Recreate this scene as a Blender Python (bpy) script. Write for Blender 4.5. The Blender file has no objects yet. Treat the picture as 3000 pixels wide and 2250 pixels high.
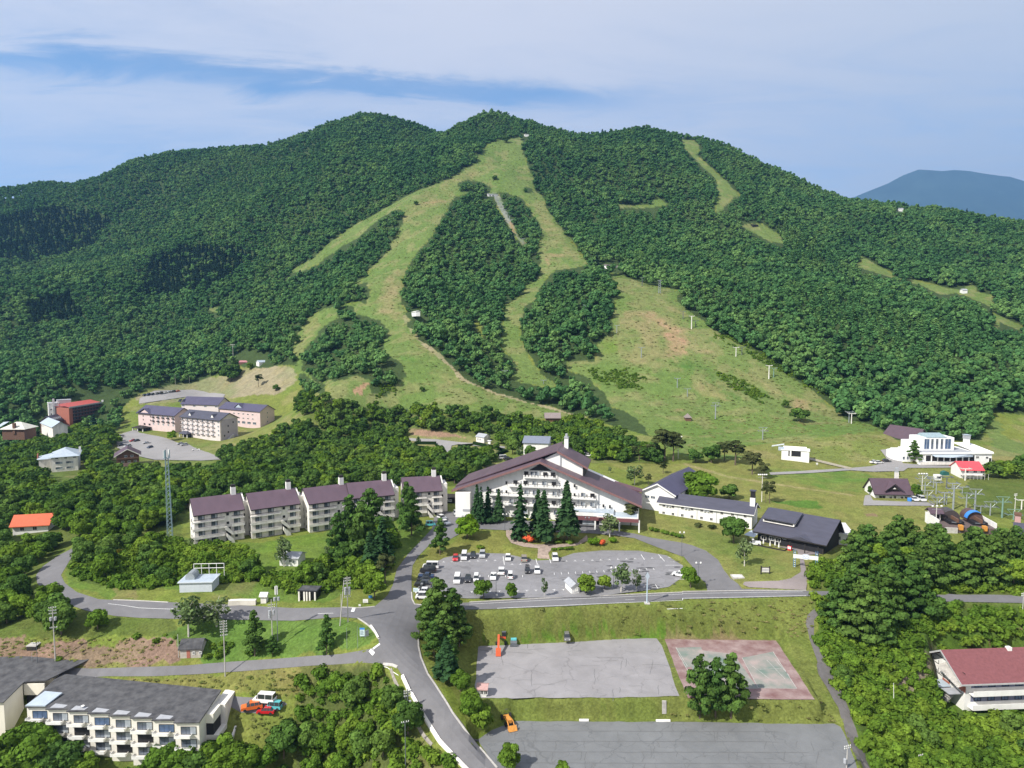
import bpy, math, random
import numpy as np
from mathutils import Vector, Matrix
from mathutils.geometry import delaunay_2d_cdt
R = math.radians
random.seed(7)
sc = bpy.context.scene
COL = sc.collection
# ------------------------------------------------------------ camera, sky, sun, exposure
CH = 71.5; PITCH = R(5.0); FPX = 2080.0
cam_d = bpy.data.cameras.new('camera'); cam = bpy.data.objects.new('camera', cam_d); COL.objects.link(cam)
cam.location = (0, 0, CH); cam.rotation_euler = (R(90) - PITCH, 0, 0)
cam_d.sensor_width = 36; cam_d.lens = 36 * FPX / 3000; cam_d.clip_start = 1; cam_d.clip_end = 40000
sc.camera = cam
SUN_EL = R(44); SUN_AZ = R(232)          # where the sun stands, clockwise from +Y: behind the camera on the left
sc.view_settings.view_transform = 'Standard'; sc.view_settings.look = 'None'
sc.view_settings.exposure = 0.45; sc.view_settings.gamma = 1
w = bpy.data.worlds.new('World'); sc.world = w; w.use_nodes = True
nt = w.node_tree; N = nt.nodes; L = nt.links; N.clear()
out = N.new('ShaderNodeOutputWorld'); bg = N.new('ShaderNodeBackground'); bg.inputs[1].default_value = 0.08
sky = N.new('ShaderNodeTexSky'); sky.sky_type = 'NISHITA'; sky.sun_disc = False
sky.sun_elevation = SUN_EL; sky.sun_rotation = SUN_AZ; sky.altitude = 1400; sky.air_density = 1.0; sky.dust_density = 1.2
tc = N.new('ShaderNodeTexCoord'); sx = N.new('ShaderNodeSeparateXYZ'); L.new(tc.outputs['Generated'], sx.inputs[0])
def M_(op, a, b=None, c=None, tree=None):
    n = (tree or nt).nodes.new('ShaderNodeMath'); n.operation = op
    for i, q in enumerate((a, b, c)):
        if q is None: continue
        if isinstance(q, (int, float)): n.inputs[i].default_value = q
        else: (tree or nt).links.new(q, n.inputs[i])
    return n.outputs[0]
den = M_('ADD', M_('MAXIMUM', sx.outputs[2], 0.0), 0.12)      # a cloud layer seen in perspective
cx = M_('DIVIDE', sx.outputs[0], den); cy = M_('DIVIDE', sx.outputs[1], den)
cb = N.new('ShaderNodeCombineXYZ'); L.new(M_('MULTIPLY', cx, 0.42), cb.inputs[0]); L.new(M_('MULTIPLY', cy, 1.05), cb.inputs[1])
def noise_(vec, scale, detail, rough, dist=0.0, tree=None):
    t = tree or nt; n = t.nodes.new('ShaderNodeTexNoise'); n.inputs['Scale'].default_value = scale
    n.inputs['Detail'].default_value = detail; n.inputs['Roughness'].default_value = rough; n.inputs['Distortion'].default_value = dist
    if vec is not None: t.links.new(vec, n.inputs['Vector'])
    return n.outputs['Fac']
mp = N.new('ShaderNodeMapping'); mp.inputs['Location'].default_value = (3.1, 1.35, 0); mp.inputs['Rotation'].default_value = (0, 0, R(-10)); L.new(cb.outputs[0], mp.inputs[0])
n1 = noise_(mp.outputs[0], 0.8, 7, 0.58, 0.6); n2 = noise_(mp.outputs[0], 4.5, 8, 0.66, 0.8)
# cover: blue gap on the left between two sheets of high cloud, thin veil on the right
def band(sock, lo, hi):
    n = N.new('ShaderNodeMapRange'); n.interpolation_type = 'SMOOTHSTEP'; n.inputs[1].default_value = lo; n.inputs[2].default_value = hi
    L.new(sock, n.inputs[0]); return n.outputs[0]
ELV = M_('DIVIDE', sx.outputs[2], sx.outputs[1])
azi = M_('DIVIDE', sx.outputs[0], sx.outputs[1])
elv2 = M_('ADD', M_('ADD', ELV, M_('MULTIPLY', azi, 0.06)), M_('ADD', M_('MULTIPLY', M_('SUBTRACT', n1, 0.5), 0.10), M_('MULTIPLY', M_('SUBTRACT', n2, 0.5), 0.10)))
gap = M_('MULTIPLY', band(elv2, 0.272, 0.312), M_('SUBTRACT', 1.0, band(elv2, 0.312, 0.345)))
gap = M_('MULTIPLY', gap, M_('SUBTRACT', 1.0, band(azi, -0.02, 0.30)))
cov = M_('ADD', M_('MULTIPLY', n1, 0.62), M_('MULTIPLY', n2, 0.43))
cov = M_('SUBTRACT', M_('ADD', cov, 0.30), M_('MULTIPLY', gap, M_('ADD', 0.02, M_('MULTIPLY', n2, 0.62))))
cov = M_('ADD', cov, M_('MULTIPLY', band(ELV, 0.30, 0.5), 0.10))
cf = band(cov, 0.34, 0.95)
cf = M_('MULTIPLY', cf, 0.92)
mx = N.new('ShaderNodeMix'); mx.data_type = 'RGBA'; L.new(cf, mx.inputs[0])
tint = N.new('ShaderNodeMix'); tint.data_type = 'RGBA'; tint.blend_type = 'MULTIPLY'; tint.inputs[0].default_value = 1
L.new(sky.outputs[0], tint.inputs[6]); tint.inputs[7].default_value = (1.35, 1.55, 1.7, 1)
L.new(tint.outputs[2], mx.inputs[6])
cr = N.new('ShaderNodeMix'); cr.data_type = 'RGBA'; L.new(M_('MULTIPLY', band(azi, -0.1, 0.75), 0.8), cr.inputs[0])
cr.inputs[6].default_value = (8.5, 8.2, 8.5, 1); cr.inputs[7].default_value = (7.0, 7.2, 7.8, 1)
L.new(cr.outputs[2], mx.inputs[7])
L.new(mx.outputs[2], bg.inputs[0]); L.new(bg.outputs[0], out.inputs[0])
sd = bpy.data.lights.new('sun', 'SUN'); sd.energy = 5.0; sd.angle = R(0.53); sd.color = (1, 0.955, 0.88)
sun = bpy.data.objects.new('sun', sd); COL.objects.link(sun)
sdir = Vector((math.sin(SUN_AZ) * math.cos(SUN_EL), math.cos(SUN_AZ) * math.cos(SUN_EL), math.sin(SUN_EL)))
sun.rotation_euler = sdir.to_track_quat('Z', 'Y').to_euler(); sun.location = sdir * 300

# ------------------------------------------------------------ photo geometry: pixel rays to world
cp_, sp_ = math.cos(PITCH), math.sin(PITCH)
def ray(u, v):
    a = (np.asarray(u, float) - 1500) / FPX; b = (1125 - np.asarray(v, float)) / FPX
    return a, cp_ + b * sp_, -sp_ + b * cp_
def PZ(u, v, z):
    a, b, c = ray(u, v); t = (z - CH) / c; return (float(a * t), float(b * t), float(z))
def PY(u, v, Y):
    a, b, c = ray(u, v); t = Y / b; return (float(a * t), float(Y), float(CH + c * t))
def proj(x, y, z):
    x = np.asarray(x, float); y = np.asarray(y, float); z = np.asarray(z, float) - CH
    d = y * cp_ - z * sp_; uu = y * sp_ + z * cp_
    return 1500 + FPX * x / d, 1125 - FPX * uu / d
K1 = 2.212
def C(x0, y0, pts): return [(x0 + x / K1, y0 + y / K1) for x, y in pts]
def V(pts): return [(x * 1.35624, y * 1.35624) for x, y in pts]

# ------------------------------------------------------------ terrain height field
ctl = []
for u, v, z in [(1150,1780,0),(1080,1790,-.2),(1700,1690,0),(2050,1690,0),(1300,1640,0),(1300,1740,-.2),(1900,1765,-.3),(2350,1745,0),(2700,1745,-1),(3000,1745,-2),
 (1700,1785,-1),(2200,1785,-1),(1450,1800,-2),(1700,1862,-7.6),(2200,1862,-7.6),(1420,1880,-8),(1650,1950,-8),(1950,1950,-8),(2300,2000,-8),(2100,2048,-8.2),(1500,2100,-11.6),(2000,2112,-12),(2400,2130,-12),
 (1800,2245,-12),(2400,2245,-12.5),(1450,2200,-11.8),(1190,1930,-2.6),(1230,2010,-4.6),(1290,2090,-7),(1400,2220,-11.3),(1330,1960,-6.5),
 (1050,1920,-2.2),(700,1950,-6),(300,1985,-10),(0,1990,-11),(0,1872,-5),(250,1880,-5),(480,1885,-5),(300,1965,-9.8),(500,1965,-8.6),(620,1840,-3.5),(850,1850,-2.5),(900,1900,-3.5),
 (900,1800,-.4),(600,1790,-1),(300,1775,-1.5),(140,1710,-2),(120,1670,-2),(200,1610,-2.2),(0,1700,-6),(60,1800,-4),(400,1650,0),(700,1700,0),(900,1700,0),
 (60,2168,-19),(350,2212,-20),(600,2228,-20.2),(680,2185,-18.5),(800,2060,-12.5),(700,2015,-11.5),(400,1990,-10),(900,2160,-18),(1000,2230,-20),(1060,2050,-9.5),(1150,2100,-8.5),(1200,2200,-13),(300,2260,-21),(950,1980,-7),(700,2250,-21),
 (2480,1880,-6.5),(2460,1990,-9),(2470,2120,-11.5),(2520,2240,-13.5),(2650,1900,-6),(2650,2180,-14),(2750,2030,-13),(3000,2060,-13.5),(3000,2240,-16),(2850,1850,-5),(2800,2250,-16),(2950,1950,-7),
 (1600,1505,3),(1320,1525,2.5),(1860,1525,2.4),(1450,1560,2),(1650,1570,1.6),(2050,1560,2),(1260,1600,1),(2000,1600,1),(2250,1590,1.2),(2480,1595,.6),(2700,1520,1.4),(2950,1560,.8),(2600,1640,0),(2900,1680,-1),
 (900,1590,1),(560,1605,.8),(720,1580,1),(1100,1545,1.5),(1200,1660,.2),(1000,1640,.5),
 (500,1400,-3),(200,1400,-6),(100,1500,-4),(0,1420,-6),(50,1560,-3),(-200,1500,-6),(330,1270,-5),(560,1285,-5),(680,1300,-4),(780,1240,0),(450,1250,-4),(0,1240,-5),(200,1230,-4),(900,1320,-1),(800,1400,-1),(1000,1450,0),
 (1200,1300,3),(1330,1300,3),(1450,1330,4),(1150,1265,4.5),(1700,1360,5),(2000,1400,4.5),(2300,1440,3.5),(2300,1370,6),(2500,1345,6.5),(2750,1350,6),(2900,1340,6.5),(2950,1440,3),(3000,1380,4),(2600,1420,4),(3200,1400,4),
 (2200,1310,9),(2500,1290,12)]:
    ctl.append(PZ(u, v, z))
for u, v, Y in [(1000,1185,440),(1250,1215,425),(1500,1230,420),(1680,1225,420),(900,1175,500),(700,1190,530),(600,1150,600),(450,1160,570),(200,1160,560),(0,1160,560),
 (1000,1100,480),(1300,1100,475),(1600,1130,470),(1800,1200,425),(2000,1220,410),(2095,1225,412),(2200,1190,425),(2450,1220,410),(2700,1230,400),(2950,1280,380),(3100,1250,400),
 (1200,1000,530),(1450,1000,530),(1700,1000,520),(1800,1080,480),(2000,1100,465),(2200,1100,465),(2400,1130,455),(2700,1130,450),(3000,1150,440),(900,1000,600),(700,1040,640),(500,1060,660),(200,1060,680),(0,1080,680),
 (1950,950,540),(2100,1000,510),(2300,1010,510),(2600,1020,510),(2900,1050,500),(1800,850,610),(1930,850,610),(2100,880,590),
 (1160,820,680),(1350,830,670),(1550,850,640),(1650,780,700),(2000,780,720),(2200,830,660),(2500,880,640),(2800,940,600),(3100,1000,560),(900,850,800),(700,900,820),(400,920,840),(100,950,840),(-200,1000,800),
 (1220,680,800),(1450,650,850),(1620,680,800),(1900,680,850),(2200,700,850),(2400,760,800),(2600,800,770),(2900,850,720),(3100,880,700),(900,720,950),(600,760,1020),(300,780,1060),(0,800,1080),(-250,850,1050),
 (1150,600,900),(1340,560,930),(1600,560,960),(1850,570,980),(2150,600,980),(2400,650,950),(2700,720,900),(3000,760,860),
 (1490,410,1150),(1700,450,1120),(1950,470,1130),(2200,520,1120),(2450,590,1070),(2700,660,1000),(3000,690,960),(1000,500,1130),(700,560,1250),(350,640,1300),(0,680,1300),
 (1438,340,1270),(1400,352,1270),(1480,352,1262),(1532,368,1250),(1627,394,1240),(1709,406,1240),(1790,398,1240),(1872,390,1240),(1953,401,1240),(2034,414,1240),(2180,462,1220),(2350,540,1180),(2500,602,1130),(2600,620,1100),(2750,652,1060),(3000,668,1040),(3300,690,1040),
 (1340,384,1310),(1282,404,1330),(1282,420,1240),(1180,400,1300),(1360,385,1230),(1282,396,1400),(1220,376,1430),(1112,353,1450),(1031,366,1450),(868,418,1460),(705,438,1480),(529,447,1500),(393,487,1520),(312,532,1530),(136,552,1540),(0,568,1560),(-300,600,1560)]:
    ctl.append(PY(u, v, Y))
for x, y, z in [(-60,1420,400),(-60,1560,340),(400,1450,300),(800,1350,160),(-400,1680,330),(-900,1800,280),(-1500,1500,230),(-1500,1900,160),(1300,1200,120),(1500,700,60),(1500,300,10),(-1300,600,-10),(-1200,200,-20),
 (900,60,-30),(-900,60,-30),(0,30,-28),(-200,60,-26),(200,60,-20),(0,2000,150),(900,2000,100),(-900,2300,120),(1500,2000,80),(-700,900,130),(-450,330,-8),(-500,450,-4),(500,300,2),(700,450,14)]:
    ctl.append((x, y, z))
ctl = np.array(ctl)
def _tps(d2): return np.where(d2 > 1e-9, 0.5 * d2 * np.log(d2 + 1e-9), 0.0)
P_ = ctl[:, :2] / 100.0; n_ = len(P_)
A_ = np.zeros((n_ + 3, n_ + 3)); D2 = ((P_[:, None] - P_[None]) ** 2).sum(-1)
A_[:n_, :n_] = _tps(D2) + np.eye(n_) * 0.0015; A_[:n_, n_] = 1; A_[:n_, n_ + 1:] = P_; A_[n_, :n_] = 1; A_[n_ + 1:, :n_] = P_.T
W_ = np.linalg.solve(A_, np.concatenate([ctl[:, 2], [0, 0, 0]]))
def _vn(x, y, seed):                                   # value noise
    xi = np.floor(x).astype(np.int64); yi = np.floor(y).astype(np.int64); fx = x - xi; fy = y - yi
    fx = fx * fx * (3 - 2 * fx); fy = fy * fy * (3 - 2 * fy)
    def h(a, b):
        n = (a * 374761393 + b * 668265263 + seed * 1442695041) & 0x7fffffff
        n = ((n ^ (n >> 13)) * 1274126177) & 0x7fffffff
        return ((n ^ (n >> 16)) & 0xffff) / 65535.0
    return (h(xi, yi) * (1 - fx) + h(xi + 1, yi) * fx) * (1 - fy) + (h(xi, yi + 1) * (1 - fx) + h(xi + 1, yi + 1) * fx) * fy
def fbm(x, y, sc_, seed=1, oct_=4):
    s = 0; a = 0.5; x = np.asarray(x, float) / sc_; y = np.asarray(y, float) / sc_
    for i in range(oct_): s = s + a * _vn(x + 17.3 * i, y - 9.1 * i, seed + i); x = x * 2.03; y = y * 2.03; a *= 0.5
    return s / (1 - 0.5 ** oct_)
def sst(x, a, b): t = np.clip((x - a) / (b - a), 0, 1); return t * t * (3 - 2 * t)
def inpoly(x, y, poly):
    x = np.asarray(x, float); y = np.asarray(y, float); r = np.zeros(x.shape, bool); p = np.asarray(poly); n = len(p)
    m = (x >= p[:, 0].min()) & (x <= p[:, 0].max()) & (y >= p[:, 1].min()) & (y <= p[:, 1].max())
    if not m.any(): return r
    xs = x[m]; ys = y[m]; rr = np.zeros(xs.shape, bool); j = n - 1
    for i in range(n):
        c = ((p[i, 1] > ys) != (p[j, 1] > ys)); dy = p[j, 1] - p[i, 1]
        rr ^= c & (xs < (p[j, 0] - p[i, 0]) * (ys - p[i, 1]) / (dy if dy else 1e-9) + p[i, 0]); j = i
    r[m] = rr; return r
def dpoly(x, y, poly, closed=True):                    # distance to the outline
    x = np.asarray(x, float); y = np.asarray(y, float); p = np.asarray(poly, float); d = np.full(x.shape, 1e9)
    m = (x > p[:, 0].min() - 30) & (x < p[:, 0].max() + 30) & (y > p[:, 1].min() - 30) & (y < p[:, 1].max() + 30)
    xs = x[m]; ys = y[m]
    if xs.size == 0: return d
    dd = np.full(xs.shape, 1e9); n = len(p)
    for i in range(n if closed else n - 1):
        a = p[i]; b = p[(i + 1) % n]; e = b - a; l = (e ** 2).sum() + 1e-9
        t = np.clip(((xs - a[0]) * e[0] + (ys - a[1]) * e[1]) / l, 0, 1)
        dd = np.minimum(dd, np.hypot(xs - a[0] - t * e[0], ys - a[1] - t * e[1]))
    d[m] = dd; return d
PADS = []
def pad(px, z, margin=3.0):
    PADS.append((np.array([PZ(u, v, z)[:2] for u, v in px]), z, margin))
def H(x, y):
    x = np.atleast_1d(np.asarray(x, float)); y = np.atleast_1d(np.asarray(y, float)); shp = x.shape
    xf = x.ravel(); yf = y.ravel(); z = np.empty(xf.shape)
    for s in range(0, len(xf), 20000):
        a = xf[s:s + 20000] / 100; b = yf[s:s + 20000] / 100
        d = (a[:, None] - P_[None, :, 0]) ** 2 + (b[:, None] - P_[None, :, 1]) ** 2
        z[s:s + 20000] = _tps(d) @ W_[:n_] + W_[n_] + a * W_[n_ + 1] + b * W_[n_ + 2]
    z = np.clip(z, -40, 700)
    far = sst(yf, 420, 700)
    z = z + (fbm(xf + yf * .35, yf * 0.28, 170, 21, 3) - .5) * 75 * sst(-xf, 130, 330) * sst(yf, 620, 900) * (1 - .85 * sst(yf, 1230, 1400))
    z = z + far * (fbm(xf, yf * 0.55, 150, 3, 4) - 0.5) * 46 * sst(yf, 500, 900) * (1 - .75 * sst(yf, 1080, 1230)) + far * (fbm(xf, yf, 45, 9, 3) - 0.5) * 7
    for p, pz, mg in PADS:
        ins = inpoly(xf, yf, p); d = dpoly(xf, yf, p)
        wt = np.where(ins | (d < .8), 1.0, 1 - sst(d, 0.8, 0.8 + mg)); z = z * (1 - wt) + (pz) * wt
    return z.reshape(shp)
def h1(x, y): return float(H([x], [y])[0])
def GM(pts):                                            # many photo pixels -> points on the ground
    p = np.asarray(pts, float); a, b, c = ray(p[:, 0], p[:, 1]); n = len(p)
    lo = np.full(n, 60.0); hi = np.full(n, 3500.0); done = np.zeros(n, bool); prev = lo.copy()
    ts = 60 * (3500 / 60) ** (np.linspace(0, 1, 170))
    for t in ts[1:]:
        m = ~done
        if not m.any(): break
        z = H(a[m] * t, b[m] * t); below = (CH + c[m] * t) < z
        idx = np.where(m)[0]; lo[idx[~below]] = t; hi[idx[below]] = t; done[idx[below]] = True
    for _ in range(14):
        mid = (lo + hi) / 2; below = (CH + c * mid) < H(a * mid, b * mid)
        hi = np.where(below, mid, hi); lo = np.where(below, lo, mid)
    t = (lo + hi) / 2
    return np.stack([a * t, b * t, CH + c * t], 1)
_gc = {}
def G(u, v):
    k = (round(u, 1), round(v, 1))
    if k not in _gc: _gc[k] = Vector(GM([(u, v)])[0])
    return _gc[k].copy()
def dens(px, step=14):
    o = []
    for i in range(len(px)):
        a = px[i]; b = px[(i + 1) % len(px)]; n = max(1, int(math.hypot(b[0] - a[0], b[1] - a[1]) / step))
        for k in range(n): o.append((a[0] + (b[0] - a[0]) * k / n, a[1] + (b[1] - a[1]) * k / n))
    return o
def WP(px, step=14): return GM(dens(px, step))[:, :2]

# ------------------------------------------------------------ materials
MATS = {}
def mat(name, col, rough=0.7, var=0.12, scale=1.0, metal=0.0, bump=0.0, spec=0.35, coat=0.0, col2=None, stretch=None, emis=None):
    if name in MATS: return MATS[name]
    m = bpy.data.materials.new(name); m.use_nodes = True; t = m.node_tree; b = t.nodes['Principled BSDF']
    b.inputs['Roughness'].default_value = rough; b.inputs['Metallic'].default_value = metal
    b.inputs['Specular IOR Level'].default_value = spec; b.inputs['Coat Weight'].default_value = coat
    tcx = t.nodes.new('ShaderNodeTexCoord'); vec = tcx.outputs['Object']
    if stretch:
        q = t.nodes.new('ShaderNodeMapping'); q.inputs['Scale'].default_value = stretch; t.links.new(vec, q.inputs[0]); vec = q.outputs[0]
    f = noise_(vec, scale, 5, 0.6, 0, t)
    rp = t.nodes.new('ShaderNodeMapRange'); rp.inputs[1].default_value = 0.3; rp.inputs[2].default_value = 0.7; t.links.new(f, rp.inputs[0])
    mxx = t.nodes.new('ShaderNodeMix'); mxx.data_type = 'RGBA'; t.links.new(rp.outputs[0], mxx.inputs[0])
    c2 = col2 or tuple(min(1, c * (1 + var)) for c in col)
    mxx.inputs[6].default_value = tuple(c * (1 - var) for c in col) + (1,); mxx.inputs[7].default_value = tuple(c2) + (1,)
    t.links.new(mxx.outputs[2], b.inputs['Base Color'])
    if bump:
        bp = t.nodes.new('ShaderNodeBump'); bp.inputs['Strength'].default_value = 0.5; bp.inputs['Distance'].default_value = bump
        t.links.new(f, bp.inputs['Height']); t.links.new(bp.outputs[0], b.inputs['Normal'])
    MATS[name] = m; return m

# ------------------------------------------------------------ mesh building
class MB:
    def __init__(s): s.v = []; s.f = []; s.m = []; s.mats = []
    def mi(s, m):
        if m not in s.mats: s.mats.append(m)
        return s.mats.index(m)
    def add(s, vs, fs, m):
        o = len(s.v); s.v += [tuple(p) for p in vs]; k = s.mi(m)
        for f in fs: s.f.append([i + o for i in f]); s.m.append(k)
        return s
    def box(s, c, d, m, rz=0, rx=0, ry=0):
        M = Matrix.Rotation(rz, 3, 'Z') @ Matrix.Rotation(ry, 3, 'Y') @ Matrix.Rotation(rx, 3, 'X'); c = Vector(c)
        vs = [c + M @ Vector((sx * d[0] / 2, sy * d[1] / 2, sz * d[2] / 2)) for sx in (-1, 1) for sy in (-1, 1) for sz in (-1, 1)]
        return s.add(vs, [(0,1,3,2),(4,6,7,5),(0,4,5,1),(2,3,7,6),(0,2,6,4),(1,5,7,3)], m)
    def b(s, x0, x1, y0, y1, z0, z1, m): return s.box(((x0+x1)/2, (y0+y1)/2, (z0+z1)/2), (abs(x1-x0), abs(y1-y0), abs(z1-z0)), m)
    def ext(s, poly, z0, z1, m, axis='z'):              # polygon extruded along an axis; axis x: poly in (y,z); y: (x,z)
        n = len(poly)
        def p(a, q): return (a[0], a[1], q) if axis == 'z' else ((q, a[0], a[1]) if axis == 'x' else (a[0], q, a[1]))
        vs = [p(a, z0) for a in poly] + [p(a, z1) for a in poly]
        fs = [list(range(n))[::-1], list(range(n, 2 * n))] + [(i, (i + 1) % n, n + (i + 1) % n, n + i) for i in range(n)]
        return s.add(vs, fs, m)
    def tube(s, pts, r, m, seg=6, r2=None, cap=True):
        n = len(pts); rings = []; vs = []
        for i, p in enumerate(pts):
            p = Vector(p); a = Vector(pts[max(0, i - 1)]); b = Vector(pts[min(n - 1, i + 1)]); d = (b - a).normalized()
            u = d.cross(Vector((0, 0, 1)) if abs(d.z) < 0.9 else Vector((1, 0, 0))).normalized(); w_ = d.cross(u)
            rr = r + ((r2 if r2 is not None else r) - r) * i / max(1, n - 1)
            vs += [p + (u * math.cos(k * 2 * math.pi / seg) + w_ * math.sin(k * 2 * math.pi / seg)) * rr for k in range(seg)]
        fs = [(i * seg + k, i * seg + (k + 1) % seg, (i + 1) * seg + (k + 1) % seg, (i + 1) * seg + k) for i in range(n - 1) for k in range(seg)]
        if cap: fs += [list(range(seg))[::-1], list(range((n - 1) * seg, n * seg))]
        return s.add(vs, fs, m)
    def lathe(s, prof, m, seg=12, c=(0, 0, 0)):
        vs = []; n = len(prof)
        for r_, z_ in prof: vs += [(c[0] + r_ * math.cos(k * 2 * math.pi / seg), c[1] + r_ * math.sin(k * 2 * math.pi / seg), c[2] + z_) for k in range(seg)]
        fs = [(i * seg + k, i * seg + (k + 1) % seg, (i + 1) * seg + (k + 1) % seg, (i + 1) * seg + k) for i in range(n - 1) for k in range(seg)]
        return s.add(vs, fs, m)
    def mesh(s, name):
        me = bpy.data.meshes.new(name); me.from_pydata(s.v, [], s.f)
        for m in s.mats: me.materials.append(m)
        me.polygons.foreach_set('material_index', s.m); me.update(); return me
    def obj(s, name, parent=None, loc=None, rz=0, smooth=False):
        o = bpy.data.objects.new(name, s.mesh(name)); COL.objects.link(o)
        if smooth: o.data.shade_smooth()
        if parent: o.parent = parent
        if loc is not None: o.location = loc
        o.rotation_euler.z = rz; return o
def tag(o, label=None, cat=None, group=None, kind=None):
    for k, q in (('label', label), ('category', cat), ('group', group), ('kind', kind)):
        if q: o[k] = q
    return o
def thing(name, label, cat, loc, rz=0, group=None):
    o = bpy.data.objects.new(name, None); o.empty_display_size = 0.5; COL.objects.link(o)
    o.location = loc; o.rotation_euler.z = rz; return tag(o, label, cat, group)
def kids(o): return [c for c in o.children]
def dup(root, loc, rz=0, label=None, group=None, scale=None, mats=None, parent=None, tree=None):
    def cc(o, par):
        c = o.copy(); COL.objects.link(c); c.parent = par
        for ch in KID.get(o.name, []): cc(ch, c)
        return c
    if root.name not in KID: _reg(root)
    c = cc(root, None); c.location = loc; c.rotation_euler.z = rz
    if label: c['label'] = label
    if group: c['group'] = group
    if scale is not None: c.scale = scale if hasattr(scale, '__len__') else (scale,) * 3
    return c
KID = {}
def _reg(o):
    KID[o.name] = list(o.children)
    for c in o.children: _reg(c)
def npmesh(name, vs, fs4, m, smooth=False, attr=None):
    me = bpy.data.meshes.new(name); nv = len(vs); nf = len(fs4); k = fs4.shape[1]
    me.vertices.add(nv); me.vertices.foreach_set('co', np.asarray(vs, np.float32).ravel())
    me.loops.add(nf * k); me.loops.foreach_set('vertex_index', fs4.astype(np.int32).ravel())
    me.polygons.add(nf); me.polygons.foreach_set('loop_start', np.arange(0, nf * k, k, dtype=np.int32))
    me.update(calc_edges=True)
    if smooth: me.shade_smooth()
    if m:
        for q in (m if isinstance(m, (list, tuple)) else [m]): me.materials.append(q)
    return me
# ------------------------------------------------------------ flat places
MAIN_LOT = V([(905,1285),(903,1240),(925,1222),(960,1205),(1010,1194),(1090,1196),(1160,1211),(1200,1209),(1240,1195),(1300,1189),(1380,1190),(1440,1200),(1475,1222),(1478,1245),(1445,1268),(1400,1275),(1270,1290),(1010,1293)])
LOW_LOT = C(1000,1600,[(888,605),(1400,602),(2040,600),(2070,640),(2110,740),(2150,850),(2185,972),(1900,980),(1200,985),(880,985),(870,900),(880,720)])
TENNIS = C(2000,1600,[(-118,603),(605,612),(855,995),(430,992),(30,985)])
BASE_LOT = [(1398,2168),(1440,2140),(1510,2113),(2000,2116),(2445,2122),(2463,2130),(2490,2190),(2520,2270),(2560,2400),(1560,2400),(1462,2262)]
pad(MAIN_LOT, 0, 2.0); pad(LOW_LOT, -8, 1.6); pad(TENNIS, -8, 1.2); pad(BASE_LOT, -12, 1.5)
STREET = C(1000,1600,[(640,385),(830,366),(1300,342),(2212,302)]) + C(2000,1600,[(0,297),(400,290),(800,291),(1300,300),(1700,318),(2300,330),(2300,372),(1700,360),(1300,340),(806,326),(400,336),(0,345)]) + C(1000,1600,[(1500,388),(1250,398),(950,410),(820,412),(640,430)])
pad(STREET, -.15, 3.0)
pad([(2770,2010),(3150,2000),(3150,2120),(2810,2130)], -16.4, 4)

# ------------------------------------------------------------ forest and clearings on the mountain
C3 = lambda p: C(1000, 300, p)
C4 = lambda p: C(1000, 700, p)
O1 = C3([(1000,245),(1090,235),(1165,228),(1180,300),(1200,380),(1240,480),(1255,560),(1330,640),(1330,690),(1400,780),(1480,880),(1550,970),(1600,1050)]) + \
 C4([(1500,188),(1400,200),(1340,230),(1310,290),(1270,370),(1190,440),(1165,520),(1165,650),(1190,740),(1240,810),(1330,900),(1430,970),(1330,955),(1240,940),(1150,925),(1080,915),(1120,870),(1125,820),(1070,760),(1040,690),(1030,640),(1050,560),(1040,450),(1080,420),(1160,370),(1200,350),(1180,320),(1200,300),(1260,270),(1280,230),(1280,100)]) + \
 C3([(1290,800),(1240,720),(1190,640),(1130,600),(1060,580),(950,600),(830,590),(740,610),(700,680),(620,800),(600,860),(510,950),(440,1060),(400,1130),(385,1240),(400,1330)]) + \
 C4([(420,470),(440,560),(560,690),(700,800),(790,900),(1000,990),(1200,1050),(1500,1130),(1590,1155),(1540,1168),(1420,1168),(1200,1168),(1050,1150),(900,1130),(700,1130),(560,1125),(300,1110),(0,1080)]) + \
 V([(745,885),(712,868),(700,835),(640,800),(636,735),(660,690),(700,668),(745,655),(790,655),(800,625),(765,610),(790,600)]) + \
 C3([(180,1090),(240,1030),(290,970),(340,900),(390,790),(405,730),(390,692),(340,697),(280,735),(200,795),(100,885),(0,940)]) + C(0,500,[(2150,545),(2060,605),(1960,650),(1870,672),(1880,655),(2035,560),(2110,490)]) + \
 C3([(0,850),(100,785),(200,735),(300,678),(400,618),(500,568),(600,533),(700,498),(780,448),(860,388),(920,318),(960,268)])
ISL = [V([(725,690),(770,680),(820,690),(838,720),(830,760),(870,790),(885,815),(860,830),(830,860),(800,850),(800,825),(770,812),(735,820),(690,828),(655,800),(655,760),(672,740),(690,715)]),
 V([(735,617),(790,612),(800,640),(770,655),(728,648)]), V([(722,655),(760,665),(765,685),(735,692)]),
 C3([(760,520),(820,500),(930,520),(985,560),(940,600),(830,590),(770,580)]), C3([(1175,545),(1240,560),(1250,590),(1190,590)])]
O2 = V([(1318,588),(1345,595),(1400,615),(1430,622),(1475,630),(1462,650),(1485,665),(1510,685),(1545,712),(1580,738),(1640,762),(1690,802),(1760,842),(1800,882),(1830,905),(1870,915),(1905,928),(1915,960),(1900,1000),(1700,1000),(1480,985)]) + \
 C4([(2040,1290),(1990,1260),(1930,1200),(1850,1120),(1760,1090),(1700,1000),(1640,930),(1560,890),(1440,860),(1450,790),(1640,800),(1660,760),(1650,700),(1700,640),(1760,600),(1745,540),(1770,420),(1800,330),(1740,220)])
O3 = C(2000,300,[(0,240),(70,245),(120,280),(90,340),(180,420),(260,490),(370,600),(320,620),(260,700),(215,715),(225,600),(220,500),(140,430),(60,350),(0,290)])
O4 = C(2000,300,[(370,800),(400,790),(520,790),(640,870),(650,915),(560,905),(470,850)])
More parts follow.
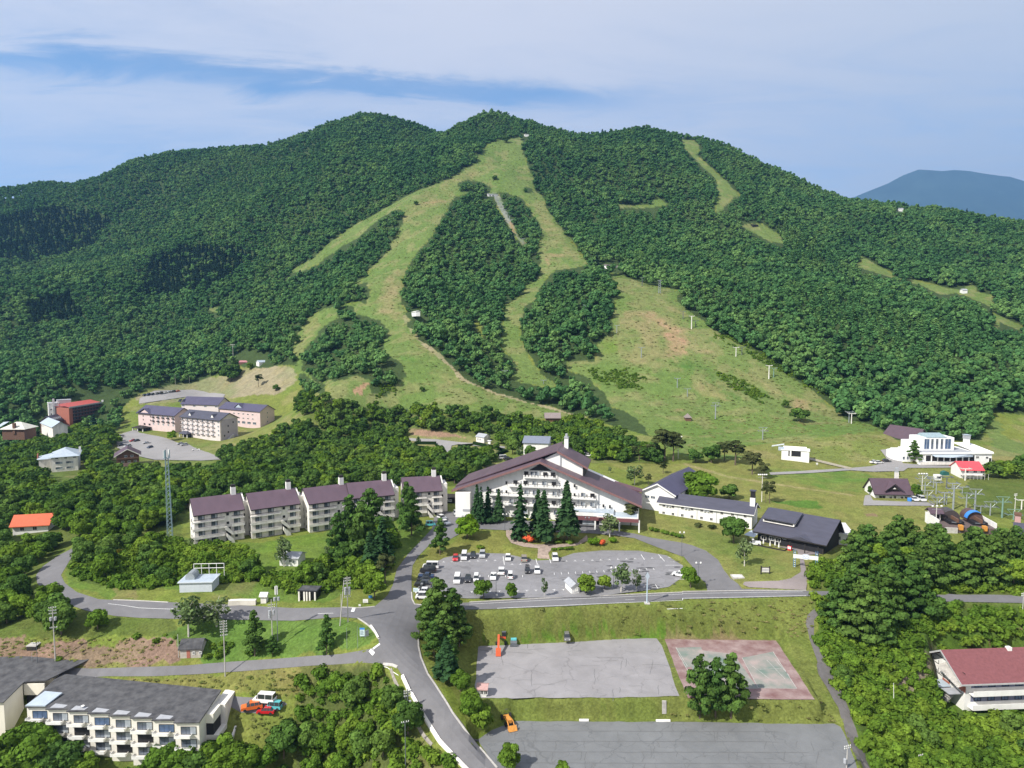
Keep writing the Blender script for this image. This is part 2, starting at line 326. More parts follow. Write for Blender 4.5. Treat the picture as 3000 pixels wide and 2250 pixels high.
O5 = C(2000,300,[(1140,985),(1200,1020),(1330,1090),(1400,1140),(1500,1150),(1660,1185),(1700,1200),(1790,1210),(1870,1165),(1900,1210),(1950,1240),(2010,1255),(2005,1330),(2050,1380),(2212,1460),(2212,1490),(2060,1420),(2050,1470),(1990,1475),(2030,1420),(2020,1340),(1850,1260),(1780,1235),(1660,1245),(1560,1190),(1400,1150),(1110,1060),(1155,1040)])
O6 = C(2000,1150,[(1960,120),(2060,200),(2110,300),(2230,330),(2230,460),(2020,440),(1990,330),(2005,300)])
O7 = C(0,500,[(1330,905),(1420,880),(1415,920)]); O8 = C(2000,300,[(2040,610),(2110,660),(2050,690),(2010,680)]); O8b = C3([(2040,610),(2120,660),(2020,685),(1800,690),(1790,665),(2010,665)])
O9 = C3([(870,1430),(900,1400),(930,1500),(920,1530)])
LIFTCUT = C3([(985,600),(1030,600),(1070,700),(1110,780),(1150,870),(1200,920),(1170,930),(1120,850),(1060,760),(1010,680)])
OPENS = [WP(p) for p in (O1, O2, O3, O4, O5, O6, O7, O8b, O9, LIFTCUT)]
ISLW = [WP(p) for p in ISL]
MLOW = V([(-500,1000),(0,990),(60,955),(110,925),(255,930),(265,880),(300,850),(380,828),(450,815),(520,790),(590,792),(640,790),(650,830),(690,850),(720,868),(745,882)])
MLOW2 = C4([(300,1110),(700,1130),(1050,1150),(1420,1168),(1590,1160),(2040,1290)]) + V([(1905,930),(1935,950),(1990,955),(2120,950),(2140,890),(2300,900),(2700,880)])
_b = GM(dens(MLOW, 20)[:-4])[:, :2]; _b = GM(MLOW)[:, :2]; _c = GM(MLOW2)[:, :2]
MOUNT = np.concatenate([_b, _c, [[1500, 600], [1500, 1750], [-1500, 1750], [-1500, 560]]])
WOODS = {k: WP(V(p), 30) for k, p in {
 'w_left': [(-150,1000),(0,995),(60,960),(110,930),(200,935),(252,935),(256,950),(245,985),(300,1015),(470,1000),(490,975),(560,948),(640,920),(720,915),(790,930),(870,945),(885,985),(1000,988),(1080,985),(1060,1010),(985,1050),(965,1050),(880,1050),(740,1062),(640,1080),(400,1105),(395,1160),(340,1165),(270,1175),(150,1178),(110,1225),(75,1262),(90,1300),(190,1330),(385,1340),(390,1372),(300,1372),(100,1378),(-150,1372)],
 'w_belt': [(640,865),(745,880),(860,888),(1000,898),(1200,912),(1260,915),(1400,980),(1450,1002),(1340,1000),(1270,1000),(1230,985),(1180,975),(1120,975),(1090,962),(1000,938),(880,928),(860,950),(800,935),(720,925),(640,900)],
 'w_loop': [(150,1190),(235,1168),(290,1178),(400,1165),(545,1190),(560,1255),(470,1262),(400,1262),(290,1275),(240,1268),(190,1262),(160,1240)],
 'w_mid': [(560,1255),(600,1240),(690,1235),(740,1150),(770,1080),(830,1110),(860,1170),(840,1230),(800,1270),(640,1285)],
 'w_farright': [(2075,1060),(2110,1020),(2160,1010),(2500,1000),(2500,1130),(2180,1120),(2110,1110)],
 'w_centre': [(870,1480),(900,1520),(900,1590),(870,1659),(760,1700),(560,1700),(590,1640),(640,1560),(690,1450),(790,1440)],
 'w_corner': [(-100,1590),(60,1585),(130,1610),(230,1640),(400,1650),(400,1720),(-100,1720)],
}.items()}
WOODS['w_bank'] = WP(C(2000,1600,[(930,650),(1640,660),(1640,790),(1400,850),(1320,910),(1250,1120),(1700,1120),(2400,1080),(2400,1560),(1260,1560),(1160,1180),(1060,980)]), 30)
WOODS['w_right'] = WP(C(2000,1600,[(830,170),(850,400),(990,555),(1200,650),(1500,680),(1650,640),(1700,530),(2400,490),(2400,60),(1900,20),(1500,0),(1200,-20),(1000,40)]), 30)
BLD = []                                               # footprints kept clear of trees (world outlines)
_gx = np.arange(-1500, 1501, 6.0); _gy = np.arange(50, 1801, 6.0)
_GX, _GY = np.meshgrid(_gx, _gy); HGRID = H(_GX, _GY)
def hg(x, y):
    fx = np.clip((x + 1500) / 6, 0, len(_gx) - 1.001); fy = np.clip((y - 50) / 6, 0, len(_gy) - 1.001)
    i = fx.astype(int); j = fy.astype(int); a = fx - i; b = fy - j
    return (HGRID[j, i] * (1 - a) + HGRID[j, i + 1] * a) * (1 - b) + (HGRID[j + 1, i] * (1 - a) + HGRID[j + 1, i + 1] * a) * b
OPX = (O1, O2, O3, O4, O5, O6, O7, O8b, O9, LIFTCUT)
def top_clear(x, y, z, h):                               # crowns that would stand over a clearing below them are felled
    r = np.zeros(x.shape, bool)
    for f, du in ((.5, 0), (1, 0), (1.45, 0), (.8, -3), (.8, 3)):
        u, v = proj(x, y, z + h * f); u = u + du; m = np.zeros(x.shape, bool)
        for p in OPX: m |= inpoly(u, v, p)
        for p in ISL: m &= ~inpoly(u, v, p)
        r |= m
    return r
def is_mount_forest(x, y):
    jx = (fbm(x, y, 14, 31, 2) - 0.5) * 7; jy = (fbm(x, y, 14, 77, 2) - 0.5) * 7
    f = inpoly(x, y, MOUNT); xx = x + jx; yy = y + jy
    for p in OPENS: f &= ~inpoly(xx, yy, p)
    for p in ISLW: f |= inpoly(xx, yy, p)
    return f

# ------------------------------------------------------------ ground colour of each place (what grows or lies there)
def S2(p): return C(2000, 1150, p)
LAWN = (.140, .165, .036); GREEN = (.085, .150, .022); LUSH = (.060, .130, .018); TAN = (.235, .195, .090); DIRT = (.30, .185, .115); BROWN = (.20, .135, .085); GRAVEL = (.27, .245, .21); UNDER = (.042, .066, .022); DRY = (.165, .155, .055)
ZONES = []   # outline in photo pixels, colour, ragged edge in metres, strength
def zone(px, col, rag=2.0, st=1.0): ZONES.append((WP(px, 40), col, rag, st))
for p in (O1, O2, O3, O4, O5, O6, O8b, O7): zone(p, (.115, .160, .045), 3)
zone(LIFTCUT, (.20, .21, .17), 2)
zone(V([(1320,590),(1440,625),(1470,650),(1500,700),(1520,760),(1440,790),(1380,800),(1300,790),(1290,740),(1330,690)]), (.21,.18,.085), 14, .75)
zone(C(1600,800,[(600,260),(720,250),(780,300),(860,340),(940,420),(985,500),(900,530),(780,525),(740,430),(700,350)]), DIRT, 9, .85)
zone(C(1600,800,[(940,430),(1110,440),(1090,540),(960,520)]), (.26,.20,.11), 7, .6)
zone(C(1600,800,[(980,700),(1150,690),(1200,760),(1250,830),(1020,810)]), TAN, 6, .6)
zone(C(1600,800,[(1180,580),(1330,640),(1500,760),(1750,830),(1830,830),(1840,900),(1700,860),(1450,780),(1240,690)]), TAN, 5, .5)
zone(C(1600,800,[(1520,810),(1640,800),(1760,890),(1830,850),(1830,890),(1760,920),(1580,890)]), DIRT, 6, .6)
zone(C(1600,800,[(800,880),(940,875),(945,905),(840,905)]), DIRT, 5, .6)
zone(C(1600,800,[(830,550),(960,560),(1100,640),(1300,720),(1480,820),(1400,860),(1200,800),(980,690),(880,600)]), (.05,.12,.022), 8, .7)
zone(C(1600,800,[(330,400),(480,410),(500,480),(430,560),(340,540)]), (.11,.175,.03), 6, .7)
zone(C(1600,800,[(430,960),(900,930),(1300,900),(1800,960),(2100,1100),(1700,1200),(1450,1180),(950,1150),(800,1010),(600,960)]), (.105,.165,.034), 18, .6)
zone(C4([(240,300),(390,150),(385,420),(420,500),(240,470),(235,380)]), (.245,.205,.10), 6, .7)
zone(C4([(240,460),(420,470),(470,580),(700,780),(860,920),(1000,970),(700,930),(500,860),(700,850),(560,740),(380,620),(330,520)]), (.20,.18,.075), 8, .6)
zone(C4([(430,480),(480,600),(600,710),(740,830),(800,905),(1000,985),(1200,1048),(1500,1125),(1590,1150),(1560,1160),(1200,1062),(980,1000),(770,915),(700,830),(560,715),(430,570),(400,500)]), (.30,.25,.16), 2, .8)
zone(C4([(350,740),(430,720),(500,760),(500,820),(380,800)]), (.07,.16,.025), 6, .8)
zone(C4([(700,1050),(1000,1040),(1300,1090),(1200,1130),(900,1120),(680,1090)]), (.11,.17,.03), 10, .6)
zone(C4([(80,980),(150,930),(190,930),(150,1000),(90,1010)]), DIRT, 3, .9)
zone(C3([(600,630),(720,625),(700,645),(520,665),(520,650)]), DIRT, 4, .7)
zone(C3([(1330,970),(1480,990),(1500,1010),(1360,1010),(1360,1080),(1320,1040)]), DIRT, 4, .7)
zone(C3([(1220,650),(1330,700),(1480,900),(1590,1040),(1450,980),(1330,850)]), TAN, 7, .5)
zone(C3([(760,440),(900,390),(860,500),(700,640),(400,780),(200,880),(400,700),(600,560)]), TAN, 6, .45)
zone(C3([(1080,780),(1100,775),(1140,850),(1120,850)]), DIRT, 2)
zone(V([(650,690),(690,670),(700,700),(650,750)]), TAN, 5, .7)
# valley floor
zone(V([(290,860),(400,820),(470,815),(560,790),(640,795),(640,825),(600,850),(480,860),(300,875)]), (.24,.21,.13), 3)
zone(V([(255,930),(330,935),(480,905),(590,905),(700,910),(780,930),(640,935),(500,970),(470,1000),(350,1005),(260,985)]), (.15,.165,.045), 2)
zone(V([(880,925),(1000,935),(1120,965),(1080,985),(1000,985),(890,985)]), (.16,.17,.06), 2)
zone(V([(880,928),(960,932),(1010,945),(960,945),(885,940)]), (.25,.165,.11), 2)
GRASSY = V([(1285,990),(1440,1003),(1640,985),(1480,980),(1900,930),(1920,940),(1960,975),(2130,1000),(2140,985),(2300,990),(2300,1010),(2120,1015),(2075,1060),(2105,1110),(2010,1165),(1960,1180),(1850,1170),(1770,1200),(1780,1270),(1745,1285),(1700,1272),(1600,1275),(1500,1190),(1360,1160),(1390,1100),(1410,1040)])
zone(GRASSY, (.168,.172,.050), 1)
zone(S2([(560,500),(1200,510),(1240,640),(1180,670),(700,590),(560,560)]), (.095,.165,.032), 6, .9)
zone(S2([(0,830),(480,970),(580,1010),(700,1180),(380,1210),(280,1140),(240,1040),(0,980)]), (.110,.155,.035), 4, .7)
zone(S2([(560,700),(870,700),(880,740),(700,740)]), (.075,.15,.025), 3, .9)
zone(S2([(860,730),(1000,740),(1150,800),(1600,830),(1600,900),(1150,950),(1140,860),(960,790)]), (.205,.195,.065), 8, .8)
zone(S2([(1185,785),(1260,785),(1270,803),(1200,805)]), BROWN, 1)
zone(S2([(0,455),(300,540),(800,620),(1130,665),(1100,670),(700,612),(300,555),(0,470)]), (.26,.22,.11), 1.0, .7)
zone(C(1000,1150,[(380,890),(620,880),(560,930),(430,1050),(350,1130)]), (.10,.15,.03), 2)
zone(C(1000,1150,[(455,1180),(460,1120),(570,1000),(700,1000),(760,930),(1060,890),(1600,910),(1900,930),(2212,1050),(2212,1110),(1900,1030),(1450,1080),(1260,1075),(1000,1055),(700,1070),(520,1130),(500,1300),(530,1370),(470,1360)]), (.150,.155,.040), 1)
zone(V([(395,1160),(560,1175),(700,1150),(800,1090),(870,1110),(900,1150),(860,1190),(840,1240),(700,1300),(560,1300),(380,1270),(280,1270),(240,1290),(160,1270),(140,1200),(230,1170)]), (.105,.155,.030), 2)
zone(V([(240,1200),(290,1210),(300,1290),(250,1290)]), (.185,.165,.065), 3, .8)
zone(V([(560,1175),(720,1150),(700,1200),(660,1260),(560,1250)]), (.120,.175,.028), 4, .8)
zone(V([(455,1255),(540,1230),(560,1290),(440,1300)]), (.165,.155,.06), 4, .7)
# banks and verges of the lower part
zone(C(0,1600,[(2212,480),(1300,470),(1000,600),(1300,720),(1350,770),(2212,700),(2400,640),(2500,560)]), (.088,.145,.030), 2)
zone(C(0,1600,[(-200,590),(300,590),(700,600),(1080,570),(1150,600),(1170,740),(1100,785),(600,790),(0,800),(-200,800)]), (.20,.135,.100), 3.5)
zone(C(0,1600,[(0,590),(330,600),(340,760),(0,760)]), (.235,.140,.085), 5, .7)
zone(C(0,1600,[(380,740),(1150,760),(1340,730),(1340,780),(900,790),(400,790)]), (.16,.165,.04), 3, .8)
zone(C(0,1600,[(595,860),(1300,830),(2212,765),(2212,1000),(1800,1000),(1640,985),(1300,950),(600,890)]), (.165,.160,.048), 2)
zone(C(0,1600,[(1500,880),(1700,830),(1950,840),(1950,930),(1800,980),(1520,950)]), (.20,.14,.085), 6, .8)
zone(C(0,1600,[(1500,1040),(1860,1010),(2000,1100),(1850,1250),(1560,1260),(1480,1180)]), (.150,.170,.040), 2)
zone(C(1000,1600,[(-300,760),(270,775),(320,810),(400,1000),(500,1200),(560,1300),(760,1440),(-300,1440)]), (.110,.120,.038), 2)
zone(C(1000,1600,[(640,910),(700,900),(760,1000),(840,1180),(960,1190),(880,1255),(800,1170),(700,1040)]), (.115,.150,.025), 1)
zone(C(1000,1600,[(830,400),(1300,400),(2212,360),(2960,335),(3080,340),(3020,450),(3020,600),(3120,820),(3230,1060),(3240,1150),(1000,1130),(880,1000),(880,600),(700,450)]), (.125,.145,.036), 1)
zone(C(1000,1600,[(1040,450),(1500,430),(2212,420),(2700,430),(2750,520),(2212,580),(1500,560),(1050,510)]), (.120,.095,.045), 6, .95)
zone(C(1000,1600,[(1300,420),(1700,400),(2500,400),(2600,440),(2000,460),(1400,470)]), (.20,.19,.055), 5, .7)
zone(C(1000,1600,[(1000,990),(2100,1000),(2800,1010),(2900,1060),(2200,1050),(1100,1030)]), (.165,.17,.045), 5, .8)
zone(C(1000,1600,[(900,580),(2100,570),(2212,600),(900,606)]), (.080,.155,.018), 2, .8)
zone(C(1000,1600,[(1130,1000),(1500,1010),(2100,1060),(2080,1110),(1300,1120),(1140,1090)]), (.090,.165,.016), 6, .8)
zone(C(2000,1600,[(210,560),(600,560),(700,600),(580,610),(200,600)]), (.22,.16,.095), 5, .8)
zone(C(2000,1600,[(-120,595),(620,600),(630,620),(-110,615)]), BROWN, 2, .7)
zone(C(2000,1600,[(880,440),(1300,500),(1640,420),(2300,420),(2300,1500),(1200,1500),(1060,1020),(870,640)]), (.075,.125,.020), 1)
zone(C(2000,1600,[(1340,910),(1450,870),(1550,890),(1640,780),(1700,760),(1640,960),(1530,1010),(1440,1090),(1380,1080)]), (.19,.155,.115), 3)
zone(C(2000,1600,[(1960,665),(2212,560),(2212,600),(2000,680)]), (.22,.135,.09), 1.5)
zone(C(2000,1600,[(1850,1420),(2212,1260),(2212,1500),(1850,1500)]), (.21,.16,.10), 4, .8)
zone(C(2000,1600,[(1420,1080),(1560,1080),(1560,1180),(1450,1160)]), (.17,.16,.06), 3, .8)
zone(C(2000,1600,[(1540,280),(1640,290),(1650,390),(1560,380)]), (.15,.15,.05), 2, .8)

# ------------------------------------------------------------ paved sheets laid on the ground
SINK = []
def drape(name, poly, m, lift=.06, sp=3.0, z=None, extra=None, kind='structure', wobble=0.12):
    p = np.asarray(poly, float); SINK.append(p)
    q = []
    for i in range(len(p)):                             # resample the edge
        a = p[i]; b_ = p[(i + 1) % len(p)]; n = max(1, int(np.hypot(*(b_ - a)) / sp))
        for k in range(n): q.append(a + (b_ - a) * k / n)
    q = np.array(q)
    if wobble: q = q + np.stack([(fbm(q[:, 0], q[:, 1], 1.5, 3, 2) - .5), (fbm(q[:, 0], q[:, 1], 1.5, 8, 2) - .5)], 1) * wobble * 2
    vs = [Vector(a) for a in q]
    if z is None:
        gx, gy = np.meshgrid(np.arange(q[:, 0].min(), q[:, 0].max(), sp), np.arange(q[:, 1].min(), q[:, 1].max(), sp)); gx = gx.ravel(); gy = gy.ravel()
        k = inpoly(gx, gy, q); k &= dpoly(gx, gy, q) > sp * .45
        vs += [Vector((a, b_)) for a, b_ in zip(gx[k], gy[k])]
    r = delaunay_2d_cdt(vs, [], [list(range(len(q)))], 1, 1e-4)
    o2 = np.array([(a.x, a.y) for a in r[0]]); zz = (H(o2[:, 0], o2[:, 1]) if z is None else np.full(len(o2), z)) + lift
    mb = MB(); mb.add([(a[0], a[1], c) for a, c in zip(o2, zz)], [list(f) for f in r[2]], m)
    if extra: extra(mb)
    o = mb.obj(name); 
    if o.data.polygons and sum(f.normal.z for f in o.data.polygons) < 0: o.data.flip_normals()
    return tag(o, kind=kind)
def asph(name, col, crack=True, sc=.35, var=.16, stain=True):
    m = bpy.data.materials.new(name); m.use_nodes = True; t = m.node_tree; b = t.nodes['Principled BSDF']; b.inputs['Roughness'].default_value = .9; b.inputs['Specular IOR Level'].default_value = .2
    tcx = t.nodes.new('ShaderNodeTexCoord'); f1 = noise_(tcx.outputs['Object'], sc, 6, .65, .4, t); f2 = noise_(tcx.outputs['Object'], .045, 5, .6, .8, t); f3 = noise_(tcx.outputs['Object'], 6, 2, .5, 0, t)
    s = M_('ADD', M_('MULTIPLY', M_('SUBTRACT', f1, .5, tree=t), var * 3.0, tree=t), M_('MULTIPLY', M_('SUBTRACT', f2, .5, tree=t), var * 3.4, tree=t), tree=t)
    s = M_('ADD', M_('ADD', s, 1.0, tree=t), M_('MULTIPLY', M_('SUBTRACT', f3, .5, tree=t), .25, tree=t), tree=t)
    if crack:
        vo = t.nodes.new('ShaderNodeTexVoronoi'); vo.feature = 'DISTANCE_TO_EDGE'; vo.inputs['Scale'].default_value = .11; vo.inputs['Randomness'].default_value = 1
        q = t.nodes.new('ShaderNodeMix'); q.data_type = 'RGBA'; q.inputs[0].default_value = .18; t.links.new(tcx.outputs['Object'], q.inputs[6])
        nn = t.nodes.new('ShaderNodeTexNoise'); nn.inputs['Scale'].default_value = .5; t.links.new(tcx.outputs['Object'], nn.inputs['Vector'])
        vv = t.nodes.new('ShaderNodeVectorMath'); vv.operation = 'MULTIPLY_ADD'; t.links.new(nn.outputs['Color'], vv.inputs[0]); vv.inputs[1].default_value = (3, 3, 0); t.links.new(tcx.outputs['Object'], vv.inputs[2])
        t.links.new(vv.outputs[0], vo.inputs['Vector'])
        cr_ = t.nodes.new('ShaderNodeMapRange'); cr_.inputs[1].default_value = .004; cr_.inputs[2].default_value = .012; cr_.inputs[3].default_value = .82; cr_.inputs[4].default_value = 1; t.links.new(vo.outputs['Distance'], cr_.inputs[0])
        s = M_('MULTIPLY', s, cr_.outputs[0], tree=t)
    vm = t.nodes.new('ShaderNodeVectorMath'); vm.operation = 'SCALE'; vm.inputs[0].default_value = col; t.links.new(s, vm.inputs['Scale']); t.links.new(vm.outputs[0], b.inputs['Base Color'])
    return m
A_ROAD = asph('road_asphalt', (.150, .147, .152), False); A_LOT = asph('lot_asphalt', (.205, .201, .207), True, .35, .2); A_OLD = asph('old_asphalt', (.250, .240, .243), True, .25, .18)
A_LOW = asph('slab_asphalt', (.155, .160, .163), True, .3, .18); A_PATH = asph('path_asphalt', (.12, .112, .108), True, .8, .25); A_GRAV = asph('gravel', (.25, .24, .235), False, 1, .15)
PAINT = mat('road_paint', (.72, .72, .70), .7, .25, 3.0); CONC = mat('concrete', (.42, .40, .37), .9, .2, 1.5); CRK = mat('crack_tar', (.125, .125, .125), .9)
def ribbon_pts(pts, w_, sp=1.5):
    p = [np.array(a[:2], float) for a in pts]; q = []
    for a, b_ in zip(p[:-1], p[1:]):
        n = max(1, int(np.hypot(*(b_ - a)) / sp)); q += [a + (b_ - a) * k / n for k in range(n)]
    q.append(p[-1]); q = np.array(q); d = np.gradient(q, axis=0); d /= (np.hypot(d[:, 0], d[:, 1])[:, None] + 1e-9); nrm = np.stack([-d[:, 1], d[:, 0]], 1)
    return q, nrm
def ribbon(mb, pts, w_, m, lift=.1, z=None, sp=1.5, thick=0):
    q, nrm = ribbon_pts(pts, w_, sp); l = q + nrm * w_ / 2; r = q - nrm * w_ / 2
    zl = (H(l[:, 0], l[:, 1]) if z is None else np.full(len(l), z)) + lift; zr = (H(r[:, 0], r[:, 1]) if z is None else np.full(len(r), z)) + lift; n = len(q)
    vs = [(a[0], a[1], c) for a, c in zip(l, zl)] + [(a[0], a[1], c) for a, c in zip(r, zr)]
    fs = [(i, n + i, n + i + 1, i + 1) for i in range(n - 1)]
    if thick:
        vs += [(a, b_, c - thick) for a, b_, c in vs]; o = 2 * n
        fs += [(i, i + 1, o + i + 1, o + i) for i in range(n - 1)] + [(n + i, o + n + i, o + n + i + 1, n + i + 1) for i in range(n - 1)]
    mb.add(vs, fs, m)
def GW(px): return GM(px)[:, :2]
# the roads
MAINROAD = C(1000,1600,[(0,398),(100,402),(215,393),(300,320),(335,250),(360,150)]) + C(1000,1150,[(430,1050),(545,930),(590,880),(600,810),(660,770),(740,775),(850,800),(900,835),(1100,832),(1500,835),(1650,850),(1750,890),(1900,915),(2000,940),(2212,975)]) + \
 C(2000,1600,[(60,-5),(150,30),(230,90),(270,160),(310,210),(385,278)]) + C(2000,1600,[(800,291),(1300,300),(1700,318),(2300,330),(2300,372),(1700,360),(1300,340),(806,326),(0,345)]) + \
 C(1000,1600,[(1500,388),(1250,398),(950,410),(820,412),(700,425),(560,470),(510,520),(500,590),(500,650),(515,720),(560,830),(640,950),(720,1080),(800,1190),(900,1310),(1010,1440),(1110,1560),(960,1640),(800,1440),(700,1320),(600,1200),(520,1070),(450,950),(400,850),(360,785),(270,770),(150,757),(0,765)]) + \
 C(0,1600,[(1900,785),(1600,810),(1300,830),(1000,845),(700,845),(620,850),(600,870),(595,890),(700,903),(1000,933),(1300,950),(1500,973),(1640,983),(1840,1010),(1860,1025),(1760,1090),(1560,1080),(1450,1020),(1000,960),(450,900),(380,830),(300,800),(-200,790),(-200,770),(380,788),(600,795),(900,785),(1200,775),(1500,750),(1800,730),(2212,700)]) + \
 C(1000,1600,[(180,670),(200,665),(245,635),(240,600),(180,520),(110,470),(0,460)]) + \
 C(0,1600,[(1900,485),(1500,477),(1100,472),(900,466),(750,455),(560,420),(400,365),(300,310),(240,240),(235,190),(280,130),(380,60),(460,20),(490,-10),(540,-10),(500,20),(430,130),(395,190),(420,240),(500,300),(640,345),(740,350),(1090,365),(1500,380),(1700,392),(1900,403)])
_mr = WP(MAINROAD, 25)
# island of lawn and lot between hotel drive and street is cut out of the road sheet
INNER = C(1000,1600,[(455,200),(455,310),(470,378),(530,382),(830,366),(1300,342),(2212,302)]) + C(2000,1600,[(0,297),(160,292),(150,240),(100,200),(60,130),(0,62)]) + C(1000,1150,[(2212,1065),(2000,985),(1900,945),(1760,925),(1600,912),(1300,903),(1060,893),(900,885),(760,920),(700,955),(600,965),(560,1000),(500,1060),(462,1120)])
_in = WP(INNER, 25)
def cut_join(outer, hole):                              # keyhole bridge so one outline holds the hole
    d = ((outer[:, None] - hole[None]) ** 2).sum(-1); i, j = np.unravel_index(d.argmin(), d.shape)
    def area(p): return 0.5 * np.sum(p[:, 0] * np.roll(p[:, 1], -1) - np.roll(p[:, 0], -1) * p[:, 1])
    if area(outer) * area(hole) > 0: hole = hole[::-1]; j = len(hole) - 1 - j
    h_ = np.roll(hole, -j, 0); e = (h_[0] - outer[i]); e = np.array([-e[1], e[0]]); e = e / (np.hypot(*e) + 1e-9) * .02
    return np.concatenate([outer[:i + 1], h_, h_[:1] + e, outer[i:i + 1] + e, outer[i + 1:]])
road = drape('road', cut_join(_mr, _in), A_ROAD, .07, 1.7, wobble=0.05)
drape('main_parking_lot', [PZ(u, v, 0)[:2] for u, v in dens(MAIN_LOT, 20)], A_LOT, .05, 3, z=0)
def lowx(mb):
    for a in [[(1400,1905),(1560,1915)],[(1440,1880),(1442,1915)],[(1545,1880),(1546,1900)]]: ribbon(mb, [PZ(u, v, -8) for u, v in a], .12, CRK, .01, z=-7.95)
    rnd = random.Random(4)
    for k in range(20):
        u = rnd.uniform(1420, 1960); v = rnd.uniform(1890, 2035); pts = [(u, v)]
        hor = rnd.random() < .5
        for _ in range(rnd.randint(3, 7)): u += rnd.uniform(8, 16) if hor else rnd.uniform(-3, 3); v += rnd.uniform(-1.5, 1.5) if hor else rnd.uniform(4, 9); pts.append((u, v))
        ribbon(mb, [PZ(a, b_, -8) for a, b_ in pts], .09, CRK, .012, z=-7.95)
drape('lower_parking_lot', [PZ(u, v, -8)[:2] for u, v in dens(LOW_LOT, 20)], A_OLD, .04, 3, z=-8, extra=lowx, wobble=.35)
def basex(mb):
    rnd = random.Random(9)
    for v in (2142, 2172, 2203, 2236, 2268):
        ribbon(mb, [PZ(u, v + rnd.uniform(-.8, .8) + (u - 1500) * .003, -12) for u in range(1440 if v > 2160 else 1500, 2290 if v < 2200 else 2400, 30)], .16, CRK, .02, z=-11.95)
    for k in range(40):
        u = rnd.uniform(1480, 2400); v = rnd.choice([2118, 2142, 2172, 2203, 2236]); pts = [(u, v)]
        for _ in range(rnd.randint(3, 6)): u += rnd.uniform(-4, 4); v += rnd.uniform(4, 8); pts.append((u, v))
        ribbon(mb, [PZ(a, b_, -12) for a, b_ in pts], .12, CRK, .022, z=-11.95)
drape('lowest_parking_lot', [PZ(u, v, -12)[:2] for u, v in dens(BASE_LOT, 20)], A_LOW, .05, 3, z=-12, extra=basex, wobble=.25)
def zc(p, z): return [PZ(u, v, z) for u, v in p]
T_RED = mat('court_red', (.225, .118, .112), .9, .28, .35, col2=(.31, .235, .22)); T_GRN = mat('court_green', (.15, .235, .195), .9, .25, .22, col2=(.33, .27, .25)); FADED = mat('faded_line', (.42, .40, .38), .9, .3, 1.5)
def tnx(mb):
    def poly(px, m, l): mb.add([PZ(u, v, -8)[:2] + (-7.96 + l,) for u, v in px], [list(range(len(px)))[::-1]], m)
    poly(C(2000,1600,[(-10,660),(330,700),(490,925),(130,925)]), T_GRN, .01); poly(C(2000,1600,[(385,725),(585,685),(740,925),(490,922)]), T_GRN, .014)
    poly(C(1000,1600,[(2165,660),(2330,655),(2380,760),(2230,790)]), T_GRN, .012)
    for a in ([(385,725),(490,922)],[(585,685),(740,925)],[(490,922),(740,925)],[(545,740),(665,865)],[(440,770),(560,860)],[(500,800),(640,795)],[(-45,655),(30,780)],[(600,740),(690,840)],[(-30,700),(40,820)]):
        ribbon(mb, zc(C(2000,1600,a), -8), .1, FADED, .04, z=-7.95)
drape('tennis_courts', [PZ(u, v, -8)[:2] for u, v in dens(TENNIS, 20)], T_RED, .04, 3, z=-8, extra=tnx, wobble=.2)
drape('footpath', WP(C(2000,1600,[(860,400),(810,450),(800,500),(820,600),(860,720),(880,830),(950,950),(1010,1050),(1040,1150),(1080,1280),(1150,1440),(1180,1520),(1260,1520),(1210,1440),(1180,1330),(1120,1180),(1060,1020),(990,850),(930,730),(880,660),(855,570),(850,480),(875,440)]), 20), A_PATH, .06, 1.6, wobble=.3)
drape('hotel_car_park', WP(C(0,1100,[(750,400),(800,375),(880,352),(900,372),(1060,402),(1160,440),(1220,445),(1290,480),(1350,500),(1460,545),(1300,553),(1000,548),(880,520),(760,470)]), 25), A_GRAV, .18, 6, wobble=.4)
drape('upper_car_park', WP(C(0,1100,[(905,150),(1000,100),(1250,92),(1460,125),(1440,150),(1300,150),(1200,140),(900,185)]), 25), A_GRAV, .2, 8, wobble=.4)
drape('rear_car_park', WP(C(1000,1150,[(400,295),(600,303),(760,322),(940,335),(1060,352),(1060,362),(900,350),(760,335),(715,345),(700,385),(760,402),(900,425),(890,436),(700,415),(480,412),(460,402),(640,402),(655,370),(600,325),(400,310)]), 25), A_GRAV, .15, 4, wobble=.2)
drape('resort_road', WP(S2([(560,520),(800,508),(1090,490),(1220,480),(1300,460),(1330,440),(1280,372),(1395,365),(1380,400),(1430,460),(1560,470),(1800,478),(2300,470),(2300,480),(1800,488),(1460,490),(1430,510),(1240,515),(1090,505),(800,525),(570,535)]), 25), A_GRAV, .15, 5, wobble=.3)
drape('gravel_track', WP(S2([(780,415),(830,425),(1100,490),(1080,500),(820,437)]), 25), mat('track_gravel', (.30,.27,.20), .95, .2, 1), .2, 5, wobble=.3)
drape('lodge_forecourt', WP(S2([(1180,668),(1215,664),(1235,700),(1580,712),(1640,722),(1630,736),(1170,732)]), 25), A_GRAV, .1, 4, wobble=.2)
BRICKP = mat('brick_paving', (.27, .175, .15), .9, .25, 2.5)
drape('terrace_path', WP(C(2000,1600,[(590,0),(740,30),(760,90),(765,170),(700,210),(620,225),(400,232),(390,250),(430,268),(800,285),(812,210),(800,160),(785,90),(790,60),(900,50),(880,20)]), 20), asph('forecourt', (.22,.19,.185), False), .08, 2, wobble=.1)
STONE = mat('stone_paving', (.30, .235, .19), .9, .3, 1.2)
drape('stone_path', WP(C(1000,1150,[(1270,1075),(1275,1010),(1180,1000),(1100,975),(1068,930),(1068,892),(1105,892),(1108,935),(1150,965),(1250,985),(1400,985),(1530,975),(1590,925),(1600,960),(1530,990),(1370,1012),(1340,1040),(1350,1080)]), 15), STONE, .07, 1.5, wobble=.1)
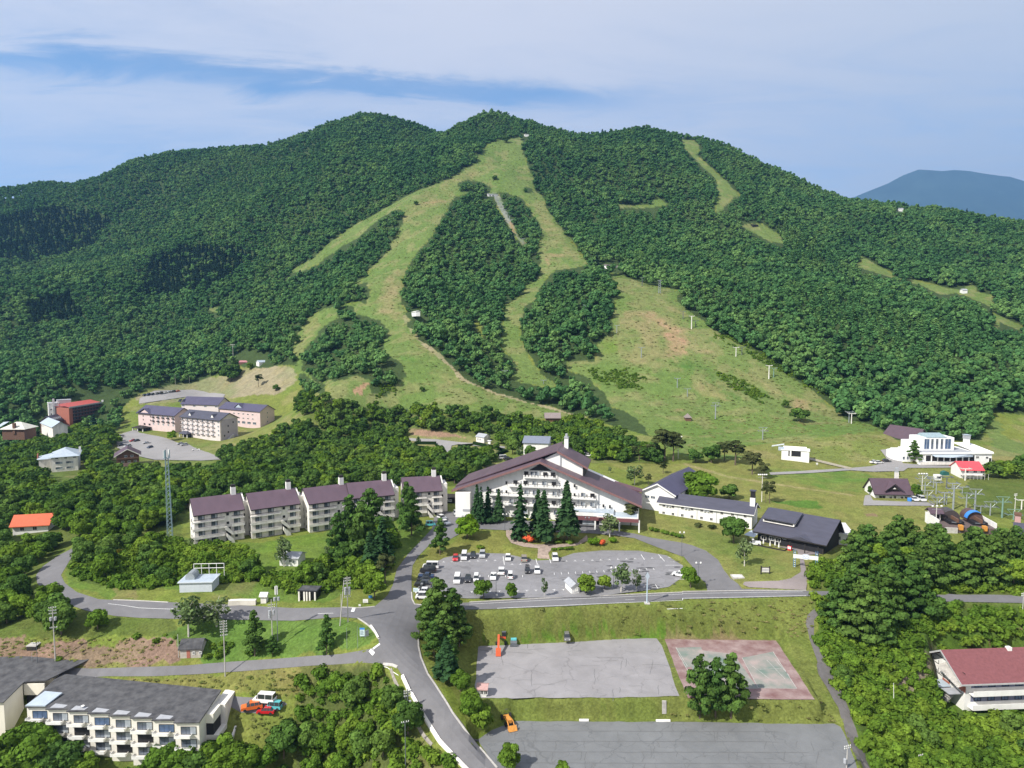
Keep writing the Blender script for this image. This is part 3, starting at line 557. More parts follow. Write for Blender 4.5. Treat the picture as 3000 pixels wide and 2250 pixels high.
# kerbs and painted lines
mb = MB()
for px, w_ in [(C(1000,1600,[(498,590),(500,650),(515,720),(560,830),(640,950),(720,1080),(800,1190),(900,1310),(1010,1440)]), .35), (C(1000,1600,[(830,365),(1300,340),(2212,300)]) + C(2000,1600,[(0,296),(400,290),(800,289)]), .3),
               (C(1000,1600,[(0,398),(100,402),(215,393)]), .3), (C(1000,1600,[(455,300),(458,345),(475,378),(530,384)]), .3), (C(1000,1600,[(105,468),(180,520),(245,605)]), .3), (C(1000,1600,[(270,768),(330,772),(362,785)]), .5),
               (C(0,1600,[(735,350),(900,356),(1090,366)]), .25)]:
    ribbon(mb, GW(px), w_, CONC, .17, thick=.2, sp=1)
tag(mb.obj('kerbs'), kind='structure')
mb = MB()
for px, w_ in [(C(1000,1600,[(1010,405),(1500,383),(2212,352)]) + C(2000,1600,[(0,340),(400,332),(800,322)]), .16), (C(1000,1600,[(1840,350),(1900,347)]), .1), (C(1000,1600,[(830,378),(1300,354),(2212,313)]) + C(2000,1600,[(0,309),(780,298)]), .12),
               (C(1000,1600,[(205,668),(250,635)]), .4), (C(1000,1600,[(185,675),(210,702)]), .7), (C(1000,1600,[(392,850),(440,930),(500,1040),(570,1160),(650,1290),(720,1370),(780,1430)]), .22),
               (C(1000,1600,[(82,402),(72,428)]), .8), (C(0,1600,[(2060,440),(2160,437)]), .12), (C(1000,1600,[(235,770),(300,790),(370,840)]), .1), (C(1000,1600,[(2110,410),(2212,406)]), .1),
               (C(0,1600,[(700,375),(900,402),(1100,410),(1500,408)]), .1)]:
    ribbon(mb, GW(px), w_, PAINT, .1, sp=1)
tag(mb.obj('road_markings'), kind='structure')
mb = MB()                                               # stall marks of the main lot
def lotpt(x, y, o=(1200,1600), k=5.53): return np.array(PZ(o[0] + x / k, o[1] + y / k, 0)[:2])
def tee(p, right, up, sgn): 
    ribbon(mb, [p - right * .45, p + right * .45], .14, PAINT, .062, z=0, sp=9); ribbon(mb, [p, p + up * sgn * .8], .14, PAINT, .066, z=0, sp=9)
XR = np.array([1., 0]); YU = np.array([0, 1.])
for i in range(8): tee(lotpt(550 + 139 * i, 262 - 4 * i), XR, YU, 1)
for i in range(4): tee(lotpt(1660 + 138 * i, 300), XR, YU, 1)
for a in ([(1515,165),(1535,305)],[(2045,200),(2065,290)]): ribbon(mb, [lotpt(*q) for q in a], .15, PAINT, .062, z=0)
for i in range(15):
    x, y = 1380 + 46 * i, 1180 - 2.2 * i; tee(np.array(PZ(1000 + x / K1, 1600 + (y - 1000) / K1, 0)[:2]), XR, YU, 1); tee(np.array(PZ(1000 + x / K1, 1600 + (y - 1000) / K1, 0)[:2]), XR, YU, -1)
for i in range(6): p = lotpt(1560 + 138 * i - 420, 488); tee(p, XR, YU, 1); tee(p, XR, YU, -1)
for i in range(16):
    x, y = 1460 + 55.5 * i, 100 - 2.0 * i + (i > 8) * 0; 
    if i != 9: tee(np.array(PZ(1000 + x / K1, 1600 + y / K1, 0)[:2]), XR, YU, 1)
for i in range(12): tee(lotpt(1010 + 148 * i, 760 - 3.5 * i - 22), XR, YU, -1)
for a in ([(1350,85),(1358,112)],[(1942,55),(1965,90)],[(2055,55),(2095,100)],[(2100,125),(2212,125)],[(2120,157),(2240,157)],[(2035,250),(2052,275)],[(2130,100),(2160,104)],[(2130,185),(2240,187)],[(2160,215),(2240,217)]):
    ribbon(mb, [PZ(u, v, 0)[:2] for u, v in C(1000,1600,a)], .15, PAINT, .07, z=0)
rnd = random.Random(3)
WET = mat('tar_patch', (.06, .06, .062), .85, .2)
for k in range(46):                                     # dark repair patches and tar spots in the surface
    u = rnd.choice([rnd.uniform(1640, 1990), rnd.uniform(1780, 1960)]); v = rnd.uniform(1635, 1728); p = np.array(PZ(u, v, 0)[:2]); s = rnd.uniform(.25, .8)
    n = 9; mb.add([(p[0] + math.cos(a) * s * rnd.uniform(.9, 2.2), p[1] + math.sin(a) * s * rnd.uniform(.5, 1), .058 + .0005 * k / 46) for a in [i * 2 * math.pi / n for i in range(n)]], [list(range(n))], WET)
tag(mb.obj('stall_markings'), kind='structure')

# terrain sheet: rings of vertices round the camera's foot, finer near it
az = np.concatenate([np.linspace(-88, -44, 60)[:-1], np.linspace(-44, 44, 820), np.linspace(44, 88, 60)[1:]]) * math.pi / 180
rr = np.concatenate([np.linspace(25, 115, 60)[:-1], np.geomspace(115, 420, 430)[:-1], np.geomspace(420, 1700, 330)[:-1], np.geomspace(1700, 8600, 25)])
AZ, RR = np.meshgrid(az, rr); TX = RR * np.sin(AZ); TY = RR * np.cos(AZ)
TZ = np.where(TY > 1790, 0, 0.0); _m = (RR < 1790)
TZ[_m] = H(TX[_m], TY[_m]); _f = ~_m
_edge = hg(TX, TY); TZ[_f] = (_edge * np.exp(-np.maximum(RR - 1780, 0) / 900))[_f] - (RR[_f] - 1790) * 0.02
for _p in SINK:
    _k = inpoly(TX, TY, _p); _k[_k] = dpoly(TX[_k], TY[_k], _p) > .35; TZ[_k] -= np.where(RR[_k] < 420, .3, .5)
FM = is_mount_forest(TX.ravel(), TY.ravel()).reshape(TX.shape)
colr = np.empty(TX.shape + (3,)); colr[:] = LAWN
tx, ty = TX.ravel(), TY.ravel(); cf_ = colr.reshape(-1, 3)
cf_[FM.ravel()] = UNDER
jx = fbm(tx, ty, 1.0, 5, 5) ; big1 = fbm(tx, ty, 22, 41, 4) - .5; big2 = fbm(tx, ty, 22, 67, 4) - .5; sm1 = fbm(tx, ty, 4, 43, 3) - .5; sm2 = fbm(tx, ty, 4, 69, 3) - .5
for p, c, rag, st in ZONES:
    xx = tx + (big1 * 1.6 + sm1) * rag * 1.3; yy = ty + (big2 * 1.6 + sm2) * rag * 1.3
    m = inpoly(xx, yy, p)
    if rag > 3.5:                                       # patchy growth
        q = np.clip(st * (0.55 + 1.9 * (fbm(tx, ty, 9, 91, 4) - .42)), 0, 1) * m
        # soften towards the outline
        for k in ((rag * .5, 0), (-rag * .5, 0), (0, rag * .5), (0, -rag * .5)): q = q * (0.45 + 0.55 * inpoly(xx + k[0], yy + k[1], p))
        cf_[:] = cf_ * (1 - q[:, None]) + np.array(c) * q[:, None]
    else: cf_[m] = cf_[m] * (1 - st) + np.array(c) * st
# forest floor wins on the mountain
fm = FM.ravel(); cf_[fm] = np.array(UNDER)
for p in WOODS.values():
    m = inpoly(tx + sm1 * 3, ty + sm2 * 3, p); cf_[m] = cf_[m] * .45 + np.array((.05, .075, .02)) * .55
op = (~fm) & (ty > 330)                                 # meadow patchwork on the pistes: greener and drier swards
g1 = fbm(tx, ty * .8, 34, 111, 5); g2 = fbm(tx, ty, 11, 131, 4)
k = (sst(g1, .42, .62) * .75)[:, None] * op[:, None]; cf_[:] = cf_ * (1 - k * .55) + np.array((.085, .150, .030)) * k * .55
k = (sst(g2, .52, .66) * .6)[:, None] * op[:, None]; cf_[:] = cf_ * (1 - k * .6) + np.array((.24, .20, .10)) * k * .6
nr = (ty <= 330); k = (sst(fbm(tx, ty, 7, 151, 4), .45, .65) * .5)[:, None] * nr[:, None]
cf_[:] = cf_ * (1 - k * .5) + cf_ * np.array((.62, .95, .5)) * k * .5
cf_ *= (0.82 + 0.36 * fbm(tx, ty, 1.6, 201, 3))[:, None]
nr_, nc_ = TX.shape
ii = np.arange(nr_ * nc_).reshape(nr_, nc_)
fq = np.stack([ii[:-1, :-1], ii[:-1, 1:], ii[1:, 1:], ii[1:, :-1]], -1).reshape(-1, 4)[:, ::-1]
gm = bpy.data.materials.new('ground_cover'); gm.use_nodes = True; t = gm.node_tree; b = t.nodes['Principled BSDF']
b.inputs['Roughness'].default_value = .95; b.inputs['Specular IOR Level'].default_value = .1
at = t.nodes.new('ShaderNodeAttribute'); at.attribute_name = 'sward'
tcg = t.nodes.new('ShaderNodeTexCoord')
fa = noise_(tcg.outputs['Object'], 1.7, 5, .7, .3, t); fb = noise_(tcg.outputs['Object'], .25, 4, .6, .5, t)
k1 = t.nodes.new('ShaderNodeMapRange'); k1.inputs[1].default_value = .3; k1.inputs[2].default_value = .7; k1.inputs[3].default_value = .62; k1.inputs[4].default_value = 1.4; t.links.new(fa, k1.inputs[0])
k2 = t.nodes.new('ShaderNodeMapRange'); k2.inputs[1].default_value = .3; k2.inputs[2].default_value = .7; k2.inputs[3].default_value = .82; k2.inputs[4].default_value = 1.18; t.links.new(fb, k2.inputs[0])
vm = t.nodes.new('ShaderNodeVectorMath'); vm.operation = 'SCALE'; t.links.new(at.outputs['Color'], vm.inputs[0])
t.links.new(M_('MULTIPLY', k1.outputs[0], k2.outputs[0], tree=t), vm.inputs['Scale']); t.links.new(vm.outputs[0], b.inputs['Base Color'])
bp = t.nodes.new('ShaderNodeBump'); bp.inputs['Strength'].default_value = .7; bp.inputs['Distance'].default_value = .35
t.links.new(fa, bp.inputs['Height']); t.links.new(bp.outputs[0], b.inputs['Normal'])
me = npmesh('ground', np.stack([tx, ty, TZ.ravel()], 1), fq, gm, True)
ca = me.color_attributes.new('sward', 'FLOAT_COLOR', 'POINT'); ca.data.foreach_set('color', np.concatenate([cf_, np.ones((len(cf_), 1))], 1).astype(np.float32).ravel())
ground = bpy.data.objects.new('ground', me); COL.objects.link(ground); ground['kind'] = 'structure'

# ------------------------------------------------------------ building kit
WHITE = mat('white_render', (.72,.71,.68), .85, .10, .5, stretch=(1,1,.25)); CREAM = mat('cream_render', (.66,.62,.53), .85, .08, .5, stretch=(1,1,.25)); OLDW = mat('weathered_white', (.68,.65,.60), .9, .2, .8, stretch=(1,1,.3))
PINK = mat('pink_render', (.60,.47,.45), .85, .07, .4); PURP = mat('purple_metal_roof', (.095,.060,.078), .5, .14, .35, stretch=(1,.25,1), spec=.5); MAROON = mat('maroon_metal_roof', (.125,.062,.075), .5, .14, .35, stretch=(1,.25,1), spec=.5)
SLATE = mat('dark_slate_roof', (.062,.062,.085), .55, .14, .6, stretch=(.4,1.5,1)); INDIGO = mat('indigo_metal_roof', (.068,.062,.105), .5, .12, .3); BITU = mat('bitumen_roof', (.058,.058,.064), .95, .3, .6, col2=(.105,.105,.108)); REDT = mat('red_shingle_roof', (.17,.062,.066), .85, .16, 1.8, bump=.05)
ORNG = mat('orange_metal_roof', (.52,.11,.045), .5, .1, 1); REDM = mat('red_metal_roof', (.42,.085,.07), .5, .1, 1); SILV = mat('pale_metal_roof', (.40,.46,.52), .45, .1, .6, metal=.1); GREYM = mat('grey_metal', (.33,.34,.36), .6, .12, 1); BLACKW = mat('black_stained_wood', (.025,.022,.02), .8, .3, 2); BROWNW = mat('brown_wood', (.13,.07,.045), .8, .25, 2)
DARK = mat('dark_interior_shade', (.015,.015,.018), .6); GLASS = mat('window_glass', (.045,.055,.07), .12, .5, .35, spec=.8, col2=(.16,.19,.24)); CURT = mat('curtained_glass', (.30,.33,.36), .3, .3, .6, spec=.6); BLUEG = mat('blue_glass', (.07,.11,.19), .15, .4, .6, spec=.7)
STEEL = mat('galvanised_steel', (.30,.33,.34), .5, .15, 1, metal=.3); STEELD = mat('dark_steel', (.10,.11,.12), .6, .2, 1); STEELG = mat('green_painted_steel', (.16,.26,.22), .6, .15, 1); BLUEP = mat('blue_paint', (.05,.22,.60), .45, .1, 1); STEELB = mat('blue_grey_steel', (.20,.28,.31), .5, .15, 1, metal=.2)
BRICKR = mat('red_brick', (.36,.13,.09), .85, .2, 3); PINKB = mat('pink_brick', (.42,.26,.24), .85, .15, 3)
def frame(P0, P1, zb):
    a = PZ(*P0, zb); b = PZ(*P1, zb); return Vector(a), math.atan2(b[1] - a[1], b[0] - a[0]), math.hypot(b[0] - a[0], b[1] - a[1])
def hgt(x, y, v, z0=0):                                 # height at which a point over (x, y) shows at photo row v
    _, b, c = ray(1500, v); return CH + c / b * y - z0
def foot(loc, rz, x0, x1, y0, y1):
    c, s = math.cos(rz), math.sin(rz); BLD.append(np.array([(loc[0] + x * c - y * s, loc[1] + x * s + y * c) for x, y in ((x0, y0), (x1, y0), (x1, y1), (x0, y1))]))
def winmesh(w_, h_, fm=None, gl=None, mull=1, d=.1, sill=True):
    mb = MB(); f = fm or WHITE; t = .09
    for a in ((-w_/2-t, -w_/2, -h_/2-t, h_/2+t), (w_/2, w_/2+t, -h_/2-t, h_/2+t)): mb.b(a[0], a[1], -d, .02, a[2], a[3], f)
    mb.b(-w_/2, w_/2, -d, .02, h_/2, h_/2+t, f); mb.b(-w_/2, w_/2, -d, .02, -h_/2-t, -h_/2, f)
    for i in range(mull): x = -w_/2 + w_ * (i + 1) / (mull + 1); mb.b(x-.03, x+.03, -d+.02, .0, -h_/2, h_/2, f)
    if gl is CURT or gl is None: mb.b(-w_/2, w_*.12, -.03, .01, -h_/2, h_/2, GLASS); mb.b(w_*.12, w_/2, -.035, .01, -h_/2, h_/2, CURT)
    else: mb.b(-w_/2, w_/2, -.03, .01, -h_/2, h_/2, gl)
    return mb.mesh('window')
def put(name, me, par, loc, rz=0):
    o = bpy.data.objects.new(name, me); COL.objects.link(o); o.parent = par; o.location = loc; o.rotation_euler.z = rz; return o
FACE = {'f': lambda a, z, L_, W: ((a, -.02, z), 0), 'r': lambda a, z, L_, W: ((L_ + .02, a, z), R(90)), 'l': lambda a, z, L_, W: ((-.02, a, z), R(-90))}
def windows(root, me, spots, face='f', L_=0, W=0, name='window'):
    for a, z in spots: l, r_ = FACE[face](a, z, L_, W); put(name, me, root, l, r_)
def grid(x0, x1, n, zs): return [(x0 + (x1 - x0) * i / max(1, n - 1), z) for z in zs for i in range(n)]
def gable_roof(mb, L_, W, h, rise, m, ry=.5, ov=.6, ovx=None, t=.22, edge=None, axis='x', hb=None):
    """ridge along x (axis x) or along y (gable faces the front)"""
    ox = ov if ovx is None else ovx; hb = h if hb is None else hb
    if axis == 'x':
        yr = W * ry; s1 = rise / yr; s2 = (h + rise - hb) / (W - yr)
        pr = [(-ov, h - ov * s1), (yr, h + rise), (W + ov, hb - ov * s2), (W + ov, hb - ov * s2 + t), (yr, h + rise + t * 1.15), (-ov, h - ov * s1 + t)]
        mb.ext(pr, -ox, L_ + ox, m, 'x')
        if edge:
            for q in (-ox - .06, L_ + ox): mb.ext([(a, b - .12) for a, b in pr[:3]] + [(a, b + .03) for a, b in pr[3:]], q, q + .06, edge, 'x')
            mb.b(-ox, L_ + ox, -ov - .08, -ov, h - ov * s1 - .1, h - ov * s1 + t, edge)
    else:
        xr = L_ * ry; s1 = rise / xr; s2 = (h + rise - hb) / (L_ - xr)
        pr = [(-ov, h - ov * s1), (xr, h + rise), (L_ + ov, hb - ov * s2), (L_ + ov, hb - ov * s2 + t), (xr, h + rise + t * 1.15), (-ov, h - ov * s1 + t)]
        mb.ext(pr, -ox, W + ox, m, 'y')
        if edge: mb.ext([(a, b - .2) for a, b in pr[:3]] + [(a, b + .03) for a, b in pr[3:]], -ox - .12, -ox, edge, 'y')
def hip_roof(mb, L_, W, h, rise, m, ov=.7, t=.2):
    r = min(L_, W) / 2
    if L_ >= W: a, b = (r, W / 2), (L_ - r, W / 2)
    else: a, b = (L_ / 2, r), (L_ / 2, W - r)
    vs = [(-ov, -ov, h), (L_ + ov, -ov, h), (L_ + ov, W + ov, h), (-ov, W + ov, h), (a[0], a[1], h + rise), (b[0], b[1], h + rise)]
    vs += [(-ov, -ov, h - t), (L_ + ov, -ov, h - t), (L_ + ov, W + ov, h - t), (-ov, W + ov, h - t)]
    fs = ([(0, 1, 5, 4), (1, 2, 5), (2, 3, 4, 5), (3, 0, 4)] if L_ >= W else [(0, 1, 4), (1, 2, 5, 4), (2, 3, 5), (3, 0, 4, 5)]) + [(0, 6, 7, 1), (1, 7, 8, 2), (2, 8, 9, 3), (3, 9, 6, 0), (9, 8, 7, 6)]
    mb.add(vs, fs, m)
def walls(mb, L_, W, h, m, rise=0, ry=.5, axis='x', base=-4, hb=None):
    hb = h if hb is None else hb
    if rise and axis == 'x': mb.ext([(0, base), (W, base), (W, hb), (W * ry, h + rise), (0, h)], 0, L_, m, 'x')
    elif rise: mb.ext([(0, base), (L_, base), (L_, hb), (L_ * ry, h + rise), (0, h)], 0, W, m, 'y')
    else: mb.b(0, L_, 0, W, base, h, m)
def house(name, label, P0, P1, zb, W, h, rise=2, ry=.5, roof=None, wall=WHITE, kind='gable', axis='x', ov=.6, ovx=None, cat='building', L_=None, edge=None, wins=None, winm=None, base=-4, group=None, hb=None, rise_edge=None):
    loc, rz, l = frame(P0, P1, zb); L_ = L_ or l
    o = thing(name, label, cat, loc, rz, group); o['_L'] = L_
    mb = MB(); walls(mb, L_, W, h, wall, rise if kind == 'gable' else 0, ry, axis, base, hb); mb.obj('wall', o)
    mb = MB()
    if kind == 'gable': gable_roof(mb, L_, W, h, rise, roof or PURP, ry, ov, ovx, edge=edge, axis=axis, hb=hb)
    elif kind == 'hip': hip_roof(mb, L_, W, h, rise, roof or PURP, ov)
    elif kind == 'flat':
        mb.b(-ov, L_ + ov, -ov, W + ov, h, h + .25, wall); mb.b(-ov + .25, L_ + ov - .25, -ov + .25, W + ov - .25, h + .25, h + .27, roof or GREYM)
    mb.obj('roof', o)
    for (face, spots, w_, h_, gl) in (wins or []): windows(o, winmesh(w_, h_, winm, gl), spots, face, L_, W)
    foot(loc, rz, -1, L_ + 1, -1, W + 1); return o, L_
def part(o, name, fn, loc=None, rz=0):
    mb = MB(); fn(mb); return mb.obj(name, o, loc, rz)

# ------------------------------------------------------------ the chalet hotel
zb = 3.0; loc, rz, L_ = frame((1339, 1507), (1871, 1534), zb)
hotel = thing('chalet_hotel', 'large white chalet style hotel with wide purple gable roof and tiers of balconies', 'hotel', loc, rz); foot(loc, rz, -1, L_ + 2, -6, 28)
k = L_ / 64.0; X = lambda px: (px - 75) / 2025 * L_
PK = X(1025); ZP = 20.2
def fn(mb):
    mb.ext([(0, -4), (L_, -4), (L_, 6.2), (PK, ZP - .4), (0, 9.0)], .6, 22, WHITE, 'y')
    mb.ext([(X(830), 8), (X(1215), 8), (X(1215), ZP - 3.3), (PK, ZP - .6), (X(830), ZP - 3.2)], .3, .6, WHITE, 'y')
    mb.b(0, X(245), -2.2, .6, -4, 8.6, WHITE)
part(hotel, 'wall', fn)
def fn(mb):
    s1 = (ZP - 9.3) / PK; s2 = (ZP - 6.6) / (L_ - PK); t = .35
    mb.ext([(-1.5, 9.3 - 1.5 * s1), (PK, ZP), (L_ + 1, 6.6 - s2), (L_ + 1, 6.6 - s2 + t), (PK, ZP + t), (-1.5, 9.3 - 1.5 * s1 + t)], -1.8, 16, PURP, 'y')
    x2, z2 = X(1195), 23.2; s3 = (z2 - 9.6) / (x2)
    mb.ext([(-1.5, 9.8 - 1.5 * s3), (x2, z2), (x2, z2 + t), (-1.5, 9.8 - 1.5 * s3 + t)], 3.5, 24, PURP, 'y')
    x3 = X(1540); z3 = 17.6; mb.ext([(x2, z2), (x3, z3), (x3, z3 + t), (x2, z2 + t)], 3.5, 19, PURP, 'y')
    mb.ext([(X(1330), 13.5), (L_ + 1, 6.9), (L_ + 1, 7.2), (X(1330), 13.8)], 16, 21, MAROON, 'y')
part(hotel, 'roof', fn)
def fn(mb):
    x2 = X(1195); mb.ext([(X(800), 12), (X(1480), 12), (X(1480), 18.2), (x2, 22.8), (X(1040), 20)], 4.6, 18, WHITE, 'y')
    mb.b(X(1480), X(1500), 4.6, 18, 12, 17.6, DARK)  # dark slab on the right wall: its shadow put into the colour
    mb.b(X(1225), X(1240), 4.4, 4.6, 16, 21.4, GREYM)
part(hotel, 'clerestory', fn)
def fn(mb):                                             # barge boards
    s1 = (ZP - 9.3) / PK; s2 = (ZP - 6.6) / (L_ - PK)
    mb.ext([(-1.5, 9.0 - 1.5 * s1), (PK, ZP - .35), (L_ + 1, 6.3 - s2), (L_ + 1, 7.0 - s2), (PK, ZP + .4), (-1.5, 9.7 - 1.5 * s1)], -1.95, -1.8, mat('barge_board', (.20,.105,.10), .6), 'y')
    mb.ext([(X(1195), 22.8), (X(1540), 17.2), (X(1540), 17.9), (X(1195), 23.6)], 3.35, 3.5, MATS['barge_board'], 'y')
part(hotel, 'barge_board', fn)
part(hotel, 'chimney', lambda mb: (mb.b(X(1235), X(1280), 15, 17.4, 16, 26.2, WHITE), mb.b(X(1232), X(1283), 14.8, 17.6, 26.2, 26.6, GREYM), mb.b(X(1245), X(1270), 15.4, 17, 26.6, 27.6, GREYM)))
part(hotel, 'gable_vent', lambda mb: mb.ext([(X(900), ZP - 3.2), (X(1150), ZP - 3.2), (PK, ZP - .8)], .05, .3, DARK, 'y'))
BAL = mat('balcony_rail', (.70,.69,.66), .7, .1, 2)
for x0, x1, z in ((840, 1200, 14.6), (665, 1260, 11.3), (445, 1640, 7.9), (600, 1640, 4.6)):
    part(hotel, 'balcony', lambda mb: (mb.b(X(x0), X(x1), -1.1, .6, z - .2, z, WHITE), mb.b(X(x0), X(x1), -1.12, -1.04, z, z + .25, BAL), mb.b(X(x0), X(x1), -1.14, -1.02, z + .95, z + 1.05, BLACKW),
         [mb.b(X(x0) + i * 1.1, X(x0) + i * 1.1 + .5, -1.1, -1.05, z + .3, z + .95, BAL) for i in range(int((X(x1) - X(x0)) / 1.1))]))
wm = winmesh(1.5, 1.5, WHITE, None); wd = winmesh(1.3, 1.3, BLACKW, DARK, 1); ws = winmesh(.45, .9, BLACKW, DARK, 0)
windows(hotel, wm, [(X(a), 15.8) for a in (940, 990)] + [(X(a), 12.5) for a in (960, 1070)] + [(X(a), 9.1) for a in (550, 870, 965, 1075, 1185, 1500)] + [(X(a), 5.8) for a in (700, 960, 1070, 1495, 1600)] + [(X(a), 2.4) for a in (500, 600, 860, 1000, 1200)])
windows(hotel, wd, [(X(868), 15.8), (X(1080), 15.8), (X(1165), 15.8), (X(748), 12.5), (X(860), 12.5), (X(1177), 12.5), (X(1600), 9.0), (X(860), 5.8), (X(1177), 5.8), (X(452), 9.1)])
windows(hotel, ws, [(X(645), 12.2), (X(1405), 12.2), (X(645), 9.0), (X(1405), 9.0), (X(1405), 5.8), (X(1720), 5.6), (X(1790), 5.4)])
for a in (590, 805, 1235, 1445, 1665): part(hotel, 'pilaster', lambda mb: mb.b(X(a) - .15, X(a) + .15, .35, .62, 4, 9.5 + (3.5 if 700 < a < 1400 else 0), GREYM))
part(hotel, 'louvre', lambda mb: mb.b(X(160), X(245), -2.3, -2.2, 1.9, 2.7, GREYM))
def fn(mb):
    mb.b(X(1380), X(1835), -4.5, .6, 4.2, 4.5, SILV); mb.b(X(1380), X(1835), -4.5, .6, 3.0, 4.2, WHITE); mb.b(X(1660), X(2095), -6, .3, 2.75, 3.6, WHITE); mb.b(X(1670), X(2085), -5.8, .3, 3.6, 3.65, SILV)
part(hotel, 'entrance_canopy', fn)
part(hotel, 'fascia', lambda mb: (mb.b(X(1380), X(2100), -6.5, -6, 2.1, 3.2, mat('maroon_fascia', (.16,.06,.065), .6)),))
part(hotel, 'entrance', lambda mb: (mb.b(X(1440), X(1900), -2, -.4, -1, 2.2, DARK), mb.b(X(1500), X(1640), -2.1, -2, -.6, 1.9, CURT), mb.b(X(1680), X(1840), -2.1, -2, -.4, 1.2, WHITE)))
for a in (1440, 1645, 1900, 2105): part(hotel, 'column', lambda mb: mb.b(X(a) - .25, X(a) + .25, -6.4, -5.9, -3, 2.8, WHITE))

# ------------------------------------------------------------ hall, long guest wing, black lodge, white annex
o, l = house('gymnasium_hall', 'white gable ended hall with purple roof behind the guest wing', C(0,0,[(0,0)])[0] if 0 else (1879, 1493), (1953, 1506), 2.5, 34, 7.2, 3.2, roof=INDIGO, axis='y', ov=.8, ovx=.8, edge=WHITE, L_=12.5, wins=[('f', [(2.2, 5.2), (4.4, 5.2)], 1.6, .9, GLASS)])
o.rotation_euler.z = R(-32); BLD.pop(); foot(o.location, R(-32), 0, 13, 0, 34)
o, l = house('guest_wing', 'long two storey white guest wing with slate roof joined to the black lodge', (1930, 1515), (2202, 1553), 1.4, 9.5, 5.6, 2.5, roof=SLATE, ov=.7, ovx=.8, edge=WHITE)
windows(o, winmesh(.85, .85, WHITE, DARK), [(l * f, z) for f in (.055, .16, .265, .37, .475, .58, .69, .80, .93) for z in (4.5, 1.9)], 'f', l)
for f in (.215, .425, .635, .85): part(o, 'downpipe', lambda mb: mb.b(l * f - .06, l * f + .06, -.14, -.02, -1, 5.3, GREYM))
for f in (.09, .125, .30, .335, .51, .545): part(o, 'air_unit', lambda mb: mb.box((l * f, -.25, 4.55), (.7, .4, .6), GREYM))
part(o, 'chimney', lambda mb: (mb.b(l - 1.4, l + .2, 3, 4.5, 5, 10.4, WHITE), mb.b(l - 1.45, l + .25, 2.95, 4.55, 10.4, 10.5, BLACKW), [mb.b(l - 1.3 + a, l - 1.15 + a, 3.1 + b_, 3.25 + b_, 10.5, 12.6, BLACKW) for a in (0, 1.25) for b_ in (0, 1.15)], mb.b(l - 1.2, l, 3.2, 4.3, 10.5, 12.4, DARK), mb.b(l - 1.6, l + .4, 2.8, 4.7, 12.6, 12.85, SLATE)))
zl = 0.8; loc, rz, l = frame((2219, 1588), (2412, 1628), zl)
lo = thing('black_lodge', 'single storey black timber lodge with broad slate roof and open terrace', 'building', loc, rz); foot(loc, rz, -2, l + 6, -8, 17)
def fn(mb): walls(mb, l, 16, 4.0, BLACKW, 4.6, .72); mb.b(.5, l - .5, -.05, .0, .2, 3.2, DARK)
part(lo, 'wall', fn)
part(lo, 'roof', lambda mb: gable_roof(mb, l, 16, 4.0, 4.6, SLATE, .72, 1.3, 1.2, edge=BLACKW))
part(lo, 'raised_roof', lambda mb: (mb.ext([(3.6, 6.1), (9.5, 8.3), (9.5, 8.9), (3.6, 7.2)], .2, l * .50, OLDW, 'x'), mb.ext([(3.2, 7.2), (10.2, 9.15), (10.2, 9.4), (3.2, 7.45)], -.2, l * .52, SLATE, 'x'), mb.b(.6, l * .48, 3.5, 3.62, 6.5, 7.0, DARK)))
part(lo, 'porch_gable', lambda mb: (mb.add([(l * .5, -1.5, 3.75), (l * .88, -1.5, 3.75), (l * .69, -1.6, 4.8), (l * .69, 3.2, 5.1)], [(0, 1, 2), (0, 2, 3), (1, 3, 2), (0, 3, 1)], SLATE)))
windows(lo, winmesh(1.5, 1.1, WHITE, GLASS), [(2.0, 1.9), (4.6, 2.1), (6.6, 2.1)], 'f', l); windows(lo, winmesh(.9, .4, WHITE, GLASS), [(8.6, 2.9)], 'f', l)
part(lo, 'terrace', lambda mb: (mb.b(.3, l * .52, -5.5, 0, -2.5, .15, BLACKW), mb.b(.3, l * .52, -5.5, -5.4, .15, 1.0, BLACKW), mb.b(l * .52, l * .52 + .1, -5.5, -.2, .15, 1.0, BLACKW)))
part(lo, 'fence', lambda mb: (mb.b(l * .56, l * .98, -4.6, -4.5, -1.4, .5, BLACKW), [mb.b(l * .56 + i * 1.2, l * .56 + i * 1.2 + .12, -4.66, -4.44, -1.4, .6, BLACKW) for i in range(8)]))
part(lo, 'side_canopy', lambda mb: mb.add([(-3.2, -3.2, 2.6), (.3, -3.8, 2.5), (.6, -.2, 3.3), (-2.2, .2, 3.4), (-3.2, -3.2, 2.5), (.3, -3.8, 2.4), (.6, -.2, 3.2), (-2.2, .2, 3.3)], [(0, 1, 2, 3), (4, 7, 6, 5), (0, 4, 5, 1), (1, 5, 6, 2), (2, 6, 7, 3), (3, 7, 4, 0)], SILV))
part(lo, 'porch', lambda mb: (mb.b(l * .55, l * .99, -3.8, 0, -1.6, .05, BROWNW), [mb.b(l * f, l * f + .25, -3.6, -3.35, 0, 3.4, BLACKW) for f in (.56, .78, .97)]))
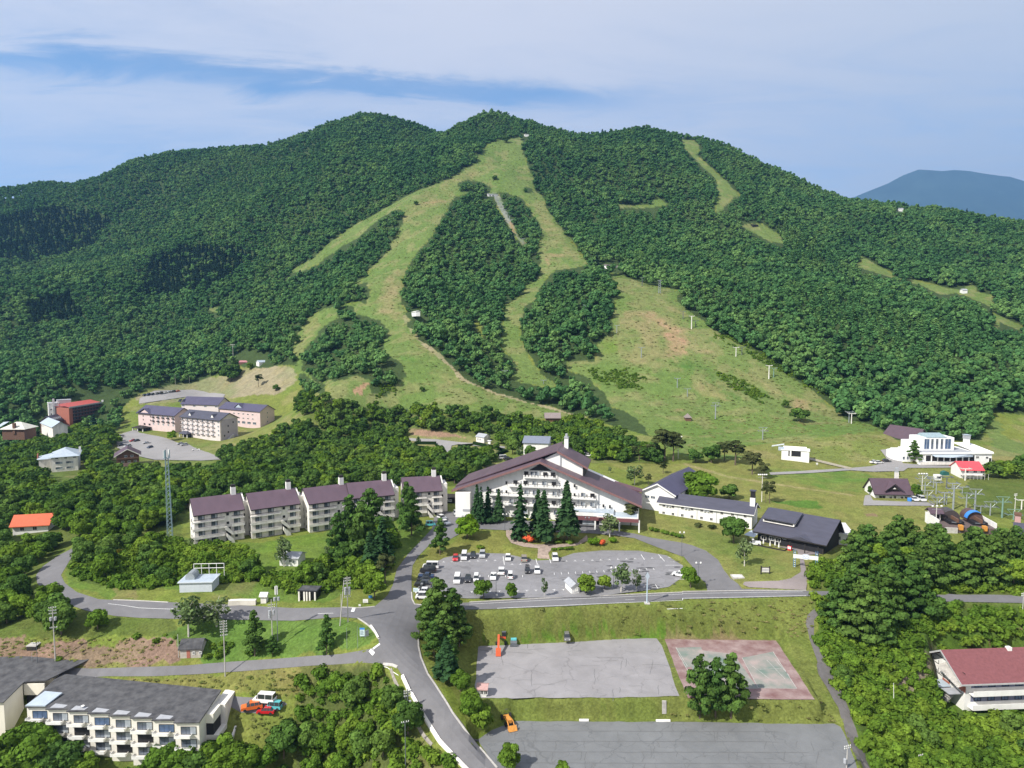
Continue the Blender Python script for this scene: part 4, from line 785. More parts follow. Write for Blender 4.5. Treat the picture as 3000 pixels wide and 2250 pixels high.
for i, (f, y) in enumerate(((.16, -3.4), (.28, -4.2), (.33, -2.8), (.41, -4.0))):
    M = Matrix.Rotation(rz, 3, 'Z') @ Vector((l * f, y, .17)); u = thing('closed_parasol', ['closed white parasol at the left end of the lodge terrace', 'closed white parasol at the front rail of the lodge terrace, second from the left', 'closed white parasol nearest the lodge wall on the terrace', 'closed white parasol at the right end of the lodge terrace'][i], 'parasol', loc + M, 0, 'parasols on the lodge terrace')
    part(u, 'pole', lambda mb: mb.tube([(0, 0, 0), (0, 0, 2.6)], .04, GREYM)); part(u, 'canopy', lambda mb: mb.lathe([(.02, .8), (.26, .9), (.2, 1.6), (.05, 2.5), (0, 2.6)], WHITE, 8)); part(u, 'base', lambda mb: mb.lathe([(.0, 0), (.3, 0), (.3, .1), (0, .12)], GREYM, 10))
M = Matrix.Rotation(rz, 3, 'Z') @ Vector((l * .56, -3.2, .05)); u = thing('vending_machine', 'red and white vending machine on the lodge porch', 'vending machine', loc + M, rz)
part(u, 'cabinet', lambda mb: mb.b(-.55, .55, -.4, .4, 0, 1.85, mat('red_paint', (.65,.03,.04), .35))); part(u, 'display', lambda mb: mb.b(-.48, .48, -.43, -.4, 1.0, 1.75, mat('white_panel', (.8,.8,.8), .3))); part(u, 'slot', lambda mb: mb.b(-.4, .2, -.42, -.4, .2, .45, DARK))
o, l2 = house('storage_annex', 'plain white flat roofed annex at the right end of the black lodge', (2441, 1592), (2500, 1600), .9, 13, 3.2, kind='flat', roof=mat('white_sheet_roof', (.66,.66,.62), .5, .08, 1, stretch=(3,.3,1)), ov=.3, wins=[('f', [(1.3, 1.9)], 1.4, .8, GLASS)], winm=BLACKW)
o.rotation_euler.z = R(-14)
part(o, 'roof_rib', lambda mb: [mb.b(-.2, l2 + .2, i * 1.8 + .3, i * 1.8 + .5, 3.47, 3.55, GREYM) for i in range(7)])

# ------------------------------------------------------------ apartment row
B5 = lambda x, y: (520 + x / 2.6976, 1360 + y / 2.6976)
def apartment(P0, zb_, L_, label, th=R(31), W=11.0):
    loc = Vector(PZ(*P0, zb_)); o = thing('apartment_block', label, 'apartment block', loc, th, 'apartment blocks in the stepped row'); foot(loc, th, -3, L_ + 4, -2, W + 2); H_ = 10.3; n1 = .60 * L_
    part(o, 'wall', lambda mb: (walls(mb, L_, W, H_, OLDW, 3.4, .62, base=-5), mb.b(L_, L_ + 2.6, 3.5, W - 1, -5, 11.5, OLDW), mb.b(.5 * L_, .505 * L_, -.01, 0, 0, 1, OLDW)))
    part(o, 'roof', lambda mb: gable_roof(mb, L_, W, H_, 3.4, PURP, .62, .9, .25, edge=BLACKW))
    part(o, 'chimney', lambda mb: (mb.b(L_ - 2.6, L_ - 1.1, 6.2, 7.6, 11, 16.2, WHITE), mb.b(L_ - 2.5, L_ - 1.2, 6.3, 7.5, 16.2, 17.0, BLACKW)))
    part(o, 'parapet', lambda mb: (mb.ext([(3.4, 10.2), (W - 1, 10.2), (W - 1, 12.6), (7, 13.9), (3.4, 11.9)], L_ + .5, L_ + 1.0, OLDW, 'x'),))
    for f in range(4):
        z = f * 2.6
        if f: 
            part(o, 'balcony', lambda mb: (mb.b(-.4, n1, -1.2, 0, z - .2, z, OLDW), mb.b(-.4, n1, -1.25, -1.13, z - .2, z + (.55 if f < 3 else .15), OLDW), mb.b(-.4, n1, -1.25, -1.17, z + .75, z + .9, BLACKW if f == 3 else OLDW)))
            part(o, 'balcony', lambda mb: (mb.b(.74 * L_, L_ + .1, -1.2, 0, z - .2, z, OLDW), mb.b(.74 * L_, L_ + .1, -1.25, -1.13, z - .2, z + (.55 if f < 3 else .15), OLDW), mb.b(.74 * L_, L_ + .1, -1.25, -1.17, z + .75, z + .9, BLACKW if f == 3 else OLDW)))
    wA = winmesh(1.7, 1.5, BLACKW, None); wB = winmesh(.6, .6, BLACKW, DARK, 0)
    windows(o, wA, [(L_ * a, z) for a in (.14, .40, .86) for z in (1.3, 3.9, 6.5, 9.0) if not (a > .8 and z < 2)]); windows(o, wB, [(L_ * .67, 9.0), (L_ * .67, 6.2), (L_ * .84, 1.6)]); windows(o, winmesh(.5, .7, BLACKW, DARK, 0), [(W * a, z) for a in (.3, .62) for z in (1.5, 4.1, 6.7)], 'l')
    part(o, 'staircase', lambda mb: (mb.ext([(.62 * L_, 2.2), (.62 * L_, 3.4), (.76 * L_, 1.2), (.80 * L_, -1), (.72 * L_, -1)], -2.6, -1.5, OLDW, 'y'), mb.ext([(.60 * L_, 5.4), (.64 * L_, 5.4), (.76 * L_, 3.2), (.76 * L_, 2.2), (.60 * L_, 4.4)], -1.5, -.4, OLDW, 'y'), mb.b(.63 * L_, .72 * L_, -.5, -.02, 0, 4.8, DARK)))
    for z in (3.8, 7.2): part(o, 'vent', lambda mb: mb.box((L_ + .6, 3.4, z), (.9, .3, .9), BLACKW))
    return o
apartment(B5(140, 650), .8, 14.8, 'weathered white apartment block with purple roof, leftmost of the stepped row'); apartment(B5(590, 596), .8, 15.4, 'second block from the left in the purple roofed apartment row')
apartment(B5(1045, 546), 1.0, 15.0, 'middle block of the purple roofed apartment row, partly behind trees'); apartment(B5(1370, 496), 1.2, 15.0, 'fourth block of the apartment row, mostly hidden behind tall green trees', R(22)); apartment(B5(1790, 442), 1.4, 13.5, 'apartment block nearest the chalet hotel, rightmost of the stepped row', R(14))
o, _ = house('linking_shed', 'low black shed between the apartment row and the chalet hotel', B5(2110, 330), B5(2210, 335), 1.5, 5, 3.2, .8, roof=BLACKW, wall=BLACKW, ov=.3, wins=[('f', [(1.2, 2.2), (2.4, 2.2)], .8, .7, GLASS)])

# ------------------------------------------------------------ balcony block at the lower left
x0_, y0_, z0_ = -103.6, 145.0, -19.0; bb = thing('balcony_block', 'cream apartment block with stepped bays and balconies under a flat dark roof', 'apartment block', (x0_, y0_, z0_), 0); foot((x0_, y0_), 0, -2, 44, -1, 12); foot((x0_, y0_), 0, 20, 44, -6, 0)
PROF = lambda x, y: 8.75 + .085 * (y + .175 * x)
bw = 4.92; CREAMW = mat('cream_balcony_wall', (.68,.65,.58), .85, .07, .4)
def yk(k_): return -.85 * k_
def fn(mb):
    for k_ in range(8):
        xa, xb = k_ * bw, (k_ + 1) * bw; ya = yk(k_); yb_ = 11.2 - .175 * xa
        za = PROF(xa, ya) - .05; zb2 = PROF(xa, yb_) - .05
        mb.ext([(ya + .002 * k_, -4), (yb_ - .3, -4), (yb_ - .3, zb2), (ya + .002 * k_, za)], xa, xb - (.0 if k_ == 7 else .0), CREAMW, 'x')
part(bb, 'wall', fn)
def fn(mb):
    fr = []
    for k_ in range(8): fr += [(k_ * bw - .1, yk(k_) - .45), ((k_ + 1) * bw - .1, yk(k_) - .45)]
    fr[-1] = (8 * bw + .3, fr[-1][1]); bk = [(8 * bw + .3, 11.6 - .175 * 8 * bw), (-.2, 11.9)]
    pl = fr + bk; n = len(pl); vs = [(a, b_, PROF(a, b_) + .18) for a, b_ in pl] + [(a, b_, PROF(a, b_) - .1) for a, b_ in pl]
    mb.add(vs, [list(range(n)), list(range(n, 2 * n))[::-1]] + [(i, n + i, n + (i + 1) % n, (i + 1) % n) for i in range(n)], BITU)
part(bb, 'roof', fn)
part(bb, 'roof_flashing', lambda mb: [mb.add([(k_ * bw + .6, yk(k_) - .3 + .2, PROF(k_ * bw, yk(k_)) + .2), (k_ * bw + 3.6, yk(k_) - .2, PROF(k_ * bw + 3.6, yk(k_)) + .2), (k_ * bw + 3.9, yk(k_) + .8, PROF(k_ * bw + 3.9, yk(k_) + .8) + .2), (k_ * bw + .9, yk(k_) + 1.4, PROF(k_ * bw + .9, yk(k_) + 1.4) + .2)], [(0, 1, 2, 3)], GREYM) for k_ in range(1, 7)])
part(bb, 'lift_roof', lambda mb: mb.add([(.1, -.5, 9.25), (4.3, -.5, 9.2), (5.4, 3.6, 9.85), (1.2, 4.2, 9.9), (.1, -.5, 9.0), (4.3, -.5, 8.95), (5.4, 3.6, 9.6), (1.2, 4.2, 9.65)], [(0, 1, 2, 3), (0, 4, 5, 1), (1, 5, 6, 2), (2, 6, 7, 3), (3, 7, 4, 0)], SILV))
wins_ = [winmesh(3.0, 1.55, BLACKW, g, 2, .05) for g in (None, BLUEG, DARK)]
RAIL = mat('rail_white', (.72,.71,.68), .6, .1, 2)
for k_ in range(8):
    for f in range(3):
        z = 6.9 - f * 2.75 + .085 * (yk(k_) + .175 * k_ * bw); 
        put('window', wins_[0 if (k_ + f) % 3 else (1 if f == 0 else 2)], bb, (k_ * bw + 2.75, yk(k_) - .03, z))
        put('balcony', bpy.data.meshes.get('balcony_unit') or (lambda m: (setattr(m, 'name', 'balcony_unit'), m)[1])((lambda mb: (mb.b(-2.2, 1.0, -1.15, 0, -1.1, -.93, CREAMW), mb.b(-2.2, 1.0, -1.2, -1.12, -1.1, -.45, RAIL), mb.b(-2.25, -2.17, -1.15, 0, -1.1, -.45, RAIL), mb.b(.95, 1.03, -1.15, 0, -1.1, -.6, RAIL), mb.tube([(-2.2, -1.16, -.2), (1.0, -1.16, -.2)], .035, GREYM, 4), mb.tube([(-2.2, 0, -.2), (-2.2, -1.16, -.2)], .035, GREYM, 4), mb.mesh('balcony'))[-1])(MB())), bb, (k_ * bw + 2.5, yk(k_) - .04, z))
part(bb, 'end_balcony', lambda mb: (mb.b(8 * bw, 8 * bw + 1.6, -2.8, 1.2, 6.6, 8.6, CREAMW), mb.b(8 * bw + .02, 8 * bw + 1.5, -2.7, 1.0, 4.0, 6.6, DARK), mb.b(8 * bw, 8 * bw + 2.6, -2.9, 1.6, 3.0, 4.0, CREAMW), mb.b(8 * bw, 8 * bw + 1.5, -2.7, 1.0, .6, 3.0, DARK), mb.b(8 * bw, 8 * bw + 2.4, 1.4, 7.5, -3, 8.4, OLDW), mb.b(8 * bw + 2.4, 8 * bw + 3.6, 5.5, 8.5, -2, 5.5, DARK)))
part(bb, 'retaining_wall', lambda mb: mb.ext([(-3, -3), (9.5, -3), (9.5, 7.2), (-3, 1.0)], 8 * bw + 4.2, 8 * bw + 4.6, OLDW, 'x'))
part(bb, 'satellite_dish', lambda mb: (mb.lathe([(.0, 0), (.3, .08), (.42, .22)], WHITE, 10, (12.6, -1.2, 9.3)), mb.tube([(12.6, -1.2, 8.8), (12.6, -1.2, 9.4)], .04, GREYM)))
b2 = thing('balcony_block', 'cream block with blank side wall joined to the left of the stepped balcony block', 'apartment block', (-136, 146.5, -19), 0); foot((-136, 146.5), 0, 0, 27, 0, 15)
part(b2, 'wall', lambda mb: (mb.ext([(0, -4), (6.0, -4), (6.0, 10.0), (0, 8.95)], 0, 26.4, CREAM, 'x'), mb.ext([(6, -4), (15, -4), (15, 10.6), (6, 9.8)], 0, 24.6, CREAM, 'x'), mb.b(24.6, 31, 9.5, 14, -2, 9.6, CREAM)))
part(b2, 'roof', lambda mb: mb.add([(-.2, -.5, 9.1), (26.7, -.5, 9.1), (26.7, 6.2, 10.2), (31.2, 6.8, 10.2), (38.5, 18.5, 11.6), (-.2, 20, 12.0), (-.2, -.5, 8.9), (26.7, -.5, 8.9), (26.7, 6.2, 9.98), (31.2, 6.8, 9.98), (38.5, 18.5, 11.4), (-.2, 20, 11.8)], [(0, 1, 2, 3, 4, 5), (11, 10, 9, 8, 7, 6)] + [(i, 6 + i, 6 + (i + 1) % 6, (i + 1) % 6) for i in range(6)], BITU))
part(b2, 'balcony', lambda mb: (mb.b(26.4, 31, 6.3, 6.6, 7.0, 9.6, CREAM), mb.b(26.6, 31, 6.8, 9.5, 4.2, 7.0, DARK), mb.b(26.4, 31, 6.2, 6.5, 3.2, 4.6, CREAM)))
part(b2, 'chimney', lambda mb: (mb.b(20, 22.2, 17, 18.8, 11.5, 13.2, BLACKW), mb.b(19.9, 22.3, 16.9, 18.9, 13.2, 13.4, CONC)))
windows(b2, wins_[0], [(23.5, 6.5), (23.5, 3.8), (18, 6.5)], 'f')

# ------------------------------------------------------------ red roofed building at the lower right
loc = Vector((102.4, 153.8, -16.2)); rb = thing('red_roofed_house', 'white house with dark red shingle roof and long balconies, among shrubs at lower right', 'building', loc, R(4)); foot(loc, R(4), -4, 32, -3, 14)
part(rb, 'wall', lambda mb: (mb.ext([(0, -4), (12, -4), (12, 7.6), (6, 10.9), (0, 7.6)], 0, 30, WHITE, 'x'), mb.b(1.4, 30, -.02, 0, 5.2, 7.4, mat('painted_wall_shade', (.16,.17,.24), .8)), mb.b(1.4, 30, -.02, 0, 2.0, 4.2, MATS['painted_wall_shade'])))  # dark blue sheets: shade behind the balconies painted on the white wall
part(rb, 'roof', lambda mb: gable_roof(mb, 30, 12, 7.6, 3.6, REDT, .5, 1.5, 2.0, t=.25, edge=mat('grey_eave', (.4,.4,.4), .7)))
for z in (4.2, 1.0): part(rb, 'balcony', lambda mb: (mb.b(.8, 30, -1.6, 0, z - .2, z, WHITE), mb.b(.8, 30, -1.65, -1.55, z - .2, z + 1.05, WHITE)))
windows(rb, winmesh(1.5, 1.5, BLACKW, BLUEG), grid(3, 29, 9, (3.0, 6.2)))
part(rb, 'half_timbering', lambda mb: ([mb.b(-.06, -.01, a, a + .14, 4, 7.4, BLACKW) for a in (1, 3, 5, 7, 9, 11)], [mb.b(-.06, -.01, .2, 11.8, z, z + .14, BLACKW) for z in (4.2, 6.4, 8.4)], [mb.box((-.04, a, 5.3), (.05, .12, 2.6), BLACKW, rx=R(35 * s)) for a, s in ((2, 1), (4, -1), (8, 1), (10, -1))]))
part(rb, 'staircase', lambda mb: (mb.b(-3.4, -.1, .5, 3.2, 3.6, 3.75, GREYM), mb.b(-4.2, -.8, 3.4, 6.6, 3.8, 4.0, SILV), [mb.tube([(a, b_, -3), (a, b_, 3.8)], .07, GREYM, 5) for a, b_ in ((-4, 3.6), (-1, 3.6), (-4, 6.4))], [mb.b(-2.2 - i * .28, -1.2 - i * .28, 1.2, 2.4, 3.4 - i * .3, 3.5 - i * .3, CONC) for i in range(12)]))
part(rb, 'canopy', lambda mb: mb.add([(-2.6, -1.0, 6.0), (-2.6, 6.5, 7.6), (-.1, 6.5, 8.2), (-.1, -1.0, 6.6)], [(0, 1, 2, 3), (3, 2, 1, 0)], OLDW)); part(rb, 'red_panel', lambda mb: (mb.b(-.1, -.02, -.2, 3.2, 4.2, 5.6, BRICKR), mb.b(-.12, -.03, 5, 7.4, 2, 4, BRICKR)))
part(rb, 'roof_vent', lambda mb: mb.b(14, 15, 5.2, 6.2, 11, 11.8, WHITE))

# ------------------------------------------------------------ pink hotel, four wings
pg = 'wings of the pink hotel'
def rowwin(o, l, n, zs, w_=1.3, h_=1.2, x0=1.5, x1=None, gl=None): windows(o, winmesh(w_, h_, WHITE, gl, 1), grid(x0, (x1 or l - 1.5), n, zs), 'f', l)
PW = mat('pale_pink_render', (.62,.55,.53), .85, .06, .4)
G5 = lambda x, y: (380 + x / 5.027, 1130 + y / 5.027)
o, l = house('hotel_wing', 'front wing of the pink hotel with rows of balconies and small white dormers', G5(770, 745), G5(1338, 812), -5, 14, 13.6, 3.6, roof=SLATE, wall=PW, ov=1.0, ovx=1.0, group=pg, cat='hotel', edge=BLACKW)
rowwin(o, l, 8, (3.6, 6.4, 9.2, 12.0))
for z in (2.7, 5.5, 8.3, 11.1): part(o, 'balcony', lambda mb: [mb.b(1.5 + (l - 3) * i / 7 - 1.5, 1.5 + (l - 3) * i / 7 + 1.5, -.9, 0, z - .12, z + .1, PW) for i in range(7)] + [mb.b(1.5 + (l - 3) * i / 7 - 1.5, 1.5 + (l - 3) * i / 7 + 1.5, -.92, -.86, z + .1, z + .6, BLACKW) for i in range(7)])
for a in (.2, .78): part(o, 'dormer', lambda mb: (mb.add([(l * a - 1.4, .8, 14.4), (l * a + 1.4, .8, 14.4), (l * a, .8, 16.2), (l * a, 5.2, 16.4)], [(0, 1, 2)], WHITE), mb.add([(l * a - 1.8, .7, 14.3), (l * a, .7, 16.6), (l * a, 5.4, 16.7), (l * a + 1.8, .7, 14.3), (l*a-1.8, 3.4, 15.4), (l*a+1.8, 3.4, 15.4)], [(0, 1, 2, 4), (3, 5, 2, 1)], SLATE)))
part(o, 'porch', lambda mb: (hip_roof(mb, 8, 4, 2.8, 1.6, SLATE, .3), [mb.b(a, a + .4, .3, .7, -1, 2.8, WHITE) for a in (0, 3.8, 7.6)], mb.b(.6, 7.4, 2, 4, -1, 2.6, DARK)), (2.2, -4, 0))
part(o, 'end_wall', lambda mb: mb.b(l, l + .3, 1, 13, -4, 13.4, mat('mauve_render', (.40,.35,.40), .85, .08, .4))); windows(o, winmesh(.6, 1.0, BLACKW, DARK, 0), [(6, 5), (6, 9), (3, 3), (10, 11)], 'r', l + .3)
part(o, 'stair_ramp', lambda mb: mb.ext([(1, -2), (9, -2), (9, 3.4)], l + .5, l + 2.2, CONC, 'x'))
o, l = house('hotel_wing', 'left wing of the pink hotel above the dark entrance canopy', G5(135, 645), G5(672, 700), -4.6, 14, 12.4, 4.2, roof=INDIGO, wall=PINK, ov=1.0, ovx=1.0, group=pg, cat='hotel', edge=BLACKW)
rowwin(o, l, 5, (5.2, 7.9, 10.6), x0=l * .42, x1=l - 1.6); windows(o, winmesh(.4, .9, BLACKW, DARK, 0), grid(l * .14, l * .34, 2, (7.4, 10.0)), 'f'); windows(o, winmesh(1.6, 1.0, BLACKW, DARK, 1), grid(l * .17, l * .31, 2, (4.4,)), 'f')
for z in (7.0, 9.7): part(o, 'balcony', lambda mb: [mb.b(l * .42 - 1.2 + i * (l * .58 - 1.6) / 4, l * .42 + 1.2 + i * (l * .58 - 1.6) / 4, -.9, 0, z - .12, z + .5, BLACKW) for i in range(5)])
part(o, 'gable', lambda mb: (mb.ext([(l * .02, 11), (l * .36, 11), (l * .19, 14.6)], -.3, 1.5, PINK, 'y'), mb.ext([(l * -.02, 11.4), (l * .19, 15.1), (l * .4, 11.4), (l * .4, 11.8), (l * .19, 15.6), (l * -.02, 11.8)], -.9, 3, INDIGO, 'y')))
part(o, 'entrance_canopy', lambda mb: (hip_roof(mb, 11, 7, 2.6, 1.4, BLACKW, .3), mb.b(1, 10, 3, 7, -1, 2.5, DARK), [mb.b(a, a + .5, .3, .8, -1, 2.6, WHITE) for a in (0, 5, 10.4)]), (2.5, -7, 0))
o, l = house('hotel_wing', 'plain right wing of the pink hotel with a pale triangular dormer', G5(1335, 548), G5(1925, 605), -1, 13, 10.8, 3.6, roof=INDIGO, wall=PINK, ov=.8, ovx=.8, group=pg, cat='hotel')
windows(o, winmesh(1.5, .7, WHITE, DARK, 1), grid(l * .36, l * .82, 5, (5.0, 8.0)), 'f'); windows(o, winmesh(3.2, 1.6, WHITE, GLASS, 2), grid(l * .33, l * .86, 5, (2.0,)), 'f'); windows(o, winmesh(.7, .9, WHITE, DARK, 0), [(6.5, 3), (6.5, 6), (6.5, 9), (11, 2)], 'r', l)
part(o, 'dormer', lambda mb: (mb.ext([(l * .36, 11.9), (l * .52, 11.9), (l * .44, 14.2)], 1.2, 1.4, SILV, 'y'), mb.add([(l * .33, 1.0, 11.8), (l * .44, 1.0, 14.8), (l * .55, 1.0, 11.8), (l * .44, 6.4, 14.9), (l*.33, 3.4, 12.9), (l*.55, 3.4, 12.9)], [(0, 1, 3, 4), (2, 5, 3, 1)], INDIGO)))
o, l = house('hotel_wing', 'rear wing of the pink hotel, mostly roof showing behind the front wing', G5(770, 470), G5(1310, 490), 0.5, 14, 10.6, 4.4, roof=INDIGO, wall=PW, ov=.8, ovx=.8, group=pg, cat='hotel')
rowwin(o, l, 4, (9.0,), 2.2, .8, gl=GLASS)
for a in (.0, .1): part(o, 'dormer', lambda mb: mb.add([(l * a - 4, 1.2, 11.6), (l * a - 2.6, 1.0, 13.6), (l * a - 1.2, 1.2, 11.6), (l * a - 2.6, 4.5, 13.6)], [(0, 2, 1), (0, 1, 3), (1, 2, 3)], SLATE))

# ------------------------------------------------------------ houses in the left wood
H4 = lambda x, y: (x / 4.608, 1150 + y / 4.608)
o, l = house('silver_roofed_house', 'three storey white house with pale metal hip roof among the trees', H4(700, 1090), H4(1060, 1060), -7.5, 17, 8.4, 3.4, roof=SILV, kind='hip', wall=OLDW, ov=1.0, wins=[('f', [(3.4, 5.2), (8.2, 5.2), (3.4, 2.4), (8.2, 2.4)], 3.2, 1.1, None), ('f', [(2.5, 7.6), (6.5, 7.6), (10.5, 7.6)], 1.2, .6, DARK)])
part(o, 'side_wing', lambda mb: (mb.b(-6, 0, 5, 15, -4, 6.8, OLDW), mb.add([(-6.8, 4, 7), (0, 4, 7), (0, 16, 7), (-6.8, 16, 7), (0, 9, 9.4)], [(0, 1, 4), (0, 4, 3), (3, 4, 2)], SILV))); part(o, 'red_gable', lambda mb: mb.ext([(8, 6.9), (13, 6.9), (12, 9.2), (9, 9.2)], -7.0, -6.7, BRICKR, 'x')); part(o, 'chimney', lambda mb: mb.b(l, l + 1, 9, 10, 8, 11.5, WHITE))
o, l = house('timber_chalet', 'brown timber chalet with purple gable roof beside the hotel car park', H4(1575, 985), H4(1880, 960), -6.0, 11, 5.4, 3.2, roof=PURP, axis='y', wall=BROWNW, ov=1.2, ovx=1.2, edge=OLDW, wins=[('f', [(3, 1.6), (6, 1.6), (9, 1.6), (4.5, 4.6), (7.5, 4.6)], 1.3, 1.0, GLASS)])
part(o, 'stone_base', lambda mb: mb.b(-.1, l + .1, -.15, -.02, -2, 1.0, PINKB)); part(o, 'balcony', lambda mb: (mb.b(.2, l - .2, -1.2, 0, 3.2, 3.35, BROWNW), mb.b(.2, l - .2, -1.2, -1.1, 3.3, 4.1, BROWNW)))
DARKBAL = mat('dark_brick_facade', (.055,.03,.03), .8, .25, 2)
o, l = house('red_topped_hotel', 'dark brick hotel with bright red roof and rows of balconies', H4(985, 400), H4(1360, 330), -3.5, 14, 11.5, .5, kind='flat', roof=REDM, wall=DARKBAL, ov=.6, cat='hotel')
part(o, 'brick_end', lambda mb: mb.b(-3.6, 0, -.2, 10, -3, 11.2, BRICKR)); part(o, 'red_slope', lambda mb: mb.add([(-4, -.8, 11.6), (l + .8, -.8, 11.6), (l + .8, 9, 13.8), (-4, 9, 13.8)], [(0, 1, 2, 3)], REDM)); part(o, 'fascia', lambda mb: mb.b(-4, l + .9, -1.0, -.8, 10.9, 12.0, GREYM))
for z in (1.5, 4.0, 6.5, 9.0): part(o, 'balcony', lambda mb: (mb.b(.2, l - .2, -1.3, 0, z - .15, z, PINKB), mb.b(.2, l - .2, -1.35, -1.28, z, z + .5, mat('balcony_red', (.10,.04,.04), .7))))
windows(o, winmesh(1.6, 1.4, DARKBAL, GLASS, 1), grid(2, l - 2, 9, (2.6, 5.1, 7.6, 10.0)), 'f')
o, l = house('white_tower_block', 'white tower with tall chimney left of the red topped hotel', H4(665, 390), H4(810, 380), -3.5, 10, 13.5, .5, kind='flat', roof=GREYM, ov=.2, wins=[('f', [(1.6, 9), (1.6, 5.5), (5.2, 8), (5.2, 4.5)], .9, 1.1, DARK)])
part(o, 'chimney', lambda mb: mb.b(2.6, 4.0, -.8, .2, -2, 17, WHITE)); part(o, 'upper_block', lambda mb: (mb.b(l - 1, l + 8, 2, 9, -2, 15.2, PW), mb.b(l - 1.2, l + 8.2, 1.8, 9.2, 15.2, 15.5, GREYM)))
o, l = house('dormered_house', 'low house with dark roof and row of white dormers below the white tower', H4(720, 470), H4(950, 410), -5, 9, 4.5, 3.4, roof=SLATE, wall=BROWNW, ov=.6)
for i in range(5): part(o, 'dormer', lambda mb: (mb.ext([(1.5 + i * 2.3, 4.9), (2.9 + i * 2.3, 4.9), (2.2 + i * 2.3, 6.3)], .6, .7, WHITE, 'y'), mb.add([(1.3+i*2.3,.5,4.9),(2.2+i*2.3,.5,6.6),(3.1+i*2.3,.5,4.9),(2.2+i*2.3,3.4,6.7)], [(0,1,3),(1,2,3)], SLATE)))
o, l = house('silver_gabled_house', 'small house with pale grey metal roof left of the dormered house', H4(560, 480), H4(715, 545), -5, 9, 4.2, 3.0, roof=SILV, wall=OLDW, ov=.8, wins=[('f', [(2, 2), (5, 2)], 1, 1, DARK)])
o, l = house('white_roofed_house', 'wide low house with cream white roof and brown chimney at the left edge', H4(30, 560), H4(330, 560), -5, 12, 3.4, 4.2, roof=mat('cream_roof', (.62,.60,.52), .6, .08, .5), kind='hip', wall=BROWNW, ov=1.2)
part(o, 'chimney', lambda mb: mb.b(l * .5, l * .5 + 1.6, -.6, 1.2, 0, 7.5, BROWNW)); part(o, 'side_roof', lambda mb: mb.add([(-8, 2, 3), (-1, 0, 5), (-1, 9, 7.4), (-5, 9, 7)], [(0, 1, 2, 3)], SILV))
o, l = house('purple_roofed_villa', 'white villa with dark roof right of the red topped hotel', H4(1365, 320), H4(1560, 310), -3, 10, 7, 3.4, roof=INDIGO, ov=.8, wins=[('f', [(2, 5), (5, 5), (2, 2), (5, 2)], 1, 1.1, DARK)])
part(o, 'chimney', lambda mb: mb.b(.6, 2, 2, 3.4, 6, 12.6, WHITE)); part(o, 'gable', lambda mb: (mb.ext([(0, 4.5), (6.5, 4.5), (2.8, 8.6)], -2.4, 3, WHITE, 'y'), mb.ext([(2.8, 8.6), (8, 5), (8, 5.3), (2.8, 9)], -3, 4, INDIGO, 'y'))); windows(o, winmesh(1.0, 1.6, WHITE, DARK, 1), [(3, 6)], 'f')
o, l = house('orange_roofed_house', 'house with bright orange red metal roof half hidden by trees at the left edge', (38, 1572), (142, 1566), -3.6, 7, 4.0, 2.6, roof=ORNG, wall=WHITE, ov=.8, wins=[('f', [(3, 2.5), (7, 2.5)], 1.2, 1.2, DARK)])

# ------------------------------------------------------------ buildings at the right
E4 = lambda x, y: (2500 + x / 4.148, 1220 + y / 4.148)
o, l = house('brown_roofed_lodge', 'small white lodge with steep brown purple roof and central gable dormer', E4(258, 1032), E4(700, 1040), 1.6, 9.5, 3.6, 4.4, roof=mat('plum_roof', (.085,.055,.07), .6, .12, .5), ov=.9, ovx=.5, edge=BLACKW, wins=[('f', [(2.8, 1.7)], 2.4, 1.1, DARK), ('f', [(6.0, 1.4), (7.6, 1.6), (10.2, 1.4), (11.8, 1.5)], .9, 1.3, DARK)])
part(o, 'dormer', lambda mb: (mb.ext([(l * .36, 4.6), (l * .68, 4.6), (l * .52, 6.6)], -.3, -.2, BLACKW, 'y'), mb.ext([(l * .48, 5.1), (l * .57, 5.1), (l * .525, 5.7)], -.36, -.3, WHITE, 'y'), mb.add([(l * .23, -.9, 4.15), (l * .52, -.9, 7.2), (l * .8, -.9, 4.1), (l * .52, 4, 7.6)], [(0, 1, 3), (1, 2, 3)], MATS['plum_roof']), mb.add([(l * .23, -.95, 3.9), (l * .52, -.95, 6.9), (l * .8, -.95, 3.9), (l * .8, -.95, 4.15), (l * .52, -.95, 7.25), (l * .23, -.95, 4.2)], [(0, 1, 4, 5), (1, 2, 3, 4)], BLACKW)))
part(o, 'chimney', lambda mb: (mb.b(l * .74, l * .82, 5.5, 7, 6, 10.4, OLDW), mb.b(l * .74, l * .81, 5.6, 6.9, 10.4, 12.2, GREYM))); part(o, 'eave_wall', lambda mb: mb.b(0, l, -.06, -.01, 2.6, 3.6, BLACKW))
WHITER = mat('bright_white', (.78,.78,.76), .8, .05, .5)
zb3 = 6.0; loc, rz, l = frame(E4(800, 565), E4(1680, 562), zb3); mo = thing('modern_hall', 'modern white concrete building with tall glazed block above a flat roofed base', 'building', loc, rz); foot(loc, rz, -12, l + 2, -3, 26)
def fn(mb):
    mb.b(0, l, 0, 18, -4, 4.6, WHITER); mb.b(l * .10, l * .72, -.3, 0, 0, .1, WHITER); mb.lathe([(6.0, -4), (6.0, 4.4), (5.6, 4.4), (5.6, 3.9), (0, 3.9)], WHITER, 24, (-4.5, 8, 0)); mb.b(-5, 2, 6, 16, -4, 4.4, WHITER)
part(mo, 'wall', fn)
part(mo, 'roof', lambda mb: (mb.b(.4, l * .78, .6, 17.6, 4.6, 4.66, GREYM), mb.ext([(0, 4.6), (1, 4.6), (18, 6.2), (18, 6.6), (0, 5.0)], l * .80, l + .8, WHITER, 'x'), mb.b(-.2, l + .4, -.6, 0, 4.2, 4.9, WHITER)))
xa, xb = l * .12, l * .60
